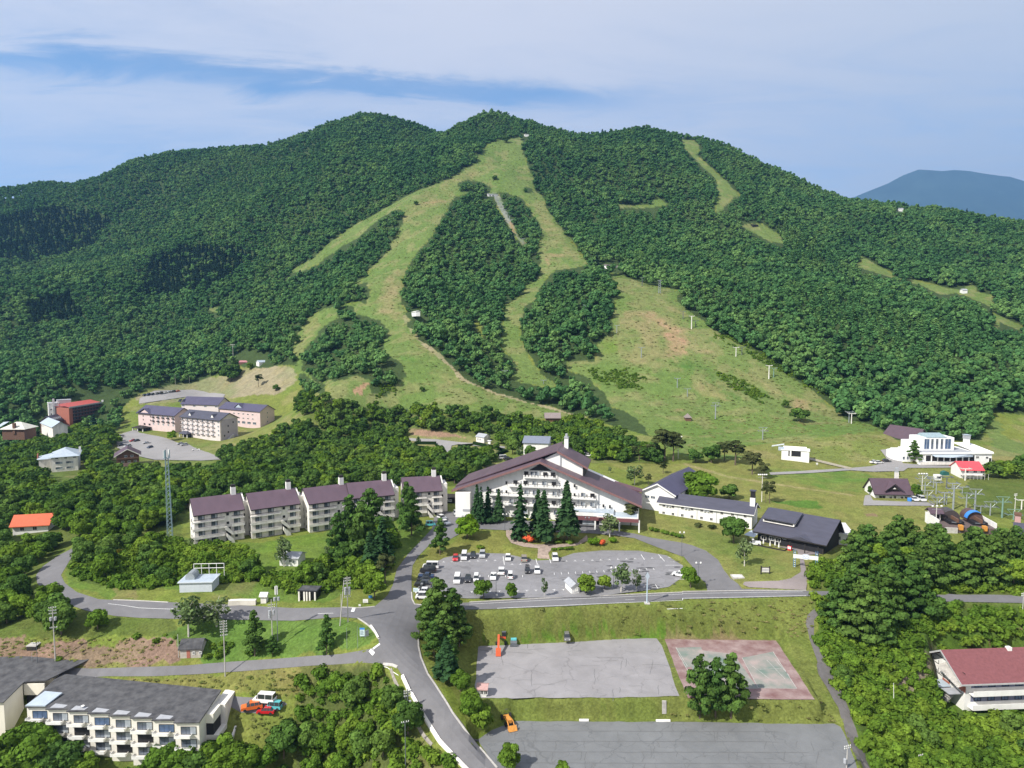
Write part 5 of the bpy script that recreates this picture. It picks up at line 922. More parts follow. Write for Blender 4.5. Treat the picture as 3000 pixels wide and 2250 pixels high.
part(mo, 'tower_block', lambda mb: (mb.b(xa, xb, 7, 16, 4.6, 10.8, WHITER), mb.b(xa - 4, xa, 8, 16, 4, 8.6, WHITER)))
part(mo, 'skylight', lambda mb: mb.add([(xa + 3, 6.8, 10.8), (xb - 3.5, 6.8, 10.8), (xb - 3.5, 13, 12.2), (xa + 3, 13, 12.2), (xa + 3, 15, 10.8), (xb - 3.5, 15, 10.8)], [(0, 1, 2, 3), (3, 2, 5, 4), (0, 3, 4), (1, 5, 2)], mat('green_glass_roof', (.27,.35,.37), .3, .15, 1)))
for i, (a, w_) in enumerate(((.2, 2.4), (.36, 1.2), (.5, 1.2), (.64, 1.2), (.82, 2.8))): put('window', winmesh(w_, 4.8, WHITER, BLUEG if i in (0, 4) else GLASS, 1 if w_ > 2 else 0), mo, (xa + (xb - xa) * a, 6.97, 7.7))
part(mo, 'terrace_glazing', lambda mb: mb.b(l * .07, l * .76, -.08, -.01, .8, 3.4, DARK)); part(mo, 'awning', lambda mb: mb.add([(l * .15, 0, 4.1), (l * .72, 0, 4.1), (l * .70, -2.2, 3.2), (l * .40, -3, 3.0), (l * .18, -2.2, 3.2)], [(0, 1, 2, 3, 4), (4, 3, 2, 1, 0)], SILV))
for i in range(9): part(mo, 'pier', lambda mb: mb.b(l * .07 + i * l * .086, l * .07 + i * l * .086 + .5, -.25, -.1, .5, 3.6, WHITER))
part(mo, 'balcony', lambda mb: (mb.b(-1, l * .76, -2.6, 0, -.4, .1, WHITER), mb.b(-1, l * .76, -2.65, -2.55, -.4, .9, OLDW))); windows(mo, winmesh(1.2, .9, WHITER, DARK), [(l * .80, 2.6), (l * .93, 2.4)], 'f'); windows(mo, winmesh(1.1, 2.0, WHITER, DARK, 0), [(l * .975, 1.2)], 'f')
part(mo, 'chimney', lambda mb: (mb.b(l * .87, l * .92, 12, 14.4, 4, 9.2, WHITER), mb.b(l * .865, l * .925, 11.8, 14.6, 9.2, 11, GREYM), mb.b(l * .86, l * .93, 11.6, 14.8, 11, 11.2, SILV))); windows(mo, winmesh(1.0, 1.4, WHITER, GLASS, 0), [(-7.4 + i * 1.9, 2.3) for i in range(3)], 'f')
o, l = house('brown_gabled_house', 'white walled house with broad brown purple roof behind the modern hall', E4(385, 315), E4(560, 345), 8.2, 11, 4.2, 4.6, roof=MATS['plum_roof'], ov=1.2, ovx=1.6, L_=16, wins=[('f', [(1.5 + 2.2 * i, 2) for i in range(6)], .8, .9, GLASS)])
o, l = house('red_roofed_cabin', 'white cabin with bright red roof beside the chairlift pylons', E4(1300, 735), E4(1570, 740), 4.2, 8, 3.6, 2.4, roof=mat('scarlet_roof', (.60,.07,.085), .55, .1, 1), ov=1.0, ovx=.4, wins=[('f', [(2.5, 2.4), (6, 2.4), (9, 2.4)], 1.4, .9, GLASS)])
part(o, 'balcony', lambda mb: (mb.b(0, l, -2, 0, .9, 1.0, CONC), mb.tube([(0, -2, 1.9), (l, -2, 1.9)], .05, WHITE, 4), [mb.tube([(i * 1.5, -2, -1), (i * 1.5, -2, 1.9)], .05, WHITE, 4) for i in range(8)]))
# lift base station
loc, rz, l = frame(E4(1040, 1385), E4(1730, 1415), 1.3); st = thing('chairlift_station', 'dark timber chairlift loading platform with two round bullwheel housings', 'lift station', loc, rz); foot(loc, rz, -1, l + 8, -4, 14)
DECK = mat('brown_deck', (.115,.085,.08), .85, .2, 1.2)
part(st, 'platform', lambda mb: (mb.b(0, l, 0, 11, -3, 1.4, DECK), mb.b(l * .6, l * .7, -4.5, 0, -2.6, .5, GREYM), mb.b(l * .1, l * .32, -.6, 0, -3, 1.2, CONC)))
part(st, 'side_wall', lambda mb: (mb.b(-.25, 0, 0, 11, -3, 3.6, WHITE), mb.b(l, l + .25, 0, 11, -3, 3.2, WHITE)))
for a, m_, h_ in ((.38, mat('dark_bronze_cover', (.06,.05,.05), .35, .2, 1), 4.4), (.80, mat('brown_cover', (.09,.055,.05), .5, .2, 1), 4.0)):
    part(st, 'bullwheel_cover', lambda mb: mb.ext([(l * a + 2.7 * math.cos(t_), 2.6 + 2.7 * math.sin(t_)) for t_ in [i * math.pi / 12 for i in range(13)]] + [(l * a - 2.7, 2.0), (l * a + 2.7, 2.0)], 7, 12, m_, 'y'))
    part(st, 'drive_housing', lambda mb: (mb.b(l * a - 2.2, l * a + 2.4, 3, 8, 1.4, 2.5, DARK), mb.lathe([(0, 1.6), (2.2, 1.6), (2.2, 1.9), (0, 1.9)], STEELD, 20, (l * a, 4.5, .5)), mb.b(l * a - .3, l * a + .3, 2, 7, 2.4, 3.6, BROWNW)))
    part(st, 'loading_gate', lambda mb: (mb.b(l * a - .6, l * a + .6, -.8, .6, .6, 2.2, mat('amber_paint', (.55,.25,.05), .6, .2, 2)), mb.tube([(l * a, 0, -3), (l * a, 0, 1)], .12, STEELD)))
part(st, 'blue_cover', lambda mb: mb.ext([(l * .80 + 3.0 * math.cos(t_), 2.5 + 3.0 * math.sin(t_)) for t_ in [R(60) + i * R(110) / 10 for i in range(11)]] + [(l * .80 + 2.75 * math.cos(t_), 2.5 + 2.75 * math.sin(t_)) for t_ in [R(170) - i * R(110) / 10 for i in range(11)]], 6.2, 8.2, BLUEP, 'y'))
part(st, 'control_hut', lambda mb: (mb.b(.2, 3.2, 7, 10.5, 1.4, 4.2, OLDW), mb.b(1.6, 2.8, 6.95, 7, 2.4, 3.6, DARK))); part(st, 'hut_roof', lambda mb: gable_roof(mb, 3.6, 4.2, 4.2, 1.2, MATS['plum_roof'], .5, .5), (0, 6.6, 0))
o, l = house('station_building', 'pink brick station building with slate roof cut off by the right edge', E4(1960, 1640), E4(2100, 1660), -1.5, 14, 6.0, 1.6, roof=SLATE, wall=PINKB, ov=.5, L_=12, wins=[('f', [(2, 3), (5, 3)], 1.2, 1.2, DARK)])
part(o, 'deck', lambda mb: (mb.b(-4.5, -.1, 0, 14, -3, 2.8, mat('grey_deck', (.25,.22,.21), .9, .15, 1)), [mb.tube([(-4.4, a, 2.8), (-4.4, a, 4.2)], .06, BROWNW, 4) for a in (0, 3.5, 7, 10.5, 14)], mb.b(-4.45, -4.3, 0, 14, 4.1, 4.25, BROWNW))); part(o, 'chimney', lambda mb: (mb.b(0, 1.6, 9, 10.6, 5, 9.6, PINKB), mb.b(-.2, 1.8, 8.8, 10.8, 9.6, 10.4, BROWNW)))
# mid slope lift station on the meadow
o, l = house('meadow_lift_station', 'white lift terminal with open loading bay in the meadow below the ski slope', S2([(640, 400)])[0], S2([(820, 412)])[0], 9.5, 6, 2.1, .5, kind='flat', roof=SILV, ov=.3)
part(o, 'loading_bay', lambda mb: (mb.b(l * .25, l * .7, -.05, 0, -.6, 2.0, DARK), mb.b(l * .3, l * .36, -.1, -.05, -.6, 2, WHITE))); part(o, 'wheel_housing', lambda mb: (mb.b(-1.5, 2.5, 1, 4, 1.6, 3.0, SILV), mb.ext([(0, 2.3), (1.6, 2.3), (.8, 3.3)], l * .1, l, WHITER, 'x'), mb.ext([(3.6, 2.3), (5.4, 2.3), (4.5, 3.4)], l * .05, l * .9, OLDW, 'x'), mb.tube([(-4.5, 3, 3), (1, 3, 4.2)], .2, STEEL), mb.tube([(-4.5, 5, 3), (1, 5, 4.2)], .2, STEEL), ))
# ------------------------------------------------------------ sheds, huts and small structures
def hut(name, label, P0, P1, W, h, rise, roof, wall, zb=None, **kw):
    g = G(*P0); z = g.z if zb is None else zb
    return house(name, label, P0, P1, z, W, h, rise, roof=roof, wall=wall, ov=kw.pop('ov', .35), base=-2, cat=kw.pop('cat', 'shed'), **kw)
L1 = lambda x, y: (x / K1, 1600 + y / K1)
o, l = hut('block_shed', 'small concrete block shed with dark roof and red door on the bare bank', L1(1168, 728), L1(1302, 722), 4.2, 2.3, 1.3, BITU, mat('block_wall', (.42,.38,.33), .9, .15, 2), wins=[('f', [(3.1, 1.2), (4.6, 1.2)], .45, .5, DARK)])
part(o, 'door', lambda mb: mb.b(1.5, 2.3, -.06, -.01, 0, 1.9, BRICKR))
o, l = hut('utility_building', 'pale grey utility building with curved metal tank on its roof beside the loop road', L1(1165, 325), L1(1375, 320), 5.5, 3.6, 0, SILV, mat('grey_blue_wall', (.50,.54,.58), .8, .08, 1), kind='flat', zb=-.8)
part(o, 'tank', lambda mb: (mb.ext([(1.2 * math.cos(a), 3.6 + .8 + 1.3 * math.sin(a)) for a in [i * math.pi / 8 for i in range(9)]] + [(-1.2, 3.6), (1.2, 3.6)], 1.5, 5, STEEL, 'y'),), (2.2, 0, 0)); part(o, 'roof_frame', lambda mb: (mb.tube([(2, 5, 5.8), (10, 5, 5.8)], .08, WHITE, 4), mb.tube([(2, 5, 7), (10, 5, 7)], .08, WHITE, 4), [mb.tube([(a, 5, 3.6), (a, 5, 7)], .08, WHITE, 4) for a in (2, 4, 6, 8, 10)]))
o, l = hut('white_hut', 'small white hut with flared walls and grey roof on the lawn below the apartments', C(0,1100,[(1812,1232)])[0], C(0,1100,[(1932,1238)])[0], 5, 2.4, 1.0, GREYM, WHITE, wins=[('f', [(1.6, 1.5), (3.4, 1.5), (4.6, 1.5)], .8, .8, GLASS)])
o, l = hut('pillared_kiosk', 'white open fronted kiosk with columns beside the loop road', L1(1938, 352), L1(2050, 356), 3.2, 2.5, .5, BITU, DARK, kind='flat')
part(o, 'column', lambda mb: [mb.b(a, a + .35, -.5, -.1, -.5, 2.5, OLDW) for a in (0, l * .3, l * .45, l * .62, l - .35)])
hut('pump_hut', 'tiny white hut behind the utility poles at the loop road', L1(1690, 372), L1(1725, 372), 1.6, 2.0, .5, OLDW, OLDW)
o, l = hut('ticket_booth', 'small white booth with curved grey roof at the edge of the main car park', C(1000,1600,[(1492,312)])[0], C(1000,1600,[(1542,306)])[0], 4.6, 2.0, .7, GREYM, WHITE, axis='y', wins=[('f', [(1.15, 1.2)], 1.1, .9, WHITE)], cat='booth')
o, l = hut('parking_kiosk', 'white kiosk with dark window and pinkish roof at the corner of the lower car park', C(1000,1600,[(884,982)])[0], C(1000,1600,[(940,984)])[0], 2.2, 1.9, .4, PINKB, WHITE, wins=[('f', [(.9, 1.2), (1.7, 1.2)], .6, .7, DARK)], cat='kiosk', zb=-8.2)
o, l = hut('trail_hut', 'white walled hut with grey gable roof beside the rear car park', C(1000,1150,[(873,320)])[0], C(1000,1150,[(925,328)])[0], 5, 3.2, 1.4, GREYM, OLDW, wins=[('f', [(1.6, 1.8), (3.2, 1.8)], .7, .9, DARK)])
hut('electric_cabinet', 'small white cabinet right of the trail hut', C(1000,1150,[(950,335)])[0], C(1000,1150,[(966,336)])[0], 1, 1.8, .0, WHITE, WHITE, kind='flat', cat='cabinet')
o, l = hut('meadow_shelter', 'low grey roofed shelter at the foot of the ski slope', C(1000,1150,[(1325,190)])[0], C(1000,1150,[(1415,190)])[0], 7, 2.6, 2.2, mat('taupe_roof', (.22,.18,.17), .7, .1, 1), BROWNW, ov=.8)
o, l = hut('slope_gazebo', 'small square gazebo with pyramid roof on the lower ski slope', S2([(20, 185)])[0], S2([(55, 185)])[0], 4, 2.0, 2.2, mat('taupe_roof', (.22,.18,.17)), BROWNW, kind='hip')
o, l = house('grey_roofed_house', 'house with pale blue grey roof behind the chalet hotel', C(1000,1150,[(1180,420)])[0], C(1000,1150,[(1340,425)])[0], 3.5, 14, 7.5, 2.2, roof=mat('bluegrey_roof', (.17,.19,.24), .6, .1, 1), ov=.6)
o, l = hut('slope_cabin', 'white cabin with grey brown roof at the head of the broad ski slope', C3([(1722, 1085)])[0], C3([(1800, 1092)])[0], 6, 3.4, 1.8, mat('taupe_roof', (.22,.18,.17)), WHITE, ov=1.0, wins=[('f', [(5, 1.6), (7.5, 1.6)], 2, 1.8, DARK)], cat='cabin')
o, l = hut('summit_station', 'tiny white lift station at the top of the uppermost ski run', C3([(1190, 222)])[0], C3([(1215, 224)])[0], 5, 4, 1, GREYM, WHITE, kind='flat', cat='lift station')
o, l = hut('upper_lift_station', 'white upper chairlift station with dark opening above the stairway of pylons', C3([(950, 610)])[0], C3([(1015, 615)])[0], 7, 3.6, 0, GREYM, WHITE, kind='flat', cat='lift station', wins=[('f', [(3, 1.6), (7, 1.8)], 1.8, 1.6, DARK)])
part(o, 'frame', lambda mb: [mb.tube([(6 + i * 1.6, -1, 0), (6 + i * 1.6, -1, 6)], .15, STEEL, 4) for i in range(4)])
o, l = hut('run_hut', 'small white hut beside the left ski run at the forest edge', C4([(455, 488)])[0], C4([(485, 484)])[0], 3, 1.6, .5, WHITE, WHITE)
for px, lb in (((1815, 1240), 'white hut with dark machinery on the far right ski run'), ((1400, 705), 'white domed hut on the skyline of the right ridge')): hut('ridge_hut', lb, C(2000,300,[px])[0], C(2000,300,[(px[0] + 30, px[1])])[0], 5, 3.6, 1.2, GREYM, WHITE)
hut('dark_shelter', 'dark shelter at the top of the short clearing on the right ridge', C(2000,300,[(455, 810)])[0], C(2000,300,[(490, 812)])[0], 5, 3, 1, BLACKW, BLACKW)
o, l = hut('field_shed', 'white shed with grey roof at the far end of the gravel field', C(0,500,[(1680, 1270)])[0], C(0,500,[(1730, 1268)])[0], 7, 3.6, 1.4, SILV, WHITE)
hut('red_store', 'low red roofed store under the trees beside the gravel field', C(0,500,[(1550, 1262)])[0], C(0,500,[(1610, 1262)])[0], 6, 2.8, 1.2, mat('rose_roof', (.38,.17,.18), .7), BROWNW)
# ------------------------------------------------------------ foliage
def leafmat(name, c1, c2, c3, trans=.25, wscale=.012):
    m = bpy.data.materials.new(name); m.use_nodes = True; t = m.node_tree; t.nodes.clear()
    o = t.nodes.new('ShaderNodeOutputMaterial'); d = t.nodes.new('ShaderNodeBsdfDiffuse'); tr = t.nodes.new('ShaderNodeBsdfTranslucent'); g = t.nodes.new('ShaderNodeMixShader'); g.inputs[0].default_value = trans
    oi = t.nodes.new('ShaderNodeObjectInfo'); ge = t.nodes.new('ShaderNodeNewGeometry')
    r1 = t.nodes.new('ShaderNodeValToRGB'); e = r1.color_ramp.elements; e[0].position = 0; e[0].color = c1 + (1,); e[1].position = 1; e[1].color = c3 + (1,); x = e.new(.5); x.color = c2 + (1,)
    f = noise_(oi.outputs['Location'], wscale, 3, .6, 0, t)
    s = M_('ADD', M_('MULTIPLY', oi.outputs['Random'], .6, tree=t), M_('MULTIPLY', M_('SUBTRACT', f, .36, tree=t), 1.9, tree=t), tree=t)
    t.links.new(s, r1.inputs[0])
    at = t.nodes.new('ShaderNodeAttribute'); at.attribute_name = 'leaf_tone_shade'
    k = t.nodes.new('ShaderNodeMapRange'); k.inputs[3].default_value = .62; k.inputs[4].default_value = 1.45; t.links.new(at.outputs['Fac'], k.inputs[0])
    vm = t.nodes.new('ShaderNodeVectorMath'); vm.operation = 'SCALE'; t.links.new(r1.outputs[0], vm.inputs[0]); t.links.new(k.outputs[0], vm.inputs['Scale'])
    t.links.new(vm.outputs[0], d.inputs[0]); t.links.new(vm.outputs[0], tr.inputs[0]); t.links.new(d.outputs[0], g.inputs[1]); t.links.new(tr.outputs[0], g.inputs[2]); t.links.new(g.outputs[0], o.inputs[0])
    return m
LEAF_FAR = leafmat('forest_leaves', (.042,.108,.038), (.070,.160,.050), (.128,.225,.064), .12)
LEAF = leafmat('broad_leaves', (.060,.120,.018), (.098,.175,.022), (.165,.245,.030), .25, .03)
LEAF_D = leafmat('dark_broad_leaves', (.042,.090,.022), (.068,.130,.026), (.108,.175,.034), .2, .03)
LEAF_B = leafmat('birch_leaves', (.10,.16,.06), (.13,.19,.07), (.17,.22,.09), .3)
LEAF_C = leafmat('larch_needles', (.040,.090,.022), (.062,.122,.026), (.098,.160,.034), .16)
LEAF_S = leafmat('spruce_needles', (.020,.048,.019), (.030,.068,.025), (.044,.088,.031), .1)
LEAF_P = leafmat('pine_needles', (.038,.052,.018), (.055,.070,.024), (.075,.085,.032), .1)
LEAF_DC = leafmat('dark_conifer_far', (.012,.032,.020), (.018,.042,.024), (.026,.055,.028), .05)
AZ_O = mat('azalea_flowers', (.62, .10, .03), .8, .3, 3.0); AZ_Y = mat('yellow_shrub', (.40, .33, .03), .8, .3, 3.0)
BARK = mat('bark', (.13, .10, .075), .95, .3, 2.0); BARK_W = mat('birch_bark', (.55, .52, .46), .9, .3, 3.0)
rg = np.random.default_rng(5)
def unit(n):
    v = rg.normal(size=(n, 3)); return v / np.linalg.norm(v, axis=1)[:, None]
def quads(cen, nrm, size, asp=1.0):
    n = len(cen); t = np.cross(nrm, unit(n)); t /= np.linalg.norm(t, axis=1)[:, None] + 1e-9; b = np.cross(nrm, t)
    s = np.asarray(size).reshape(-1, 1) / 2 * np.ones((n, 1)); t = t * s; b = b * s * asp
    j = rg.uniform(.6, 1.25, (n, 4, 1))
    v = np.stack([cen + (-t - b) * j[:, 0], cen + (t - b) * j[:, 1], cen + (t + b) * j[:, 2], cen + (-t + b) * j[:, 3]], 1).reshape(-1, 3)
    return v, np.arange(4 * n).reshape(-1, 4)
def ico(c, r, sub=1, squash=1.0):
    import bmesh
    bm = bmesh.new(); bmesh.ops.create_icosphere(bm, subdivisions=sub, radius=1)
    vs = np.array([v.co[:] for v in bm.verts]); fs = [[v.index for v in f.verts] for f in bm.faces]; bm.free()
    d = 1 + .18 * (rg.random(len(vs)) - .5)
    return vs * d[:, None] * np.array([r, r, r * squash]) + c, np.array([[a, b, c_, c_] for a, b, c_ in fs])
def leafmesh(name, lobes, nq, qs, m, core=.8, up=.0, asp=1.0, jit=.55, sub=1, lowcut=-.55):
    """crown of leaf clumps spread over and in a set of lobes (centre, radius, squash)"""
    V_, F_, A_ = [], [], []; o = 0
    area = np.array([l[1] ** 2 for l in lobes]); area /= area.sum()
    for (c, r, sq), a in zip(lobes, area):
        n = max(4, int(nq * a)); d = unit(n); low = d[:, 2] < lowcut; d[low, 2] *= -1
        rad = r * rg.uniform(.78, 1.12, (n, 1)) ; p = np.array(c) + d * rad * np.array([1, 1, sq])
        nn = d + unit(n) * jit + np.array([0, 0, up]); nn /= np.linalg.norm(nn, axis=1)[:, None]
        v, f = quads(p, nn, rg.uniform(.65, 1.35, n) * qs, asp); V_.append(v); F_.append(f + o); o += len(v)
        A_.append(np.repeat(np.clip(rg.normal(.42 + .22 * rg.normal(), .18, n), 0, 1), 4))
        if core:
            v, f = ico(np.array(c), r * core, sub, sq); V_.append(v); F_.append(f + o); o += len(v); A_.append(np.full(len(v), .15))  # core set darker than the leaves: inner crown shade put into its colour
    v = np.concatenate(V_); f = np.concatenate(F_)
    tri = f[:, 2] == f[:, 3]
    me = bpy.data.meshes.new(name); me.from_pydata(v.tolist(), [], [r_[:3] if q else r_ for r_, q in zip(f.tolist(), tri)]); me.materials.append(m)
    at = me.attributes.new('leaf_tone_shade', 'FLOAT', 'POINT'); at.data.foreach_set('value', np.concatenate(A_).astype(np.float32)); me.update(); return me
def broad_lobes(Rr, Hh, n, zb):
    L_ = [((0, 0, zb + Hh * .45), Rr * .62, Hh / (2 * Rr) * 1.0)]
    for i in range(n):
        a = i * 2.399 + rg.uniform(-.4, .4); hh = rg.uniform(.2, .92); rr_ = Rr * math.sqrt(max(.05, 1 - (hh * 1.9 - .85) ** 2 * .75)) * rg.uniform(.5, .72)
        L_.append(((math.cos(a) * rr_, math.sin(a) * rr_, zb + Hh * hh), Rr * rg.uniform(.28, .46), rg.uniform(.65, .9)))
    return L_
# a far tree is a few dozen clumps; the wood on the mountain is built of these
far_protos = []
def proto(name, me):
    o = bpy.data.objects.new(name, me); return o
for i in range(7):
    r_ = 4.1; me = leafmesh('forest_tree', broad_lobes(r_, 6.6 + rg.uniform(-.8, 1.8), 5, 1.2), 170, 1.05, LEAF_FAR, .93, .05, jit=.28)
    far_protos.append(proto('forest_tree', me))
def tiers(Hh, Rr, z0, nt_, shape=1.0, droop=.25, k=(1, 1)):
    L_ = []
    for i in range(nt_):
        f = i / nt_; z = z0 + (Hh - z0) * f; r = Rr * ((1 - f) ** shape) * rg.uniform(.82, 1.1) + .15; n = max(3, int(7 * (1 - f) + 3))
        for q in range(n):
            a = q * 2 * math.pi / n + i * 1.1 + rg.uniform(-.25, .25); L_.append((a, z + rg.uniform(-.3, .3), r * rg.uniform(.75, 1.12)))
    return L_
def conifer(name, Hh, Rr, z0, nt_, m, per=7, qs=.9, shape=.9, droop=.28, core=True, up=1.0):
    V_, F_, A_ = [], [], []; o = 0
    for a, z, r in tiers(Hh, Rr, z0, nt_, shape):
        f = (np.arange(per) + rg.random(per)) / per; age = np.clip(rg.normal(.5, .22), 0, 1)
        rad = r * (.12 + .9 * f); wob = rg.uniform(-.16, .16, per) * r
        ca, sa = math.cos(a), math.sin(a)
        p = np.stack([ca * rad - sa * wob, sa * rad + ca * wob, z - droop * rad + rg.uniform(-.15, .15, per)], 1)
        nn = np.stack([ca * .5 + rg.normal(0, .35, per), sa * .5 + rg.normal(0, .35, per), np.full(per, up)], 1); nn /= np.linalg.norm(nn, axis=1)[:, None]
        v, q = quads(p, nn, qs * rg.uniform(.7, 1.25, per) * (.55 + .6 * min(1, r / Rr)), 1.0); V_.append(v); F_.append(q + o); o += len(v); A_.append(np.full(len(v), age))
    if core:
        seg = 9; vv = []; prof = [(.45, z0), (.42, z0 + (Hh - z0) * .25), (.26, z0 + (Hh - z0) * .6), (.02, Hh * .97)]
        for rr_, z in prof: vv += [(rr_ * Rr * math.cos(k * 2 * math.pi / seg), rr_ * Rr * math.sin(k * 2 * math.pi / seg), z) for k in range(seg)]
        ff = [(i * seg + k, i * seg + (k + 1) % seg, (i + 1) * seg + (k + 1) % seg, (i + 1) * seg + k) for i in range(3) for k in range(seg)]
        V_.append(np.array(vv)); F_.append(np.array(ff) + o); o += len(vv); A_.append(np.full(len(vv), .0))  # inner cone takes the darkest tone, painted shade inside the crown
    me = bpy.data.meshes.new(name); v = np.concatenate(V_); me.from_pydata(v.tolist(), [], np.concatenate(F_).tolist()); me.materials.append(m)
    at = me.attributes.new('leaf_tone_shade', 'FLOAT', 'POINT'); at.data.foreach_set('value', np.concatenate(A_).astype(np.float32)); me.update(); return me
for i in range(2): far_protos.append(proto('forest_conifer', conifer('forest_conifer', 11 + i, 2.4, 1.5, 9, LEAF_DC, 4, 1.5)))
for i in range(2): far_protos.append(proto('forest_larch', conifer('forest_larch', 11 + i, 2.9, 1.5, 8, LEAF_FAR, 4, 1.6)))
bush_protos = [proto('shrub', leafmesh('shrub', [((rg.uniform(-.6, .6), rg.uniform(-.6, .6), .35 + .2 * q), .75 + .3 * rg.random(), .8) for q in range(4)], 130, .42, LEAF, .8, .2, lowcut=-.3)) for i in range(4)]
def scatter(name, pts, scl, rot, idx, protos, label=None, cat=None, group=None, kind='stuff'):
    me = bpy.data.meshes.new(name); n = len(pts); me.vertices.add(n); me.vertices.foreach_set('co', np.asarray(pts, np.float32).ravel())
    for nm, dat in (('scl', scl), ('rotz', rot)):
        a = me.attributes.new(nm, 'FLOAT', 'POINT'); a.data.foreach_set('value', np.asarray(dat, np.float32))
    a = me.attributes.new('pick', 'INT', 'POINT'); a.data.foreach_set('value', np.asarray(idx, np.int32)); me.update()
    o = bpy.data.objects.new(name, me); COL.objects.link(o)
    ng = bpy.data.node_groups.new(name, 'GeometryNodeTree'); ng.interface.new_socket('Geometry', in_out='INPUT', socket_type='NodeSocketGeometry'); ng.interface.new_socket('Geometry', in_out='OUTPUT', socket_type='NodeSocketGeometry')
    A = ng.nodes.new; gi = A('NodeGroupInput'); go = A('NodeGroupOutput'); iop = A('GeometryNodeInstanceOnPoints'); jg = A('GeometryNodeJoinGeometry')
    for p in protos[::-1]:
        oi = A('GeometryNodeObjectInfo'); oi.inputs['Object'].default_value = p; oi.inputs['As Instance'].default_value = True; ng.links.new(oi.outputs['Geometry'], jg.inputs[0])
    def na(nm, ty):
        q = A('GeometryNodeInputNamedAttribute'); q.data_type = ty; q.inputs[0].default_value = nm; return q.outputs[0]
    mtp = A('GeometryNodeMeshToPoints'); ng.links.new(gi.outputs[0], mtp.inputs[0]); ng.links.new(mtp.outputs[0], iop.inputs['Points']); ng.links.new(jg.outputs[0], iop.inputs['Instance'])
    iop.inputs['Pick Instance'].default_value = True; ng.links.new(na('pick', 'INT'), iop.inputs['Instance Index'])
    cx_ = A('ShaderNodeCombineXYZ'); ng.links.new(na('rotz', 'FLOAT'), cx_.inputs[2]); ng.links.new(cx_.outputs[0], iop.inputs['Rotation'])
    ng.links.new(na('scl', 'FLOAT'), iop.inputs['Scale']); ng.links.new(iop.outputs[0], go.inputs[0])
    md = o.modifiers.new('grow', 'NODES'); md.node_group = ng
    return tag(o, label, cat, group, kind)
# ---- the mountain forest: jittered grid, clearings left open, the far side of the ridges skipped
sp = 6.6
gx, gy = np.meshgrid(np.arange(-1400, 1400, sp), np.arange(330, 1720, sp)); gx = gx.ravel() + rg.uniform(-.45, .45, gx.size) * sp; gy = gy.ravel() + rg.uniform(-.45, .45, gy.size) * sp
gz = hg(gx, gy); uu, vv = proj(gx, gy, gz + 6); m = (uu > -160) & (uu < 3160) & (vv < 1500); gx, gy, gz = gx[m], gy[m], gz[m]
m = is_mount_forest(gx, gy); gx, gy, gz = gx[m], gy[m], gz[m]
vis = np.ones(len(gx), bool)
for f in np.linspace(.30, .985, 60):
    vis &= (CH + (gz + 10 - CH) * f) > hg(gx * f, gy * f) - 6
gx, gy, gz = gx[vis], gy[vis], gz[vis]
edge = np.zeros(len(gx))
scl = (.68 + .72 * rg.random(len(gx)) ** 1.4) * (1.0 + .7 * (fbm(gx, gy, 60, 300, 3) - .5)); pick = rg.integers(0, 7, len(gx))
_k = ~top_clear(gx, gy, gz, 6.0 * scl); gx, gy, gz, scl, pick = gx[_k], gy[_k], gz[_k], scl[_k], pick[_k]
for bp_ in BLD:
    if bp_[:, 1].mean() > 300: _k = ~inpoly(gx, gy, bp_) & (dpoly(gx, gy, bp_) > 5); _u, _v = proj(gx, gy, gz + 5); _bu, _bv = proj(bp_[:, 0], bp_[:, 1], H(bp_[:, 0], bp_[:, 1]) + 1.5); _k &= ~((_u > _bu.min() - 3) & (_u < _bu.max() + 3) & (abs(_v - _bv.mean()) < 12) & (gy < bp_[:, 1].mean())); gx, gy, gz, scl, pick = gx[_k], gy[_k], gz[_k], scl[_k], pick[_k]
# plantations of dark conifers and larches
u_, v_ = proj(gx, gy, gz)
con = np.zeros(len(gx), bool)
for p in (V([(0,470),(120,450),(240,470),(200,540),(60,570),(0,560)]), V([(300,640),(330,560),(400,535),(520,545),(560,560),(480,610),(440,640)]), V([(60,660),(150,640),(180,690),(60,700)])): con |= inpoly(gx, gy, WP(p, 60))
lar = np.zeros(len(gx), bool)
for p in (V([(1700,640),(1830,640),(1950,700),(2100,720),(2060,800),(1900,760),(1760,700)]), V([(1620,480),(1700,490),(1850,600),(1900,640),(1700,580)])): lar |= inpoly(gx, gy, WP(p, 60))
q = con & (rg.random(len(gx)) < .85); pick[q] = rg.integers(7, 9, q.sum()); scl[q] = rg.uniform(.9, 1.2, q.sum())
q = lar & (rg.random(len(gx)) < .75); pick[q] = rg.integers(9, 11, q.sum())
q = (~con & ~lar) & (rg.random(len(gx)) < .015); pick[q] = rg.integers(7, 11, q.sum())
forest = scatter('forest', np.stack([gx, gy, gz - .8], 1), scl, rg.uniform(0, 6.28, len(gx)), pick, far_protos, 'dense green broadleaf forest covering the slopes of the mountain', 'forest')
print('forest', len(gx))
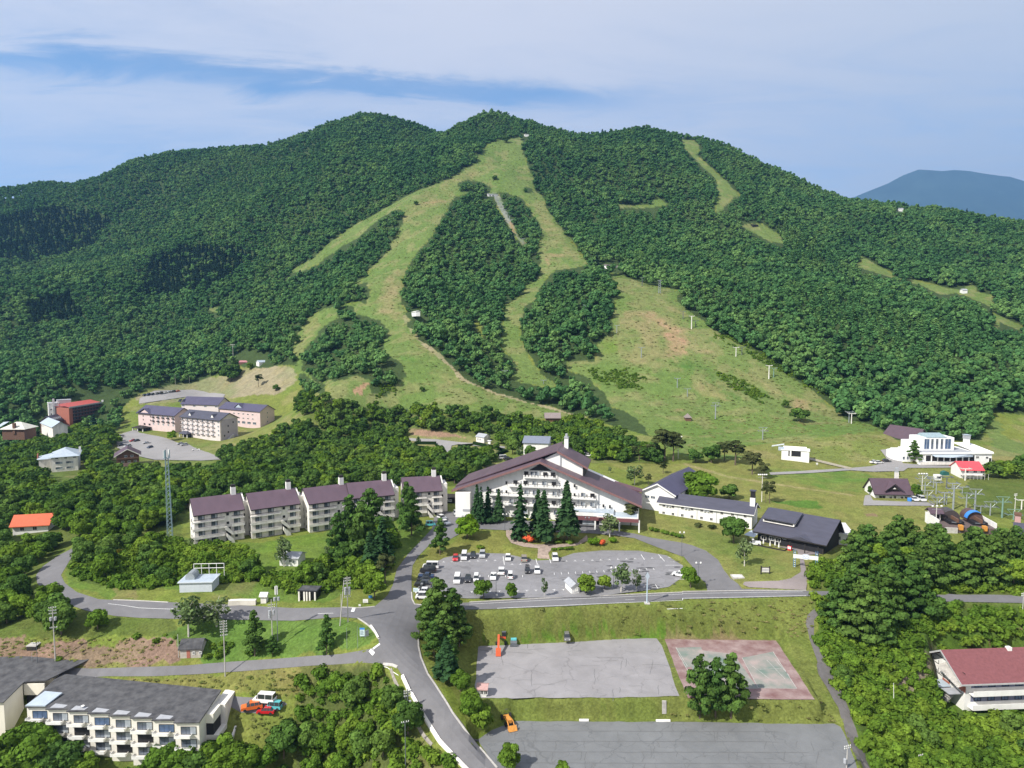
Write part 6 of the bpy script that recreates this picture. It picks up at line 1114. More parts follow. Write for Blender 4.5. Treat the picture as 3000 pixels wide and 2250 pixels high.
# ---- individual trees of the valley
near_b = []
for i in range(6):
    Rr = 3.6; Hh = 5.6 + rg.uniform(-.5, 1.0); zb = 1.5
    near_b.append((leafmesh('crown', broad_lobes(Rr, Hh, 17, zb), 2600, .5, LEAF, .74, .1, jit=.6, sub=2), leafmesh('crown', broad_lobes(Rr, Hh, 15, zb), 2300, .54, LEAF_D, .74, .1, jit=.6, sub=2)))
def trunk_mesh(h, r, m, limbs=5, spread=1.8, ht=None):
    mb = MB(); mb.tube([(0, 0, -1.0), (.05, 0, h * .4), (0, .08, h)], r, m, 7, r * .45)
    for i in range(limbs):
        a = i * 2.4; z = h * (.45 + .5 * i / limbs); mb.tube([(0, 0, z), (math.cos(a) * spread * .5, math.sin(a) * spread * .5, z + spread * .55), (math.cos(a) * spread, math.sin(a) * spread, z + spread * 1.2)], r * .4, m, 5, r * .12)
    return mb.mesh('trunk')
TRK = trunk_mesh(4.2, .24, BARK); TRK_T = trunk_mesh(9, .3, BARK, 3, 1.0)
def treeobj(name, loc, s, crown, trunk, label, cat='tree', group=None, rz=None, sz=None):
    o = thing(name, label, cat, loc, random.uniform(0, 6.28) if rz is None else rz, group); o.scale = (s, s, (sz or s))
    for nm, me in (('crown', crown), ('trunk', trunk)):
        if me is None: continue
        c = bpy.data.objects.new(nm, me); COL.objects.link(c); c.parent = o
    return o
def clear(x, y, r=2.0):
    for p in BLD:
        if inpoly([x], [y], p)[0] or dpoly([x], [y], p)[0] < r: return False
    return True
# ------------------------------------------------------------ woods of the valley: individual trees
HARD = [_mr] + [np.array([PZ(u, v, z)[:2] for u, v in p]) for p, z in ((MAIN_LOT, 0), (LOW_LOT, -8), (TENNIS, -8), (BASE_LOT, -12))]
WLAB = {'w_bank': ('tree on the bank', 'bank trees'), 'w_left': ('broadleaf tree in the wood on the valley floor left of the apartment row', 'trees of the wood left of the apartment row'),
 'w_belt': ('broadleaf tree in the belt between the ski slope and the rear car park', 'trees of the belt below the ski slope'),
 'w_loop': ('broadleaf tree inside the bend of the loop road', 'trees inside the loop road'),
 'w_mid': ('broadleaf tree in the grove between the apartment row and the crossroads', 'trees of the grove by the crossroads'),
 'w_right': ('conifer in the dense grove beyond the street at the right', 'conifers of the right grove'),
 'w_farright': ('broadleaf tree in the clump below the red roofed cabin', 'trees below the red roofed cabin'),
 'w_centre': ('broadleaf tree on the bank between the balcony block and the descending road', 'trees on the bank beside the descending road'),
 'w_corner': ('pale green tree in front of the balcony block', 'trees in front of the balcony block')}
cand = []
H4v = lambda p: [(x / 4.608, 1150 + y / 4.608) for x, y in p]
# lines of sight the photographer had to the buildings: no crown stands in them
VIEW = [([(2305,1595),(2405,1595),(2405,1690),(2305,1690)], 300), ([(2425,1515),(2535,1525),(2500,1600),(2425,1600)], 300), (C(0,1100,[(690,1080),(900,1090),(900,1180),(860,1280),(760,1200)]), 230), (C(2000,1600,[(1600,670),(2300,640),(2300,1000),(1780,1000),(1700,950)]), 165), (H4v([(560,700),(1150,700),(1150,830),(1060,1110),(720,1110),(560,880)]), 380), (H4v([(1530,700),(2070,700),(2040,900),(1700,940),(1560,980)]), 410), (H4v([(640,100),(1600,100),(1560,260),(1360,330),(980,400),(640,470)]), 520), (H4v([(0,380),(400,380),(330,530),(0,560)]), 520), (C(0,1100,[(1170,750),(2212,680),(2500,700),(2900,800),(3000,1000),(2212,1010),(1920,1040),(1500,1100),(1290,1100),(1190,1040)]), 260), (C(0,1100,[(80,935),(340,940),(335,985),(80,1000)]), 260),
        (C(0,1100,[(880,120),(1770,160),(1770,330),(1530,420),(1100,420),(760,400),(760,480),(1000,555),(1460,555),(1300,420)]), 520), ([(x / 3.16, 1930 + y / 3.16) for x, y in [(0,0),(2110,320),(2150,440),(2040,640),(1800,700),(1420,760),(1400,880),(760,790),(300,680),(200,590),(0,640)]], 150), (C(0,1600,[(1165,200),(1300,200),(1290,320),(1165,330)]), 230), (V([(1700,1000),(2300,1000),(2300,1160),(2060,1168),(1990,1155),(1860,1160),(1790,1190),(1700,1190)]), 300), (C(0,1100,[(1800,1180),(1960,1130),(1940,1245),(1810,1240)]), 240), (C(0,1600,[(1930,270),(2060,270),(2060,360),(1930,360)]), 230), (C(0,1100,[(1050,500),(1120,500),(1120,1060),(1080,1060)]), 240), (C(1000,1150,[(800,600),(1950,600),(1950,900),(800,840)]), 240)]
for k, poly in WOODS.items():
    s_ = {'w_left': 6.0, 'w_belt': 5.8, 'w_loop': 6.0, 'w_mid': 6.0, 'w_bank': 6.2, 'w_right': 5.4, 'w_farright': 6.5, 'w_centre': 4.7, 'w_corner': 3.6}[k]
    x0, y0 = poly.min(0); x1, y1 = poly.max(0); ax, ay = np.meshgrid(np.arange(x0, x1, s_), np.arange(y0, y1, s_)); ax = ax.ravel() + rg.uniform(-.42, .42, ax.size) * s_; ay = ay.ravel() + rg.uniform(-.42, .42, ay.size) * s_
    m = inpoly(ax, ay, poly); 
    for hp in HARD: m &= ~inpoly(ax, ay, hp); m &= dpoly(ax, ay, hp) > 3.2
    for bp_ in BLD: m &= ~inpoly(ax, ay, bp_); m &= dpoly(ax, ay, bp_) > 3.6
    ax, ay = ax[m], ay[m]; azz = H(ax, ay) if len(ax) else ax; u_, v_ = proj(ax, ay, azz + 4); m = (u_ > -60) & (u_ < 3060) & (v_ < 2310)
    ax, ay, azz = ax[m], ay[m], azz[m]; m = np.ones(len(ax), bool)
    for vp, dn in VIEW:
        for hh in (2.5, 5, 7.5): u_, v_ = proj(ax, ay, azz + hh); m &= ~(inpoly(u_, v_, vp) & (ay < dn))
        for du in (-16, 16): u_, v_ = proj(ax, ay, azz + 5); m &= ~(inpoly(u_ + du, v_, vp) & (ay < dn))
    for x, y, z in zip(ax[m], ay[m], azz[m]): cand.append((math.hypot(x, y), k, float(x), float(y), float(z)))
print({k: sum(1 for c_ in cand if c_[1] == k) for k in WOODS})
cand.sort()
LMK = [((195,1330), 'silver roofed house'), ((420,1345), 'timber chalet'), ((100,1545), 'orange roofed house'), ((495,1560), 'telecom mast'), ((640,1500), 'leftmost apartment block'), ((880,1470), 'middle of the apartment row'), ((1180,1450), 'rightmost apartment block'), ((300,1240), 'red topped hotel'), ((60,1280), 'white roofed house'), ((640,1300), 'front wing of the pink hotel'), ((740,1240), 'plain wing of the pink hotel'), ((560,1330), 'pink hotel car park'), ((1300,1290), 'trail hut'), ((1430,1330), 'clipped hedges'), ((1560,1310), 'grey roofed house'), ((1620,1235), 'meadow shelter'), ((1100,1290), 'rear car park'),
       ((570,1730), 'utility building'), ((845,1650), 'white hut'), ((900,1745), 'pillared kiosk'), ((230,1690), 'bend of the loop road'), ((160,1840), 'bank pole with crossarms'), ((350,1760), 'outer edge of the loop road'), ((1040,1690), 'crossroads poles'), ((980,1580), 'entrance road grove'), ((560,1920), 'block shed'), ((760,2070), 'four cars on the grass'), ((1150,2050), 'concrete barrier'), ((1190,2200), 'foot of the descending road'), ((900,2200), 'lower right of the balcony block'), ((250,2220), 'front of the balcony block'), ((2380,1700), 'footpath top'), ((2560,1700), 'twin thin poles'), ((2750,1720), 'middle of the right grove'), ((2950,1700), 'right end of the street'), ((2900,1800), 'slope above the red roofed house'), ((2560,1950), 'middle of the footpath'), ((2600,2080), 'leaning white post'), ((2700,2200), 'bottom right corner shrubs'), ((2520,2150), 'lower end of the footpath'), ((2850,1440), 'red roofed cabin'), ((2960,1500), 'station building')]
LMW = GM([p for p, n in LMK])[:, :2]
_seen = {}
def relabel(o, k, x, y, s, tone, kind='broadleaf tree'):
    i = int(np.hypot(LMW[:, 0] - x, LMW[:, 1] - y).argmin()); dx = x - LMW[i][0]; dy = y - LMW[i][1]
    side = ('right of' if dx > 0 else 'left of') if abs(dx) > abs(dy) else ('behind' if dy > 0 else 'in front of')
    sz = 'tall' if s > .95 else ('low' if s < .78 else 'middling')
    lb = '%s %s %s %s the %s' % (sz, tone, kind, side, LMK[i][1]); o['label'] = lb; o['group'] = lb.split(' ', 1)[1]
far_pts = []; nb = nc = 0
DARKK = lambda k, x, y: .75 if k in ('w_left', 'w_belt') and y > 250 else .35
con_near = []
for _i in range(4):
    _L = []
    for _q in range(30): _f = (_q + rg.random()) / 30; _r = 4.6 * (1 - _f ** 2.4) ** .8 * rg.uniform(.35, .95); _a = _q * 2.399; _L.append(((math.cos(_a) * _r, math.sin(_a) * _r, 14 * (.12 + .84 * _f)), 4.6 * rg.uniform(.24, .38) * (1.15 - .5 * _f), rg.uniform(.4, .58)))
    _L.append(((0, 0, 7), 1.9, 3.0)); con_near.append(leafmesh('crown', _L, 2700, .52, LEAF_C, .72, .25, jit=.5))
for d, k, x, y, z in cand:
    if k == 'w_right':
        if nc >= 190: far_pts.append((x, y, z)) if nc >= 190 else None; continue
        nc += 1; s = random.uniform(.74, 1.06)
        if random.random() < .25: tn = random.random() < .6; o = treeobj('broadleaf_tree', (x, y, z - .3), s * 1.25, near_b[random.randrange(6)][tn], TRK, WLAB[k][0], 'tree', WLAB[k][1]); relabel(o, k, x, y, s, ('bright green', 'dark green')[tn]); continue
        o = treeobj('conifer_tree', (x, y, z - .2), s * 1.12, random.choice(con_near), TRK_T, WLAB[k][0], 'tree', WLAB[k][1]); relabel(o, k, x, y, s, 'dark', 'layered conifer'); continue
    if nb >= 270: far_pts.append((x, y, z)); continue
    nb += 1; s = random.uniform(.66, 1.15) * (random.uniform(.45, .85) if k == 'w_bank' else .9 if k == 'w_centre' else .72 if k == 'w_corner' else (.8 if k in ('w_loop','w_mid') else 1.0)); dk = 1 if random.random() < DARKK(k, x, y) else 0
    o = treeobj('broadleaf_tree', (x, y, z - .5), s, near_b[random.randrange(6)][dk], TRK, WLAB[k][0], 'tree', WLAB[k][1]); relabel(o, k, x, y, s, ('bright green', 'dark green')[dk])
if far_pts:
    far2 = [proto('wood_tree', leafmesh('wood_tree', broad_lobes(3.9, 6.0, 9, 1.0), 420, .95, LEAF_D if i % 3 else LEAF, .85, .15, jit=.5)) for i in range(6)]
    fp = np.array(far_pts); scatter('wood', fp - np.array([0, 0, .5]), rg.uniform(.7, 1.15, len(fp)), rg.uniform(0, 6.28, len(fp)), rg.integers(0, 6, len(fp)), far2, 'mixed broadleaf woodland around the hotels on the valley floor', 'woodland')
print('valley trees', nb, nc, len(far_pts))
# ---- undergrowth of the banks and wood edges
def cover(name, polys, sp, s0, s1, label, prob=1.0, grow=LEAF):
    P = []
    for poly in polys:
        x0, y0 = poly.min(0); x1, y1 = poly.max(0); ax, ay = np.meshgrid(np.arange(x0, x1, sp), np.arange(y0, y1, sp)); ax = ax.ravel() + rg.uniform(-.5, .5, ax.size) * sp; ay = ay.ravel() + rg.uniform(-.5, .5, ay.size) * sp
        _j = 7 * (fbm(ax, ay, 5, 55, 3) - .5) * (ay > 330); m = inpoly(ax + _j, ay - _j, poly) & (fbm(ax, ay, 6, 401, 3) > (1 - prob) + .12 * (ay > 330))
        for hp in HARD: m &= ~inpoly(ax, ay, hp); m &= dpoly(ax, ay, hp) > 1.3
        for bp_ in BLD: m &= ~inpoly(ax, ay, bp_)
        ax, ay = ax[m], ay[m]
        if len(ax): P.append(np.stack([ax, ay, H(ax, ay) - .15], 1))
    P = np.concatenate(P); u_, v_ = proj(P[:, 0], P[:, 1], P[:, 2]); P = P[(u_ > -50) & (u_ < 3050) & (v_ < 2300)]
    print(name, len(P)); return scatter(name, P, rg.uniform(s0, s1, len(P)), rg.uniform(0, 6.28, len(P)), rg.integers(0, 4, len(P)), bush_protos, label, 'undergrowth')
cover('undergrowth', [WOODS[k] for k in ('w_loop', 'w_mid', 'w_right')] +
      [WP(C(2000,1600,[(880,480),(1300,500),(1640,420),(2300,420),(2300,1500),(1230,1500),(1150,1180),(1060,1010),(960,800),(890,660)]), 40), WP(C(1000,1600,[(-300,790),(250,790),(310,830),(380,1000),(480,1190),(540,1300),(740,1440),(-300,1440)]), 40)], 1.7, .55, 1.5,
      'low leafy shrubs and creepers covering the banks and the floor of the groves', .8)
cover('bank_scrub', [WP(C(0,1600,[(700,600),(1080,560),(1160,600),(1170,640),(900,610),(720,605)])), WP(C(0,1600,[(1320,640),(1480,640),(1700,700),(1560,745),(1350,740)])), WP(C(0,1600,[(300,740),(400,735),(520,780),(380,785)])), WP(C(1000,1600,[(880,560),(2100,575),(2100,598),(880,600)])),
      WP(C(1000,1600,[(1130,1020),(1600,1030),(2100,1060),(2080,1112),(1140,1112)])), WP(C(1600,800,[(280,620),(560,610),(660,700),(620,760),(420,740),(300,680)])), WP(C4([(200,930),(340,940),(360,990),(250,1060),(180,1030)])), WP(C(1000,1600,[(1700,590),(2212,580),(2212,600),(1700,603)])),
      WP(C(1600,800,[(1080,380),(1300,440),(1600,640),(1830,780),(1800,800),(1500,640),(1200,470),(1080,420)])), WP(C(1600,800,[(1100,640),(1250,680),(1480,820),(1400,850),(1150,720)]))], 1.5, .3, .9, 'tall weeds and scrub along the foot of the grass banks', .66)

# ---- rough grass: tufts over the ski meadows and the banks
GRS = leafmat('meadow_tufts', (.125,.165,.040), (.18,.20,.060), (.29,.25,.11), .35, .02)
gp = [proto('grass_tuft', leafmesh('grass_tuft', [((rg.uniform(-.5, .5), rg.uniform(-.5, .5), .03), .48, .22) for q in range(3)], 16, .42, GRS, 0, 2.6, jit=.3, lowcut=-.05)) for i in range(4)]
P = []
for poly, spc in [(WP(O1, 40), 4.2), (WP(O2, 40), 3.8)] + [(WP(C(1000,1600,q), 30), 1.3) for q in ([(830,425),(1300,405),(2212,362),(2960,345),(3080,350),(3020,590),(2600,595),(1000,592),(900,560)], [(990,1000),(2100,990),(3100,1000),(3200,1130),(1140,1115)])] + [(WP(C(0,1600,q), 30), 1.1) for q in ([(620,870),(1300,845),(2212,775),(2212,1000),(1700,970),(1000,920)], [(1500,1060),(1860,1030),(2000,1100),(1850,1250),(1560,1260),(1500,1180)], [(0,600),(1100,590),(1170,720),(1100,780),(0,790)])]:
    x0, y0 = poly.min(0); x1, y1 = poly.max(0); ax, ay = np.meshgrid(np.arange(x0, x1, spc), np.arange(y0, y1, spc)); ax = ax.ravel() + rg.uniform(-.5, .5, ax.size) * spc; ay = ay.ravel() + rg.uniform(-.5, .5, ay.size) * spc
    m = inpoly(ax, ay, poly) & (fbm(ax, ay, 9, 77, 4) + .25 * rg.random(len(ax)) > .56)
    for hp in HARD: m &= ~inpoly(ax, ay, hp)
    ax, ay = ax[m], ay[m]; P.append(np.stack([ax, ay, np.where(ay > 430, hg(ax, ay), 0)], 1)); q = P[-1]; n_q = q[:, 1] <= 430; q[n_q, 2] = H(q[n_q, 0], q[n_q, 1]) if n_q.any() else 0
P = np.concatenate(P); print('tufts', len(P)); scatter('rough_grass', P, rg.uniform(.5, 1.5, len(P)) * np.where(P[:, 1] > 350, 1.1, .7), rg.uniform(0, 6.28, len(P)), rg.integers(0, 4, len(P)), gp, 'rough tufted grass and weeds on the ski meadows and banks', 'grass')
# ------------------------------------------------------------ chosen single trees
class PT(tuple): pass
def _pt(ox, oy):
    def f(x, y): p = PT((ox + x / K1, oy + y / K1)); p.base = oy; return p
    return f
C5 = _pt(1000, 1150); C2 = _pt(1000, 1600); C6 = _pt(2000, 1150); CR = _pt(2000, 1600); C1 = _pt(0, 1600); C4a = _pt(0, 1100); CL = _pt(0, 500); CC3 = _pt(1000, 300); CC4 = _pt(1000, 700)
def treeH(p, vtop):
    g = G(*p); return g, max(2.0, hgt(g.x, g.y, vtop, g.z))
spr = [conifer('crown', 15, 2.5 + .45 * i, 1.8 + i * .9, 13 + 2 * i, LEAF_S, 9, .85 + .1 * i, .7 + .12 * i, .35 + .1 * i, core=(i != 1)) for i in range(4)]
def airy(Hh, Rr, nl, m):
    L_ = []
    for i in range(nl):
        f_ = (i + rg.random()) / nl; z = Hh * (.16 + .80 * f_); r = Rr * (1 - f_ ** 2.2) ** .8 * rg.uniform(.35, .95); a = i * 2.399 + rg.uniform(-.5, .5); q = Rr * rg.uniform(.24, .40) * (1.15 - .55 * f_); L_.append(((math.cos(a) * r, math.sin(a) * r, z), q, rg.uniform(.42, .6)))
    L_.append(((0, 0, Hh * .5), Rr * .4, Hh * .42 / (Rr * .4)))
    return leafmesh('crown', L_, 2600, .5, m, .72, .25, jit=.5)
larch = [airy(15, 4.4, 26, LEAF_C) for i in range(4)]
def pine_mesh():
    lob = [((math.cos(a) * r, math.sin(a) * r, z), q, .42) for a, r, z, q in [(i * 2.1, rg.uniform(.8, 2.2), 5 + .45 * i + rg.uniform(-.3, .3), rg.uniform(.9, 1.5)) for i in range(9)]]
    return leafmesh('crown', lob, 750, .55, LEAF_P, .6, .4, jit=.5)
pinem = [pine_mesh() for i in range(3)]
def birch_mesh(): return leafmesh('crown', [((rg.uniform(-1.5, 1.5), rg.uniform(-1.5, 1.5), 4 + rg.uniform(-1.6, 3)), rg.uniform(.6, 1.15), 1.0) for i in range(13)], 620, .42, LEAF_B, 0, .1, jit=.9, lowcut=-2)
birchm = [birch_mesh() for i in range(3)]
TRK_W = trunk_mesh(6.2, .17, BARK_W, 6, 1.7); TRK_P = trunk_mesh(7.5, .22, BARK, 5, 1.9); LEAF_L = leafmat('lime_leaves', (.10,.20,.015), (.13,.24,.018), (.16,.27,.02), .3)
limec = [leafmesh('crown', broad_lobes(3.4, 6, 14, 1.4), 1700, .6, LEAF_L, .78, .1, jit=.6, sub=2) for i in range(2)]
KINDS = {'spruce': ('spruce_tree', spr, 15.5, TRK_T, .95), 'larch': ('larch_tree', larch, 15.5, TRK_T, 1), 'pine': ('pine_tree', pinem, 10, TRK_P, 1), 'birch': ('birch_tree', birchm, 7.6, TRK_W, 1), 'broad': ('broadleaf_tree', [a for a, b in near_b], 8.2, TRK, 1), 'dark': ('broadleaf_tree', [b for a, b in near_b], 8.2, TRK, 1), 'lime': ('broadleaf_tree', limec, 7.8, TRK, 1)}
def single(kind, p, vtop, label, wide=1.0, group=None):
    nm, ms, h0, tr, _ = KINDS[kind]; g, h = treeH(p, vtop); s = h / h0
    return treeobj(nm, (g.x, g.y, g.z - .15), s * wide, random.choice(ms), tr, label, 'tree', group, sz=s)
T = [('spruce', C5(880, 830), 575, 'dark spruce at the left front of the chalet hotel, leftmost of the group', .8), ('spruce', C5(905, 850), 590, 'dark spruce with bare lower trunk in front of the left wing of the chalet hotel', .7), ('spruce', C5(950, 835), 590, 'dark spruce behind the round hedge shrub left of the hotel centre', .85), ('spruce', C5(1020, 838), 605, 'dark spruce left of the tallest pair before the hotel balconies', .85),
 ('spruce', C5(1160, 950), 560, 'tall thin topped spruce before the left part of the hotel balconies', .95), ('spruce', C5(1275, 925), 605, 'spruce behind the forked trunk in the middle of the forecourt island', .95), ('spruce', C5(1313, 968), 610, 'tall spruce with forked trunk in the middle of the forecourt island', .95), ('spruce', C5(1460, 962), 545, 'tallest pointed spruce at the right of the forecourt island', .95),
 ('lime', C5(815, 945), 795, 'round bright green tree on the lawn by the left end of the hotel drive', 1.25), ('larch', C5(640, 1050), 800, 'broad dark conifer on the verge where the entrance road bends', .9), ('birch', C5(1740, 935), 790, 'thin leaved tree beside the right azalea bushes', 1.3), ('pine', C5(1875, 865), 700, 'small brownish pine at the right corner of the hotel porch', 1.0),
 ('broad', C5(920, 1335), 1190, 'V shaped tree at the street edge of the main car park, left of its twin', .95), ('broad', C5(1100, 1335), 1232, 'smaller V shaped tree at the street edge of the main car park', .9), ('birch', C5(1315, 1325), 1190, 'nearly bare white trunked birch at the lot edge left of the ticket booth', .5),
 ('broad', C5(1585, 1300), 1180, 'low spreading tree right of the ticket booth', 1.25), ('broad', C5(1705, 1275), 1172, 'small round tree between the ticket booth and the birches', 1.0), ('birch', C5(1812, 1295), 1112, 'largest white birch at the lower edge of the main car park', 1.1), ('birch', C5(1910, 1290), 1135, 'slender sparse birch right of the largest birch', .6), ('broad', C6(50, 1265), 1125, 'leafy tree beside the twin globe lamp at the right end of the car park', 1.05),
 ('larch', C2(620, 560), 185, 'very tall dark conifer at the crossroads, top of the big clump', 1.3), ('larch', C2(720, 560), 255, 'tall conifer at the right side of the crossroads clump', 1.25), ('larch', C2(560, 610), 330, 'conifer with ragged lower limbs at the left side of the crossroads clump', 1.2), ('larch', C2(660, 700), 400, 'conifer low in the middle of the crossroads clump', 1.2), ('larch', C2(765, 650), 400, 'conifer at the shaded right foot of the crossroads clump', 1.1),
 ('larch', C2(700, 790), 560, 'conifer just above the dark pointed spruce of the clump', 1.1), ('larch', C2(600, 720), 470, 'low conifer at the left foot of the crossroads clump', 1.1),
 ('broad', C1(60, 1500), 1215, 'leftmost pale tree at the bottom left corner', 1.15), ('broad', C1(180, 1480), 1175, 'second pale tree from the left before the balcony block', 1.15), ('broad', C1(290, 1500), 1235, 'tall pale tree before the left bays of the balcony block', 1.15), ('dark', C1(400, 1500), 1255, 'rounded tree before the second bay of the balcony block', 1.15), ('broad', C1(560, 1510), 1345, 'low tree before the middle bays of the balcony block', 1.15), ('broad', C1(1060, 1500), 1275, 'small tree under the sixth bay of the balcony block', 1.15), ('broad', C1(1180, 1500), 1290, 'low tree under the last bay of the balcony block', 1.15), ('dark', C1(1300, 1520), 1285, 'tree at the lower right corner of the balcony block', 1.15), ('broad', C1(1440, 1500), 1240, 'tree right of the last bay, at the bottom edge', 1.15), ('broad', C1(1590, 1480), 1255, 'broad tree on the bottom edge below the four grass parked cars', 1.15), ('broad', C1(1720, 1460), 1300, 'low tree on the bottom edge left of the big bank grove', 1.15),
 ('spruce', C2(680, 860), 560, 'dark pointed spruce below the crossroads clump', 1.25), ('broad', C2(770, 940), 800, 'bushy tree beside the descending road below the spruce', 1.1), ('broad', C2(830, 1060), 920, 'bushy tree left of the parking kiosk', 1.1), ('broad', C2(900, 1180), 1000, 'bushy tree at the bottom of the roadside row', 1.1), ('broad', C2(850, 1110), 940, 'bushy tree in the lower part of the roadside row', 1.0), ('broad', C2(1090, 1445), 1275, 'small bright tree at the near edge of the lowest car park', 1.0), ('broad', C2(1430, 1500), 1395, 'tip of a shrub at the bottom edge of the lowest car park', 1),
 ('larch', CR(110, 1105), 670, 'left of the three conifers before the tennis courts', .8), ('larch', CR(212, 1105), 700, 'middle one of the three conifers before the tennis courts', .8), ('larch', CR(312, 1110), 665, 'right of the three conifers before the tennis courts', .85),
 ('larch', C5(60, 1010), 640, 'tall green larch at the left of the grove before the apartment row', .9), ('larch', C5(190, 1030), 600, 'tallest larch of the grove before the fourth apartment block', 1.0), ('larch', C5(130, 1100), 700, 'larch low in the dark grove right of the apartments', .95), ('spruce', C5(270, 1120), 780, 'dark brownish spruce at the right of the grove', 1.2), ('spruce', C5(190, 1180), 880, 'dark spruce at the lower edge of the grove', 1.2), ('larch', C5(455, 925), 590, 'slender larch before the rightmost apartment block', .8), ('larch', C5(425, 890), 560, 'slender larch left of its twin before the rightmost apartment block', .7), ('pine', C5(285, 1240), 1020, 'sparse yellow green pine beside the entrance road', .9), ('broad', C5(215, 1340), 1150, 'small broadleaf tree behind the blue and white road signs', .9), ('larch', C5(-20, 1080), 760, 'larch at the left foot of the grove', .9),
 ('birch', C1(1222, 585), 330, 'open crowned birch on the bank below the loop road', 1.2), ('birch', C1(1405, 520), 325, 'wide thin crowned birch at the edge of the loop road', 1.5), ('larch', C1(1652, 712), 390, 'light green larch between the utility poles', .8), ('larch', C1(2118, 698), 430, 'light green larch on the bright grass left of the crossroads', .8), ('larch', C1(1765, 705), 570, 'small dark conifer right of the thick utility pole', 1.2), ('birch', C4a(1245, 1105), 1045, 'birch at the left front corner of the leftmost apartment block', 1.0), ('birch', C4a(1842, 1240), 1050, 'birch on the lawn behind the white hut', .9), ('broad', C4a(1650, 1270), 1150, 'dark rounded shrub like tree left of the white hut', .8), ('birch', C4a(2120, 1200), 1100, 'pale thin tree on the lawn before the grove', .7),
 ('dark', C6(330, 975), 785, 'dark broadleaf tree between the guest wing and the black lodge', 1.05), ('birch', C6(400, 1125), 950, 'white trunked birch on the lawn below the black lodge', 1.0), ('broad', C6(100, 720), 515, 'big round dark green tree behind the guest wing', 1.3), ('dark', C6(300, 690), 595, 'smaller round tree behind the guest wing', 1.4), ('pine', C6(562, 718), 558, 'umbrella shaped pine right of the light mast', .9), ('pine', C6(537, 712), 575, 'thin pine beside the light mast', .6),
 ('pine', C6(340, 470), 296, 'spreading dark pine at the left of the meadow pine clump', 1.5), ('pine', C6(270, 440), 310, 'dark pine behind the spreading one in the meadow clump', 1.4), ('pine', C6(450, 530), 370, 'dark pine at the right of the meadow pine clump', 1.4), ('pine', C6(520, 560), 440, 'lowest dark pine of the meadow clump', 1.2), ('dark', C6(185, 455), 338, 'green broadleaf tree left of the meadow pines', 1.2), ('dark', C6(85, 455), 355, 'low green tree at the left end of the meadow clump', 1.2),
 ('larch', C6(1500, 452), 300, 'dark conical tree before the modern hall', 1.1), ('broad', C6(1222, 665), 590, 'small tree at the left wall of the brown lodge', .7), ('broad', C6(1515, 685), 590, 'leafy tree at the right wall of the brown lodge', .9), ('dark', C6(1390, 545), 505, 'small tree behind the roof of the brown lodge', 1.0),
 ('dark', C6(760, 190), 85, 'rounded lone tree on the upper meadow', 1.3), ('dark', C6(665, 100), 45, 'lone shrubby tree on the ski slope above the rounded one', 1.0), ('dark', CC4(525, 990), 950, 'tiny lone tree on the lower left ski run', 1.0),
 ('pine', C5(2095, 440), 215, 'tall brown conifer at the end of the tree belt beside the floodlight', 1.3), ('pine', C5(2150, 445), 240, 'brown conifer under the floodlight', 1.2), ('pine', C5(1930, 440), 335, 'rust brown low pine at the edge of the meadow', 1.6), ('pine', C5(2020, 440), 320, 'rust brown pine right of the low one', 1.4), ('pine', C5(2085, 525), 445, 'small lone pine on the meadow behind the hall', 1.1), ('birch', C5(1900, 600), 470, 'thin pale tree behind the right end of the hotel roof', 1.3), ('birch', C5(1740, 520), 480, 'sparse shrub above the hotel roof', 1.0), ('pine', C5(1990, 600), 520, 'orange tinged tree behind the hall', 1.0),
 ('spruce', C5(600, 235), 100, 'dark conifer standing out of the belt above the rear car park', 1.3), ('spruce', C5(880, 215), 130, 'dark conifer of the belt above the trail hut', 1.3), ('larch', C5(500, 330), 280, 'small conifer in the rear car park garden', 1.2), ('dark', C5(555, 390), 345, 'low dark bush in the rear garden', 1.3), ('dark', C5(1110, 400), 290, 'tree at the left of the grey roofed house', 1.0), ('birch', C5(1160, 425), 345, 'silvery tree before the grey roofed house', 1.1), ('dark', C5(1230, 425), 335, 'grey green tree right of the silvery one', 1.1), ('dark', C5(1005, 385), 320, 'small round tree inside the clipped hedges', .8),
 ('lime', C4a(1115, 420), 355, 'bright round tree before the pink hotel', 1.1), ('pine', CL(1675, 1400), 1310, 'sparse pine on the gravel field', 1.0), ('dark', CL(1790, 1425), 1385, 'round bush on the gravel field', 1.3), ('broad', CL(1620, 1290), 1240, 'small tree between the red store and the field shed', 1), ('dark', CL(1495, 1365), 1255, 'broad tree standing at the edge of the gravel field', 1.5),
 ('dark', CC3(485, 665), 635, 'tiny lone tree at the bend of the left ski run', 1.2), ('dark', CC3(995, 505), 470, 'lone dark bush on the upper ski run', 1.2), ('dark', CC3(1065, 262), 215, 'lone tree at the top of the upper ski run', 1.3)]
for kind, p, vt, lab, wd in T: single(kind, p, p.base + vt / K1, lab, wd)
# shrubs, azaleas and clipped hedges
def shrub(p, w_, h_, m, label, cat='shrub', nm='shrub'):
    g = G(*p); me = leafmesh(nm, [((rg.uniform(-.5, .5) * w_, rg.uniform(-.3, .3) * w_, h_ * .45), w_ * rg.uniform(.35, .5), h_ / w_ * .9) for i in range(4)], 260, .32, m, .85, .2, lowcut=-.3)
    o = bpy.data.objects.new(nm, me); COL.objects.link(o); o.location = g; return tag(o, label, cat)
shrub(C5(1212, 970), 3.0, 2.4, AZ_O, 'orange flowering azalea left of the island trees', 'azalea', 'azalea_bush'); shrub(C5(1692, 990), 1.7, 2.2, AZ_O, 'orange flowering azalea in the right shrub group', 'azalea', 'azalea_bush'); shrub(C5(1640, 985), 2.7, 2.6, LEAF_L, 'yellow green shrub beside the right azalea'); shrub(C5(1762, 970), 2.4, 1.9, LEAF_L, 'yellow green shrub at the right end of the island')
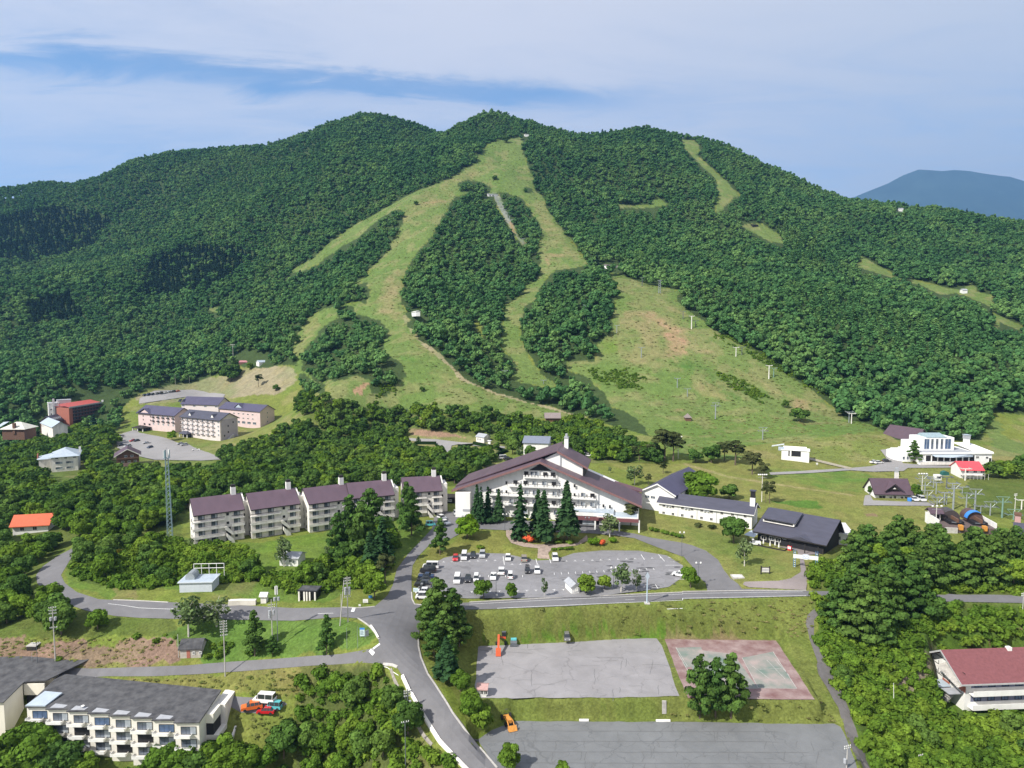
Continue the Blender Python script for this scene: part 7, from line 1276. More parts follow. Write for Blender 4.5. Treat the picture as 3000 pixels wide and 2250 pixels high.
shrub(C5(1285, 955), 1.7, 1.3, LEAF_L, 'small bright shrub right of the left azalea'); shrub(C5(1400, 975), 2.0, 1.2, LEAF, 'low shrub under the island spruces'); shrub(C5(1485, 980), 1.8, 1.1, LEAF, 'low shrub right of the tallest spruce'); shrub(C5(960, 840), 5.5, 2.4, LEAF_S, 'dark clipped shrub bank before the left wing of the hotel'); shrub(C5(900, 1010), 1.6, 1.1, LEAF, 'low shrub on the lawn below the bright round tree')
for i in range(7): shrub(C5(2010 + i * 32, 895 + i * 8), 1.3, 1.4, LEAF, 'small shrub in the row along the lawn before the guest wing', 'shrub')['group'] = 'shrubs along the guest wing lawn'
for i, (x, y) in enumerate(((105, 870), (185, 885))): shrub(C6(x, y), 2.2, 1.6, LEAF_P, ['brownish shrub at the guest wing wall', 'brownish shrub nearer the dark tree at the guest wing'][i])
for i, (x, y) in enumerate(((740, 1140), (770, 1165), (720, 1190), (1090, 1320))): shrub((x / K1, 1100 + y / K1), 3.2, 2.2, AZ_Y, ['yellow tinged shrub on the lawn inside the loop road', 'yellow tinged shrub right of its neighbour inside the loop road', 'golden shrub at the edge of the loop grove', 'yellow shrub near the utility building'][i])
for i in range(9): shrub(C5(1370 + i * 15, 1022 - i * 1.2), .8, .8, LEAF, 'small bush in the row at the edge of the car park lawn')['group'] = 'bushes along the car park lawn'
HEDGE = leafmat('hedge_leaves', (.018,.04,.012), (.022,.05,.014), (.03,.06,.018), .1)
def hedge(px, label):
    pts = [G(*p) for p in px]; hb = thing('clipped_hedge', label, 'hedge', pts[0])
    for a, b in zip(pts, pts[1:] + pts[:1]):
        mb = MB(); d = b - a; mb.box(((a + b) / 2 - pts[0]) + Vector((0, 0, .7)), (d.length + .8, 1.1, 1.7), HEDGE, rz=math.atan2(d.y, d.x)); mb.obj('hedge_side', hb)
hedge([C5(762, 365), C5(895, 392), C5(990, 358), C5(860, 338)], 'clipped square hedge around a lawn, left one of the pair behind the chalet hotel'); hedge([C5(905, 395), C5(1010, 412), C5(1075, 385), C5(970, 362)], 'clipped square hedge around a small tree, right one of the pair'); hedge([C5(470, 350), C5(655, 388), C5(610, 335), C5(480, 335)], 'low clipped hedge at the left of the rear car park')

# ------------------------------------------------------------ vehicles
TYRE = mat('tyre_rubber', (.02,.02,.02), .9); CGLASS = mat('car_glass', (.02,.025,.03), .08, .1, 1, spec=.8); LAMPW = mat('headlamp', (.7,.7,.68), .2); LAMPR = mat('tail_lamp', (.4,.02,.02), .3)
CP = {n: mat('paint_' + n, c, .3, .04, 1, coat=.6, spec=.5) for n, c in dict(white=(.74,.74,.73), black=(.018,.018,.022), red=(.48,.015,.02), silver=(.42,.43,.44), navy=(.03,.05,.11), grey=(.16,.16,.155), orange=(.65,.14,.03), teal=(.10,.42,.45), beige=(.30,.27,.22), green=(.03,.12,.05)).items()}
_carm = {}
def carparts(kind, col):
    if (kind, col) in _carm: return _carm[(kind, col)]
    p = CP[col]; Lc, Wc, Hh, hood, boot, belt = {'van': (4.7, 1.8, 1.98, .75, .12, 1.05), 'suv': (4.5, 1.8, 1.7, 1.15, .25, 1.0), 'hatch': (3.9, 1.66, 1.5, .95, .25, .88), 'sedan': (4.5, 1.7, 1.45, 1.25, .9, .86), 'kei': (3.4, 1.48, 1.8, .5, .12, .95), 'truck': (3.4, 1.48, 1.78, .45, 1.9, .8)}[kind]
    h = Lc / 2; w2 = Wc / 2
    b = MB(); b.ext([(-h, .28), (h, .28), (h, belt - .22), (h - .12, belt - .08), (h - hood, belt), (-h + boot, belt), (-h + .06, belt - .05), (-h, belt - .3)], -w2, w2, p, 'x')
    r0, r1 = -h + boot + (.12 if kind in ('van', 'kei', 'truck') else .5), h - hood - (.38 if kind in ('van', 'kei', 'truck') else .75)
    b.add([(s * (w2 - .17), y, Hh) for s in (-1, 1) for y in (r0, r1)] + [(s * (w2 - .2), y, Hh - .07) for s in (-1, 1) for y in (r0 - .05, r1 + .07)], [(0, 1, 3, 2), (4, 6, 7, 5), (0, 2, 6, 4), (1, 5, 7, 3), (0, 4, 5, 1), (2, 3, 7, 6)], p)
    for y in (r0 + .05, (r0 + r1) / 2, r1 - .05):
        for s in (-1, 1): b.add([(s * (w2 - .01), y - .05, belt), (s * (w2 - .01), y + .05, belt), (s * (w2 - .18), y + .05, Hh - .03), (s * (w2 - .18), y - .05, Hh - .03)], [(0, 1, 2, 3), (3, 2, 1, 0)], p)
    if kind == 'truck': b.b(-w2, w2, -h, .1, .75, .8, p); b.b(-w2, w2, -h, -h + .06, .8, 1.1, p); [b.b(s * w2 - .03, s * w2 + .03, -h, .1, .8, 1.1, p) for s in (-1, 1)]
    g = MB(); y0, y1 = -h + boot + .02, h - hood - .02
    g.add([(s * (w2 - .04), y, belt - .01) for s in (-1, 1) for y in (y0, y1)] + [(s * (w2 - .2), y, Hh - .05) for s in (-1, 1) for y in (r0, r1)], [(0, 1, 5, 4), (2, 6, 7, 3), (0, 4, 6, 2), (1, 3, 7, 5), (4, 5, 7, 6)], CGLASS)
    wh = MB(); wh.lathe([(0, -.1), (.31, -.1), (.31, .1), (.0, .1)], TYRE, 12); wh.lathe([(0, .11), (.18, .11)], STEEL, 10)
    wm_ = wh.mesh('wheel'); [setattr(v, 'co', Vector((v.co.z, v.co.x, v.co.y))) for v in wm_.vertices]
    hl = MB(); hl.b(-.16, .16, 0, .05, -.07, .07, LAMPW); tl = MB(); tl.b(-.12, .12, -.05, 0, -.1, .1, LAMPR)
    ms = [('body', b.mesh('body'), (0, 0, 0)), ('windows', g.mesh('windows'), (0, 0, 0))] + [('wheel', wm_, (s * (w2 - .06), y, .31)) for s in (-1, 1) for y in (-h * .62, h * .64)] + [('headlight', hl.mesh('headlight'), (s * (w2 - .22), h - .03, belt - .3)) for s in (-1, 1)] + [('tail_light', tl.mesh('tail_light'), (s * (w2 - .16), -h + .02, belt - .25)) for s in (-1, 1)]
    _carm[(kind, col)] = ms; return ms
NMK = {'van': ('minivan', 'minivan'), 'suv': ('parked_suv', 'car'), 'hatch': ('parked_car', 'car'), 'sedan': ('parked_car', 'car'), 'kei': ('small_van', 'van'), 'truck': ('small_truck', 'truck')}
def car(p, kind, col, hd, label, group=None, simple=False, z=None):
    g = G(*p); o = thing(NMK[kind][0], label, NMK[kind][1], (g.x, g.y, (g.z if z is None else z) + .07), R(hd - 90), group)
    for nm, me, lc in carparts(kind, col)[:6 if simple else 10]: put(nm, me, o, lc)
    return o
LP = lambda x, y: (1200 + x / 5.53, 1600 + y / 5.53)
gA = 'cars in the main car park'
for p, k, c, hd, lb in [(LP(745, 222), 'hatch', 'red', -90, 'red hatchback parked at the left of the back row of the main car park'), (LP(885, 200), 'van', 'white', -90, 'white minivan right of the red hatchback'), (LP(1028, 180), 'hatch', 'black', -90, 'black car between the white minivan and the silver car'), (LP(1180, 168), 'suv', 'silver', -90, 'silver grey car at the right end of the back row group'),
 (LP(1595, 218), 'hatch', 'white', -90, 'white car left of the beige pickup by the lawn'), (LP(1855, 232), 'suv', 'beige', 90, 'beige pickup like car left of the stone path'), (C2(1385, 88), 'suv', 'white', -90, 'white car with dark windscreen right of the stone path'),
 (LP(345, 358), 'van', 'white', 178, 'white minivan parked sideways at the left edge, behind the black one'), (LP(300, 425), 'van', 'black', 178, 'black minivan parked sideways at the left edge of the lot'), (LP(268, 515), 'sedan', 'navy', 178, 'dark blue car below the black minivan'), (LP(232, 580), 'hatch', 'black', 178, 'black car in the left column, third from its top'), (LP(215, 650), 'suv', 'black', 178, 'black car beside the tall conifers in the left column'), (LP(235, 715), 'truck', 'grey', 178, 'grey small truck in the left column'), (LP(215, 765), 'hatch', 'white', 178, 'white car low in the left column'), (LP(205, 850), 'kei', 'white', 178, 'white small van at the bottom of the left column behind the signs'),
 (LP(772, 575), 'van', 'white', -90, 'white van in the middle row above the big conifers'), (LP(945, 565), 'hatch', 'black', -90, 'dark car in the middle row right of the white van'), (LP(1080, 558), 'kei', 'white', -90, 'white small van half hidden by a small tree'), (LP(1358, 520), 'sedan', 'white', -92, 'white saloon at the black lamp post'), (LP(1487, 438), 'suv', 'white', 90, 'white car with roof window in the middle of the lot'), (LP(1632, 515), 'kei', 'white', 90, 'white small car just above the small tree'), (LP(1910, 425), 'kei', 'black', -90, 'small black car in the middle of the lot'), (LP(2066, 425), 'hatch', 'white', -90, 'white car right of the small black one'),
 (C2(2190, 195), 'hatch', 'white', 150, 'white car at the right end of the lot, half behind a tree')]:
    car(p, k, c, hd, lb, gA)
for p, k, c, hd, lb in [(C5(742, 790), 'hatch', 'silver', -80, 'silver car at the left end of the chalet hotel'), (C5(790, 797), 'suv', 'white', -80, 'white car beside the silver one at the hotel end'), (C5(652, 820), 'hatch', 'white', -50, 'white car at the top of the pair by the conifer'), (C5(672, 852), 'sedan', 'white', -50, 'white saloon below the other white car near the conifer'), (C5(577, 865), 'kei', 'teal', 10, 'pale green small car in the shade before the last apartment block'), (C5(1212, 782), 'van', 'white', 180, 'white van on the hotel drive behind the spruces'),
 (C2(1460, 605), 'kei', 'grey', -88, 'grey small van parked alone on the lower car park'), (C6(468, 988), 'truck', 'white', 170, 'white small truck beside the black lodge'),
 (C6(1500, 700), 'hatch', 'white', -90, 'white car beside the brown lodge'), (C6(1543, 700), 'van', 'white', -90, 'white van right of the brown lodge'), (C6(1243, 458), 'sedan', 'white', 15, 'white car at the left of the resort road junction'), (C6(1270, 461), 'sedan', 'white', 15, 'white car right of its twin at the road junction'), (C6(1320, 450), 'hatch', 'black', 0, 'black car at the resort road junction'), (C6(1395, 416), 'van', 'white', -20, 'white van before the curved end of the modern hall'),
 (C5(1052, 430), 'van', 'white', 20, 'white van behind the hotel roof'), (C5(1080, 437), 'suv', 'black', 20, 'black car right of the white van behind the hotel roof'), (C5(1575, 408), 'hatch', 'white', -20, 'white car left of the pair above the hotel roof'), (C5(1600, 414), 'hatch', 'white', -20, 'white car right of the pair above the hotel roof'),
 (C4a(777, 402), 'van', 'silver', 175, 'silver van at the wood edge of the pink hotel car park'), (C4a(860, 428), 'hatch', 'red', -125, 'red car in the pink hotel car park'), (C4a(886, 428), 'hatch', 'black', -125, 'dark car right of the red one in the pink hotel car park'), (C4a(828, 464), 'suv', 'silver', -120, 'silver car behind the timber chalet'), (C4a(782, 458), 'hatch', 'black', -120, 'black car left of the silver one behind the timber chalet'), (C4a(950, 442), 'sedan', 'silver', -140, 'silver car beside the planted island'), (C4a(972, 470), 'hatch', 'navy', -110, 'blue car below the planted island'), (C4a(1168, 448), 'hatch', 'silver', -140, 'silver car under the bright round tree'), (C4a(1196, 455), 'suv', 'silver', -140, 'silver car right of its neighbour before the pink hotel'), (C4a(1270, 487), 'sedan', 'white', 20, 'white car at the exit of the pink hotel car park')]:
    car(p, k, c, hd, lb)
for i in range(9): car(C4a(935 + i * 27, 131 - i * 3.3), ['hatch', 'suv', 'sedan'][i % 3], ['black', 'navy', 'black', 'grey', 'black', 'white', 'silver', 'black', 'orange'][i], -100, ['black', 'navy', 'second black', 'grey', 'third black', 'white', 'silver', 'fourth black', 'orange'][i] + ' car in the row along the top of the upper car park', 'cars along the upper car park', True)
ZL = lambda x, y: (680 + x / 11.06, 2000 + y / 11.06)
car(ZL(1060, 640), 'van', 'white', 172, 'white van with dark window band at the back of the four parked on the grass').scale = (1.05, 1.05, 1.1)
car(ZL(640, 860), 'suv', 'orange', -160, 'orange car with black roof rack, leftmost of the four parked on the grass'); car(ZL(1110, 990), 'hatch', 'red', 178, 'shiny red car in front of the four parked on the grass'); car(ZL(1370, 850), 'kei', 'teal', 172, 'boxy turquoise small van, rightmost of the four parked on the grass')
# ------------------------------------------------------------ machines on the lower lots
ORP = mat('machine_orange', (.60,.10,.035), .5, .12, 2); YEL = mat('machine_yellow', (.62,.42,.03), .5, .12, 2); TEALP = mat('machine_teal', (.12,.45,.48), .5, .15, 2)
ZM = lambda x, y: (1400 + x / 6.9125, 1820 + y / 6.9125)
g = PZ(*ZM(470, 425), -7.95); ex = thing('excavator', 'red orange excavator with long arm lowered onto the lower car park', 'excavator', g, 0)
for s in (-1.1, 1.1): part(ex, 'track', lambda mb: mb.ext([(-1.6, 0), (1.6, 0), (1.9, .4), (1.6, .8), (-1.6, .8), (-1.9, .4)], s - .28, s + .28, TYRE, 'x'))
part(ex, 'body', lambda mb: (mb.b(-1.2, 1.2, -1.0, 2.2, .9, 1.9, ORP), mb.b(.1, 1.15, .9, 2.2, 1.9, 2.2, ORP))); part(ex, 'cab', lambda mb: (mb.b(.25, 1.2, -1.0, .6, 1.9, 3.0, CGLASS), mb.b(.2, 1.25, -1.05, .65, 3.0, 3.12, STEELD)))
part(ex, 'arm', lambda mb: (mb.ext([(-.4, 1.5), (-.2, 2.0), (-2.4, 3.1), (-6.4, 1.5), (-6.4, 1.1), (-2.4, 2.5)], -.78, -.32, ORP, 'x'), mb.tube([(-.55, -.9, 1.4), (-.55, -2.0, 2.5)], .1, STEEL))); part(ex, 'bucket', lambda mb: mb.ext([(-6.2, 1.5), (-7.3, 1.4), (-7.7, .1), (-6.6, .0), (-6.1, .6)], -1.15, .05, ORP, 'x'))
g = PZ(*ZM(725, 415), -7.95); rl = thing('road_roller', 'yellow and turquoise road roller with canopy beside the excavator', 'roller', g, 0)
part(rl, 'body', lambda mb: (mb.b(-.75, .75, -.6, 1.8, .6, 1.5, YEL), mb.b(-.7, .7, -1.9, -.6, .7, 1.5, TEALP))); part(rl, 'drum', lambda mb: mb.tube([(-.8, -1.9, .6), (.8, -1.9, .6)], .6, STEELD, 18)); part(rl, 'drum', lambda mb: mb.tube([(-.8, 1.6, .6), (.8, 1.6, .6)], .6, STEELD, 18)); part(rl, 'canopy', lambda mb: (mb.b(-.85, .85, -.1, 2.0, 2.6, 2.75, YEL), [mb.tube([(a, b_, 1.4), (a, b_, 2.6)], .05, YEL, 4) for a in (-.75, .75) for b_ in (0, 1.9)])); part(rl, 'seat', lambda mb: (mb.b(-.3, .3, .5, 1.0, 1.5, 1.7, DARK), mb.b(-.3, .3, 1.0, 1.1, 1.7, 2.1, DARK))); part(rl, 'blade', lambda mb: mb.b(-.9, .9, -2.9, -2.75, .1, .6, STEELD))
g = PZ(*ZM(940, 400), -7.95); tk = thing('storage_tank', 'turquoise steel tank on a skid right of the road roller', 'tank', g, 0); part(tk, 'vessel', lambda mb: mb.tube([(-1.3, 0, .6), (1.3, 0, .6)], .5, TEALP, 14)); part(tk, 'skid', lambda mb: (mb.b(-1.3, 1.3, -.4, -.25, 0, .2, STEELD), mb.b(-1.3, 1.3, .25, .4, 0, .2, STEELD))); part(tk, 'valve', lambda mb: mb.tube([(0, 0, 1.0), (0, 0, 1.3)], .12, WHITE))
ZT = lambda x, y: (1380 + x / 11.06, 2060 + y / 11.06)
g = PZ(*ZT(1170, 620), -11.95); tr = thing('farm_tractor', 'old orange yellow tractor with loader parked at the corner of the lowest car park', 'tractor', g, R(200))
AMB = mat('faded_orange', (.55,.24,.05), .7, .25, 2)
part(tr, 'body', lambda mb: (mb.b(-.45, .45, -.6, 1.7, .7, 1.4, AMB), mb.b(-.6, .6, -1.5, -.6, .6, 1.2, AMB))); [part(tr, 'wheel', lambda mb: mb.tube([(s * .75, -1.1, .7), (s * 1.15, -1.1, .7)], .72, TYRE, 16)) for s in (-1, 1)]; [part(tr, 'wheel', lambda mb: mb.tube([(s * .65, 1.3, .42), (s * .95, 1.3, .42)], .42, TYRE, 14)) for s in (-1, 1)]
part(tr, 'loader_arm', lambda mb: ([mb.tube([(s * .6, -.2, 1.1), (s * .6, 1.8, 1.3), (s * .6, 3.0, .5)], .1, AMB, 5) for s in (-1, 1)], mb.ext([(2.9, .1), (3.8, .1), (3.2, .9), (2.9, .9)], -.9, .9, AMB, 'x'))); part(tr, 'digger_arm', lambda mb: (mb.tube([(0, -1.6, 1.0), (0, -2.6, 2.9), (0, -3.9, 1.7), (.1, -4.1, .8)], .13, AMB, 6), mb.box((.1, -4.1, .5), (.5, .5, .6), AMB))); part(tr, 'roll_bar', lambda mb: (mb.tube([(-.5, -1.2, 1.2), (-.5, -1.2, 2.2), (.5, -1.2, 2.2), (.5, -1.2, 1.2)], .05, STEELD, 5), mb.b(-.3, .3, -1.1, -.7, 1.25, 1.4, DARK)))
# ------------------------------------------------------------ poles, lamps, masts
def pole(p, vtop, label, r=.16, arms=(), cans=0, m=None, nm='utility_pole', cat='utility pole', lean=0, group=None):
    g = G(*p); h = hgt(g.x, g.y, vtop, g.z); o = thing(nm, label, cat, g, R(20), group); o.rotation_euler.y = lean; m = m or CONC
    part(o, 'pole', lambda mb: mb.tube([(0, 0, -.5), (0, 0, h)], r * .85, m, 8, r * .5))
    for i, z in enumerate(arms): part(o, 'crossarm', lambda mb: (mb.b(-.75, .75, -.04, .04, h - z - .04, h - z + .04, STEEL), [mb.lathe([(.0, 0), (.07, 0), (.07, .2), (0, .25)], WHITE, 6, (a, 0, h - z + .06)) for a in (-.68, -.3, .3, .68)]))
    for i in range(cans): part(o, 'transformer', lambda mb: mb.lathe([(0, 0), (.28, 0), (.28, .8), (0, .85)], GREYM, 10, (.45 if i % 2 else -.45, 0, h - 3.4 - (i // 2))))
    return o, h
ZU = lambda x, y: (640 + x / 5.7227, 1690 + y / 5.7227); ZS = lambda x, y: (960 + x / 8.295, 1700 + y / 8.295)
pole(C1(360, 757), 1600 + 390 / K1, 'tall grey utility pole with many crossarms on the bare bank', .17, (.4, 1.1, 1.8, 3.0, 5.2), 2)
pole(C1(1460, 843), 1600 + 480 / K1, 'tall utility pole with six crossarms beside the lower left road', .17, (.4, 1.0, 1.6, 2.2, 2.8, 3.6), 0)
pole(C1(1768, 690), 1600 + 345 / K1, 'utility pole with transformers behind the light green larch', .16, (1.4, 2.0, 3.8), 3)
o, h = pole(C1(1800, 610), 1600 + 262 / K1, 'slim white antenna pole with panel aerials right of the transformer pole', .13, (), 2, STEEL, 'antenna_pole', 'antenna pole')
for a in range(3): part(o, 'panel_aerial', lambda mb: mb.b(-.14, .14, .22, .34, h - 1.9, h + .1, WHITE), None, R(a * 120))
pole(C1(245, 790), 1600 + 622 / K1, 'short dark pole behind the roof at the foot of the bank', .1, (.3,), 0, STEELD); pole(C1(211, 780), 1600 + 692 / K1, 'thin short post left of the dark pole', .07, (), 0, STEEL, 'post', 'post'); pole(C1(1158, 720), 1600 + 572 / K1, 'plain short concrete pole left of the block shed', .12, ())
pole(ZS(493, 1015), 1689, 'upright utility pole crowded with transformers at the crossroads', .17, (.5, 1.1, 1.8, 3.6, 5.0), 4); pole(ZS(298, 1105), 1700, 'slightly leaning stay pole left of the transformer pole', .15, (), 0, None, 'utility_pole', 'utility pole', R(6)); pole(ZS(332, 850), 1740, 'short pole behind the leaning stay pole', .1, ())
pole(ZS(470, 1650), 1838, 'thin grey post left of the road sign at the crossroads', .06, (), 0, STEEL, 'post', 'post'); pole(ZS(732, 1650), 1836, 'thin grey post right beside the road sign at the crossroads', .06, (), 0, STEEL, 'post', 'post')
ZD = lambda x, y: (1120 + x / 5.72, 1960 + y / 5.72)
pole(ZD(430, 815), 1960 + 330 / 5.72, 'dark utility pole with crossarms beside the descending road', .15, (.5, 1.0, 1.6), 2, STEELD); pole(ZD(392, 1655), 1960 + 860 / 5.72, 'nearest dark utility pole rising from the trees by the descending road', .15, (.4,), 0, STEELD)
pole(CR(1062, 1440), 1600 + 1290 / K1, 'pale utility pole at the near end of the footpath', .14, (.3, .7), 1); pole(CR(1160, 442), 1600 + 255 / K1, 'thin pole in the gap of the right grove', .1, (.4,)); pole(CR(1207, 440), 1600 + 250 / K1, 'thin pole right of its twin in the gap of the right grove', .1, (.4,)); pole(CR(1545, 1400), 1600 + 1350 / K1, 'short T shaped post at the bottom right', .09, (.2,), 0, OLDW); pole(CR(2200, 465), 1600 + 300 / K1, 'utility pole at the right edge beyond the street', .14, (.4, .9)); pole(CR(1368, 1035), 1600 + 885 / K1, 'leaning white post on the bare patch before the red roofed house', .09, (), 0, WHITE, 'post', 'post', R(-4))
pole(C5(945, 418), 1150 + 278 / K1, 'plain pole before the clipped hedges', .12, (.4,)); pole(C4a(628, 350), 1100 + 288 / K1, 'white pole in the wood left of the pink hotel', .14, ()); pole(C(0,500,[(925, 1410)])[0], 500 + 1342 / K1, 'pole at the forest edge, left of the three', .14, ()); pole(C(0,500,[(1137, 1395)])[0], 500 + 1318 / K1, 'pole at the forest edge, middle of the three', .14, ()); pole(C(0,500,[(1228, 1380)])[0], 500 + 1330 / K1, 'pole at the forest edge, right of the three', .14, ()); pole(C6(2150, 800), 1150 + 655 / K1, 'white pole with crossarms right of the lift pylons', .14, (.3, .8), 0, OLDW); pole(C5(1238, 290), 1150 + 235 / K1, 'pole behind the grey roofed house', .1, (.3,))
def flood(p, vtop, label, n=4):
    g = G(*p); h = hgt(g.x, g.y, vtop, g.z); o = thing('floodlight_mast', label, 'floodlight', g); part(o, 'mast', lambda mb: mb.tube([(0, 0, -.5), (0, 0, h)], .16, OLDW, 8, .1)); part(o, 'crossbar', lambda mb: (mb.b(-1.6, 1.6, -.06, .06, h - .1, h, STEEL), mb.b(-1.6, 1.6, -.06, .06, h - 1.0, h - .9, STEEL)))
    for i in range(n): part(o, 'floodlight', lambda mb: mb.lathe([(.0, 0), (.36, .1), (.36, .35), (0, .5)], WHITE, 10, (-1.5 + 3.0 * i / (n - 1), -.2, h)))
flood(C6(512, 708), 1150 + 535 / K1, 'tall white floodlight mast behind the guest wing chimney', 5); flood(C5(2182, 430), 1150 + 288 / K1, 'floodlight mast among the brown conifers', 4); flood(C(0,500,[(1512, 1248)])[0], 500 + 1130 / K1, 'floodlight mast at the far edge of the gravel field', 4); flood(C6(1550, 640), 1150 + 528 / K1, 'floodlight mast behind the brown lodge', 4); flood(E4(1000, 1365), 1220 + 1095 / 4.148, 'floodlight mast at the left corner of the chairlift station', 3)
def lamp(p, vtop, label, twin=True, m=None):
    g = G(*p); h = hgt(g.x, g.y, vtop, g.z); o = thing('street_lamp', label, 'street lamp', g, 0, 'street lamps'); m = m or STEELD
    part(o, 'post', lambda mb: mb.tube([(0, 0, 0), (0, 0, h - .5)], .07, m, 8, .05)); part(o, 'bracket', lambda mb: mb.b(-.65, .65, -.04, .04, h - .55, h - .47, m))
    for s in (-.6, .6): part(o, 'globe', lambda mb: mb.lathe([(0, -.05), (.2, .1), (.24, .3), (.16, .5), (0, .55)], WHITE, 10, (s, 0, h - .45)))
ZR = lambda x, y: (1860 + x / 9.217, 1640 + y / 9.217)
lamp(ZR(1705, 712), 1640 + 65 / 9.217, 'twin globe lamp at the right end of the main car park'); lamp(C5(1060, 895), 1150 + 785 / K1, 'twin globe lamp at the top of the curved stone path'); lamp(C5(1592, 915), 1150 + 808 / K1, 'twin globe lamp before the hotel porch'); lamp((1997, 1630), 1558, 'twin globe lamp on the lawn before the guest wing'); lamp(C2(1003, 312), 1600 + 175 / K1, 'lamp post in the main car park between the two small trees'); lamp(C2(1763, 268), 1600 + 135 / K1, 'lamp post left of the largest birch')
g = G(*ZR(325, 1165)); h = hgt(g.x, g.y, 1640 + 320 / 9.217, g.z); o = thing('banner_post', 'pale blue post topped by a diamond shaped sign at the street edge', 'sign post', g)
part(o, 'post', lambda mb: mb.tube([(0, 0, 0), (0, 0, h - 1.2)], .16, mat('pale_blue_paint', (.42,.52,.60), .5), 10, .12)); part(o, 'diamond_panel', lambda mb: (mb.ext([(-.55, h - 1.1), (0, h - 2.2), (.55, h - 1.1), (0, h)], -.3, -.2, SILV, 'y'), mb.ext([(-.55, h - 1.1), (0, h - 2.2), (.55, h - 1.1), (0, h)], -.2, .3, STEELD, 'y'))); part(o, 'footing', lambda mb: mb.b(-.7, .7, -.7, .7, -.5, .08, CONC))
# lattice telecom mast
g = G(*C4a(1102, 1048)); h = hgt(g.x, g.y, 1100 + 480 / K1, g.z); o = thing('telecom_mast', 'tall blue grey lattice telecom mast left of the apartment row', 'mast', g, R(15))
part(o, 'lattice', lambda mb: ([mb.tube([(a * .75, b_ * .75, 0), (a * .4, b_ * .4, h - 2)], .09, STEELB, 5) for a in (-1, 1) for b_ in (-1, 1)], [(lambda z, w1, w2: [mb.tube([(s * w1, t_ * w1, z), (-s * w2 if s == t_ else s * w2, t_ * w2 if s == t_ else -t_ * w2, z + 1.3)], .05, STEELB, 4) for s in (-1, 1) for t_ in (-1, 1)])(i * 1.35, (.75 - .35 * i * 1.35 / h), (.75 - .35 * (i + 1) * 1.35 / h)) for i in range(int((h - 2) / 1.35))]))
for i in range(6): part(o, 'panel_aerial', lambda mb: mb.b(.85, 1.0, -.15, .15, h - 2.6, h - .2, WHITE if i % 2 else STEELB), None, R(i * 60))
part(o, 'platform', lambda mb: (mb.lathe([(.4, h - 2.8), (1.1, h - 2.8), (1.1, h - 2.7), (.4, h - 2.7)], STEELB, 12), mb.tube([(0, 0, h - 2), (0, 0, h + .6)], .05, STEEL, 5)))
# ------------------------------------------------------------ chairlift pylons
def pylon(p, vtop, label, kind='T', m=None, group='chairlift pylons', hmin=3):
    g = G(*p); h = max(hmin, hgt(g.x, g.y, vtop, g.z)); m = m or STEEL; o = thing('lift_pylon', label, 'lift pylon', g, R(-8), group); q = h * .02 + .1
    if kind == 'lattice': part(o, 'mast', lambda mb: [mb.tube([(a, b_, -.5), (a * .4, b_ * .4, h)], .14, m, 4) for a in (-1, 1) for b_ in (-1, 1)] + [mb.tube([(s, -1, i * h / 6), (-s, 1, (i + 1) * h / 6)], .09, m, 4) for i in range(6) for s in (-1, 1)])
    else: part(o, 'mast', lambda mb: mb.tube([(0, 0, -.5), (0, 0, h - .6)], q * 1.3, m, 8, q))
    w_ = 1.9 if kind != 'V' else 2.3
    if kind == 'V': part(o, 'crossarm', lambda mb: (mb.b(-w_, w_, -.1, .1, h - .1, h + .08, m), mb.b(-w_ * .8, w_ * .8, -.1, .1, h - 2.0, h - 1.8, m), [mb.tube([(s * w_ * .95, 0, h), (s * .5, 0, h - 1.9)], .08, m, 4) for s in (-1, 1)]))
    else: part(o, 'crossarm', lambda mb: mb.b(-w_, w_, -.13, .13, h - .6, h - .35, m))
    for s in (-1, 1): part(o, 'sheave_train', lambda mb: (mb.b(s * w_ - .12, s * w_ + .12, -1.3, 1.3, h - .35 - (1.6 if kind == 'V' else 0), h - .15 - (1.6 if kind == 'V' else 0), m), [mb.tube([(s * w_ - .1, -1.1 + i * .73, h - .1 - (1.6 if kind == 'V' else 0)), (s * w_ + .1, -1.1 + i * .73, h - .1 - (1.6 if kind == 'V' else 0))], .2, STEELD, 8) for i in range(4)]))
    return o
CS = lambda x, y: (1600 + x / K1, 800 + y / K1)
PL = [(CS(622, 84), 25, 'dark pylon at the head of the broad ski slope', 'T', STEELD), (CS(735, 130), 45, 'large lattice pylon at the head of the broad ski slope', 'lattice', STEEL), (CS(887, 297), 245, 'dark pylon at the forest edge of the broad slope, upper of the group', 'T', STEELD), (CS(942, 362), 275, 'white floodlit pylon in the upper group of the broad slope', 'T', OLDW), (CS(968, 350), 305, 'dark pylon right of the white one on the broad slope', 'T', STEELD), (CS(458, 388), 335, 'pale pylon at the left edge of the broad slope', 'T', STEEL), (CS(617, 548), 478, 'pale pylon in the left middle of the broad slope', 'T', STEEL), (CS(1230, 540), 478, 'pale pylon of the pair above the long meadow', 'T', OLDW), (CS(1268, 530), 475, 'dark pylon of the pair above the long meadow', 'T', STEELD), (CS(1443, 685), 595, 'pale pylon of the lower right pair', 'T', OLDW), (CS(1474, 675), 612, 'dark green pylon of the lower right pair', 'T', STEELG), (CS(850, 742), 678, 'pale pylon above the left gully', 'T', STEEL), (CS(915, 800), 745, 'pale pylon below the one at the left gully', 'T', STEEL), (CS(1097, 945), 840, 'pale pylon above the gazebo meadow', 'V', STEEL), (CS(1403, 1080), 1000, 'pale pylon just above the meadow lift station', 'V', STEEL), (CS(1962, 968), 895, 'pylon at the right forest edge above the brown gabled house', 'T', STEEL), (CS(1978, 975), 905, 'white pylon beside its neighbour at the right forest edge', 'T', OLDW)]
for p, vt, lb, k, m in PL: pylon(p, 800 + vt / K1, lb, k, m)
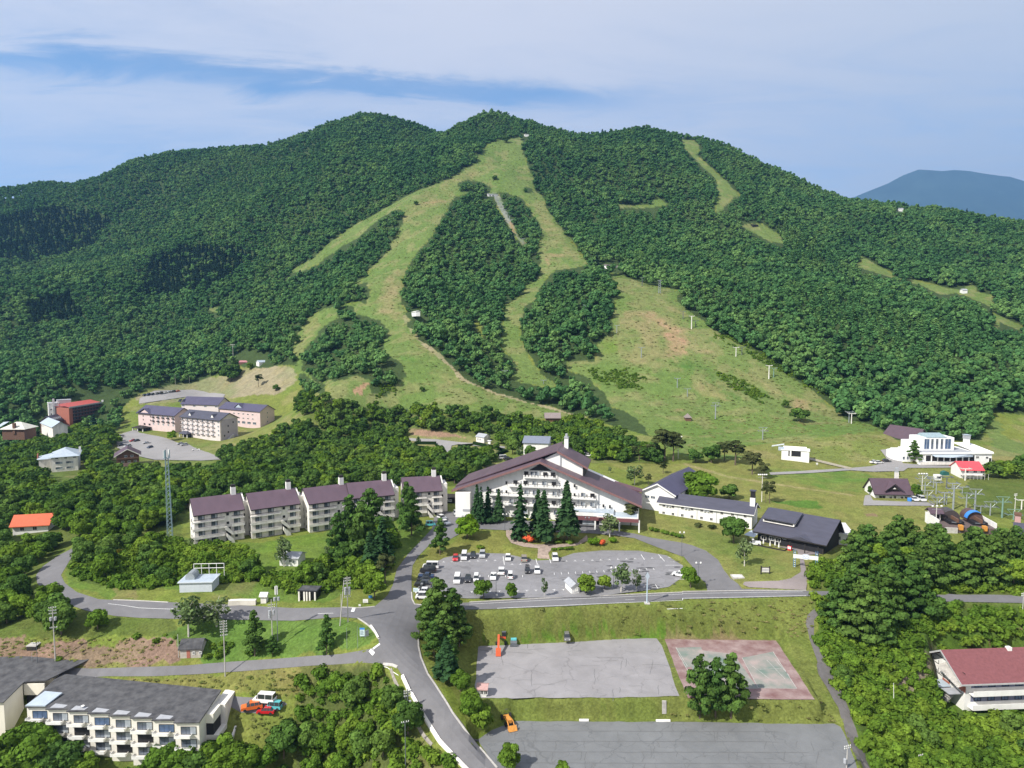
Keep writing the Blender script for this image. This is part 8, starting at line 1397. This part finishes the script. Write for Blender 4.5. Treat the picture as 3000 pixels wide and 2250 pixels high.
for p, vt, lb in [((1630, 670), 628, 'pylon standing out of the forest right of the central run'), ((1178, 915), 880, 'pylon at the foot of the bare lift cut'), ((1258, 985), 930, 'pylon at the edge of the central ski run'), ((1760, 975), 945, 'pylon in the forest above the slope cabin')]: pylon(C3([p])[0], 300 + vt / K1, lb)
for p, vt, lb in [((1060, 905), 850, 'pylon at the lower end of the central forest island'), ((1310, 940), 912, 'pylon at the lower end of the central run'), ((1582, 490), 425, 'pylon inside the right forest island')]: pylon(C4([p])[0], 700 + vt / K1, lb)
for i in range(8): # the line of pylons up the bare cut
    a = i / 7; pylon(C3([(1000 + 105 * a, 640 + 150 * a)])[0], 300 + (640 + 150 * a - 34) / K1, 'pylon in the close row climbing the bare lift cut', 'T', STEEL, 'pylons of the bare lift cut')
ZQ = lambda x, y: (2640 + x / 6.144, 1380 + y / 6.144)
VP = [(380, 240, 60, 'V', STEEL), (425, 400, 180, 'V', STEEL), (465, 520, 350, 'V', STEEL), (535, 210, 85, 'T', STEEL), (583, 300, 120, 'T', STEEL), (628, 410, 185, 'T', STEEL), (815, 315, 95, 'T', STEELD), (935, 690, 225, 'V', STEEL), (920, 330, 200, 'T', STEEL), (775, 610, 370, 'T', STEEL), (815, 600, 385, 'V', STEEL), (645, 610, 480, 'V', STEEL), (690, 600, 500, 'T', STEEL), (1170, 690, 395, 'V', STEEL), (1325, 710, 325, 'V', STEEL), (1100, 400, 300, 'T', STEEL), (1150, 170, -60, 'T', OLDW), (1815, 840, 465, 'V', STEELG), (1600, 800, 555, 'V', STEEL), (2020, 880, 690, 'V', STEELG), (2165, 690, 500, 'T', OLDW), (1430, 760, 610, 'T', STEEL)]
PLB = ['behind the brown lodge, nearest its roof', 'behind the right corner of the brown lodge', 'beside the white van at the brown lodge', 'at the left of the lift yard, small and pale', 'left of the white control box in the lift yard', 'with a tall thin mast before the control box', 'dark, before the green store', 'tallest and thickest, in the middle of the lift yard', 'pale, behind the tallest one', 'low, left of the round station cover', 'wide armed, left of the tallest one', 'with wide low frame above the station hut', 'beside the low frame above the station hut', 'thick, above the round station cover', 'thick with broad arms, left of the blue station cover', 'thin, between the two thick ones', 'white, before the red roofed cabin', 'green with wide pale arms before the grove', 'with wide arms just right of the blue station cover', 'green, low, behind the station deck', 'white, at the right edge', 'low frame at the left of the blue station cover']
for (x, yb, yt, k, m), lb in zip(VP, PLB): pylon(ZQ(x, yb), 1380 + yt / 6.144, 'lift pylon ' + lb, k, m)
g = G(*ZQ(645, 215)); o = thing('control_box', 'white square control cabin on legs among the lift pylons', 'cabin', g); part(o, 'cabin', lambda mb: mb.b(-1.2, 1.2, -1, 1, 1.4, 3.6, WHITE)); part(o, 'window', lambda mb: mb.b(-.8, .9, -1.05, -1, 2.3, 3.0, DARK)); [part(o, 'leg', lambda mb: mb.b(a - .1, a + .1, b_ - .1, b_ + .1, -.5, 1.4, STEEL)) for a in (-1, 1) for b_ in (-.8, .8)]
g = G(*ZQ(780, 75)); o = thing('equipment_cover', 'dark green covered equipment box among the lift pylons', 'cover', g); part(o, 'cover', lambda mb: mb.ext([(-1.6, 0), (1.6, 0), (1.3, 1.5), (0, 2.0), (-1.3, 1.5)], -1, 1, mat('green_tarp', (.02,.10,.09), .6, .2, 1), 'y')); part(o, 'base', lambda mb: mb.b(-1.6, 1.6, -1.05, 1.05, -.4, .1, CONC))
g = G(*C6(1470, 703)); o = thing('water_tank', 'small blue tank between the brown lodge and the white car', 'tank', g); part(o, 'vessel', lambda mb: mb.lathe([(0, 0), (.8, 0), (.8, 1.1), (.5, 1.3), (0, 1.3)], BLUEP, 14)); part(o, 'lid', lambda mb: mb.lathe([(0, 1.3), (.25, 1.3), (.25, 1.4), (0, 1.42)], STEELD, 10))
# ------------------------------------------------------------ signs, gate, board, posts, walls
PALE = mat('pale_sign', (.55,.66,.68), .5, .1, 3); INK = mat('sign_ink', (.06,.09,.14), .6)
def sign(p, w_, h_, z0, label, m, head=None, lines=3, rz=0, legs=2):
    g = G(*p); o = thing('sign_board', label, 'sign', g, R(rz)); part(o, 'panel', lambda mb: (mb.b(-w_/2, w_/2, -.04, .04, z0, z0 + h_, m), [mb.b(-w_*.38, w_*.3 - .1 * (i % 2), -.05, -.04, z0 + h_ * (.2 + .55 * i / max(1, lines)), z0 + h_ * (.2 + .55 * i / max(1, lines)) + h_ * .05, INK) for i in range(lines)]))
    if head: part(o, 'header', lambda mb: mb.b(-w_/2, w_/2, -.055, .05, z0 + h_ * .82, z0 + h_ + .04, head))
    for i in range(legs): part(o, 'leg', lambda mb: mb.tube([((-w_/2 + .1 if i == 0 else w_/2 - .1) if legs > 1 else 0, .06, -.3), ((-w_/2 + .1 if i == 0 else w_/2 - .1) if legs > 1 else 0, .06, z0 + h_ * .9)], .04, STEEL, 5))
sign(ZS(995, 318), 1.15, 2.0, .5, 'tall pale blue sign board at the mouth of the entrance road', PALE, SILV); sign(ZS(1040, 448), .95, .7, .2, 'small bright blue sign below the tall pale one', BLUEP, None, 1); sign(ZS(920, 590), 1.3, .9, .5, 'white sign with dark lettering at the road corner', WHITE, None, 2); sign(ZS(778, 640), .55, .5, .1, 'little white box sign at the edge of the road corner', WHITE, None, 1)
sign(ZS(842, 1400), 1.1, 1.9, .4, 'pale sign with blue header on the grass corner of the crossroads', PALE, BLUEP, 4); sign(ZS(955, 1400), .9, 1.4, .4, 'grey sign seen from its back beside the pale sign', GREYM, None, 0, 40); sign(LP(100, 810), 1.3, 1.0, 1.2, 'pale turquoise sign at the left entrance of the main car park', PALE, None, 2); sign(LP(205, 870), .7, .9, .3, 'small pale sign before the conifers at the car park entrance', PALE, None, 2); sign(C2(1008, 330), .5, .5, .3, 'small white notice on the lawn edge below the lamp post', WHITE, None, 1, 0, 1); sign(C6(1400, 958), 2.0, .9, .9, 'white sign board alone in the lower meadow', WHITE, None, 2); sign(C6(870, 478), .9, .8, .8, 'small sign beside the gravel track', WHITE, None, 1)
g = G(*CR(535, 180)); o = thing('notice_board', 'dark framed wooden notice board on the lawn', 'notice board', g, R(-3)); [part(o, 'post', lambda mb: mb.b(s * 1.15 - .14, s * 1.15 + .14, -.14, .14, -.3, 2.2, BLACKW)) for s in (-1, 1)]; part(o, 'panel', lambda mb: (mb.b(-1.0, 1.0, -.05, .05, .5, 1.8, OLDW), mb.b(-1.0, 1.0, -.08, .08, 1.8, 1.95, BLACKW), [mb.b(-.8 + i * .35, -.6 + i * .35, -.07, -.05, .8, 1.5, GREYM) for i in range(5)]))
ZG = lambda x, y: (2280 + x / 11.06, 1580 + y / 11.06)
a = PZ(*ZG(515, 1050), .5); b = Vector(PZ(*ZG(1225, 1125), .5)); a = Vector(a); d = b - a; gw = d.length; hg_ = hgt(a.x, a.y, 1580 + 330 / 11.06, .5); o = thing('entrance_gate', 'entrance arch with blue lattice posts and white banner carrying a blue mountain emblem', 'gate', a, math.atan2(d.y, d.x))
for x_ in (0, gw): part(o, 'post', lambda mb: ([mb.tube([(x_ + p_, q_, -.3), (x_ + p_, q_, hg_)], .06, mat('gate_blue', (.08,.20,.40), .5), 5) for p_ in (-.25, .25) for q_ in (-.2, .2)], [mb.box((x_, 0, .3 + i * .6), (.5, .4, .05), PALE) for i in range(int(hg_ / .6))], mb.b(x_ - .45, x_ + .45, -.4, .4, -.4, .1, CONC)))
part(o, 'banner', lambda mb: (mb.b(-.4, gw + .4, -.3, -.22, hg_ - 2.4, hg_ - 1.3, WHITE), mb.ext([(gw / 2 + 1.2 * math.cos(t_), hg_ - 1.75 + .8 * math.sin(t_)) for t_ in [i * 2 * math.pi / 20 for i in range(20)]], -.34, -.3, WHITE, 'y')))
part(o, 'emblem', lambda mb: (mb.tube([(gw / 2 + 1.0 * math.cos(t_), -.36, hg_ - 1.75 + .62 * math.sin(t_)) for t_ in [R(20 + i * 14) for i in range(11)]], .035, BLUEP, 4), mb.tube([(gw / 2 - .9, -.36, hg_ - 2.0), (gw / 2 - .3, -.36, hg_ - 1.6), (gw / 2, -.36, hg_ - 1.85), (gw / 2 + .3, -.36, hg_ - 1.55), (gw / 2 + .95, -.36, hg_ - 2.05)], .045, BLUEP, 4), mb.b(gw / 2 - .7, gw / 2 + .7, -.37, -.34, hg_ - 2.22, hg_ - 2.14, BLUEP)))
for i in range(8):
    g = G(*C5(1140 + i * 53, 875 + (i % 2) * 2)); o = bpy.data.objects.new('bollard', (lambda mb: (mb.tube([(0, 0, -.2), (0, 0, 1.5)], .09, WHITE, 8), mb.lathe([(0, 1.5), (.12, 1.5), (.1, 1.62), (0, 1.66)], WHITE, 8), mb.mesh('bollard'))[-1])(MB())); COL.objects.link(o); o.location = g; tag(o, 'thin white post in the row between hotel drive and island trees', 'post', 'white posts along the hotel drive')
def lowwall(px, w_, h_, label, m=None, nm='roadside_wall', cat='wall'):
    mb = MB(); ribbon(mb, GW(px), w_, m or OLDW, h_, sp=1.2, thick=h_ + .3); o = mb.obj(nm); tag(o, label, cat); return o
lowwall([ZD(335, 135), ZD(455, 400)], .55, .5, 'short white concrete barrier at the bend of the descending road'); lowwall([ZD(490, 440), ZD(620, 680), ZD(790, 960), ZD(960, 1230), ZD(1150, 1430), ZD(1373, 1660), ZD(1560, 1850)], .5, .5, 'long white concrete barrier along the descending road')
lowwall([ZD(140, 0), ZD(200, 180), ZD(290, 360), ZD(430, 640), ZD(530, 830), ZD(700, 1130), ZD(830, 1280)], .5, .15, 'rough concrete edging behind the barrier of the descending road', mat('dirty_concrete', (.24,.22,.19), .95, .3, 2)); lowwall(C(1000,1600,[(730,1090),(800,1180),(885,1260)]), .4, .12, 'dark gutter edge between the descending road and the lowest car park', A_PATH)
lowwall(C(1000,1600,[(190,520),(240,600)]), .4, .4, 'short white barrier at the grass corner of the crossroads'); lowwall(C1(1500, 378) and [C1(1480, 382), C1(1560, 378), C1(1660, 378)], .8, 1.3, 'pale low retaining wall behind the birches at the loop road', CREAM, 'retaining_wall'); lowwall([C1(600, 905), C1(592, 880), C1(620, 852)], .25, .2, 'curb at the corner of the parking lane behind the balcony block', CONC, 'curb')
for i, (x, y) in enumerate(((1572, 1132), (2085, 1135))):
    g = PZ(*C2(x, y), -11.95); o = bpy.data.objects.new('white_block', (lambda mb: (mb.ext([(-.2, 0), (.2, 0), (.16, .35), (-.16, .35)], -.0 - (1.0 + i * .5), 1.0 + i * .5, WHITE, 'x'), mb.mesh('white_block'))[-1])(MB())); COL.objects.link(o); o.location = g; tag(o, ['short white kerb block at the back edge of the lowest car park', 'longer white kerb block at the back edge of the lowest car park'][i], 'kerb block')
g = G(*CR(355, 200)); o = bpy.data.objects.new('concrete_slab', (lambda mb: (mb.b(-1.6, 1.6, -1.3, 1.3, -.3, .3, CONC), mb.b(-1.2, 1.0, -1.0, .8, .3, .38, OLDW), mb.mesh('concrete_slab'))[-1])(MB())); COL.objects.link(o); o.location = g; tag(o, 'pale concrete slab at the bend of the drive', 'slab')
for i in range(12):
    g = G(*C2(2092 + (i % 3) * 2, 1005 + i * 7.5)); 
mb = MB()
for i in range(10): q = G(*C2(2092, 1008 + i * 8.5)); mb.box(q + Vector((0, 0, .1)), (.9, .3, .2), CONC)
tag(mb.obj('hillside_steps'), 'narrow concrete steps on the grass bank above the lowest car park', 'steps')
# ------------------------------------------------------------ the far volcano and the air
VM = mat('far_mountain', (.035,.055,.045), .95, .25, .004)
prof = [(2380, 640), (2450, 600), (2530, 566), (2600, 538), (2645, 514), (2690, 497), (2720, 498), (2760, 501), (2800, 498), (2840, 501), (2880, 508), (2930, 515), (2960, 518), (3000, 530), (3080, 552), (3200, 590), (3400, 650), (3700, 720)]
D = 11500.0; rows = []; vs = []
for u, v in prof: x, y, z = PY(u, v, D); rows.append((x, z))
nrow = 9
for (x, z) in rows:
    for j in range(nrow):
        f = j / (nrow - 1); sx_ = x + (x - rows[6][0]) * f * .35; zz = (z + 40) * (1 - f) ** 1.25 - 40 + (0 if j == 0 else (fbm([x + 90 * j], [j * 300.0], 420, 5, 3)[0] - .5) * 160 * (1 - f)); vs.append((sx_, D - 3600 * f, zz))
for (x, z) in rows: vs.append((x * 1.02, D + 1500, z * .4))
nr0 = len(rows); fs = [(i * nrow + j, i * nrow + j + 1, (i + 1) * nrow + j + 1, (i + 1) * nrow + j) for i in range(nr0 - 1) for j in range(nrow - 1)] + [(i * nrow, (i + 1) * nrow, nr0 * nrow + i + 1, nr0 * nrow + i) for i in range(nr0 - 1)]
mb = MB(); mb.add(vs, fs, VM); o = mb.obj('hills', smooth=True); tag(o, kind='structure')
mb = MB(); mb.b(-9500, 16500, -300, 13600, -300, 2900, None)
hz = bpy.data.objects.new('haze', bpy.data.meshes.new('haze')); hz.data.from_pydata(mb.v, [], mb.f); COL.objects.link(hz); tag(hz, kind='stuff', label='thin blue air between the camera and the mountains', cat='haze')
hm = bpy.data.materials.new('air'); hm.use_nodes = True; t = hm.node_tree; t.nodes.clear(); oo = t.nodes.new('ShaderNodeOutputMaterial'); pv = t.nodes.new('ShaderNodeVolumePrincipled')
pv.inputs['Density'].default_value = 0.7e-4; pv.inputs['Color'].default_value = (.22, .50, .95, 1); pv.inputs['Anisotropy'].default_value = .2; t.links.new(pv.outputs[0], oo.inputs['Volume']); hz.data.materials.append(hm)
sc.cycles.volume_bounces = 0; sc.cycles.max_bounces = 6; sc.cycles.diffuse_bounces = 3; sc.cycles.transparent_max_bounces = 6
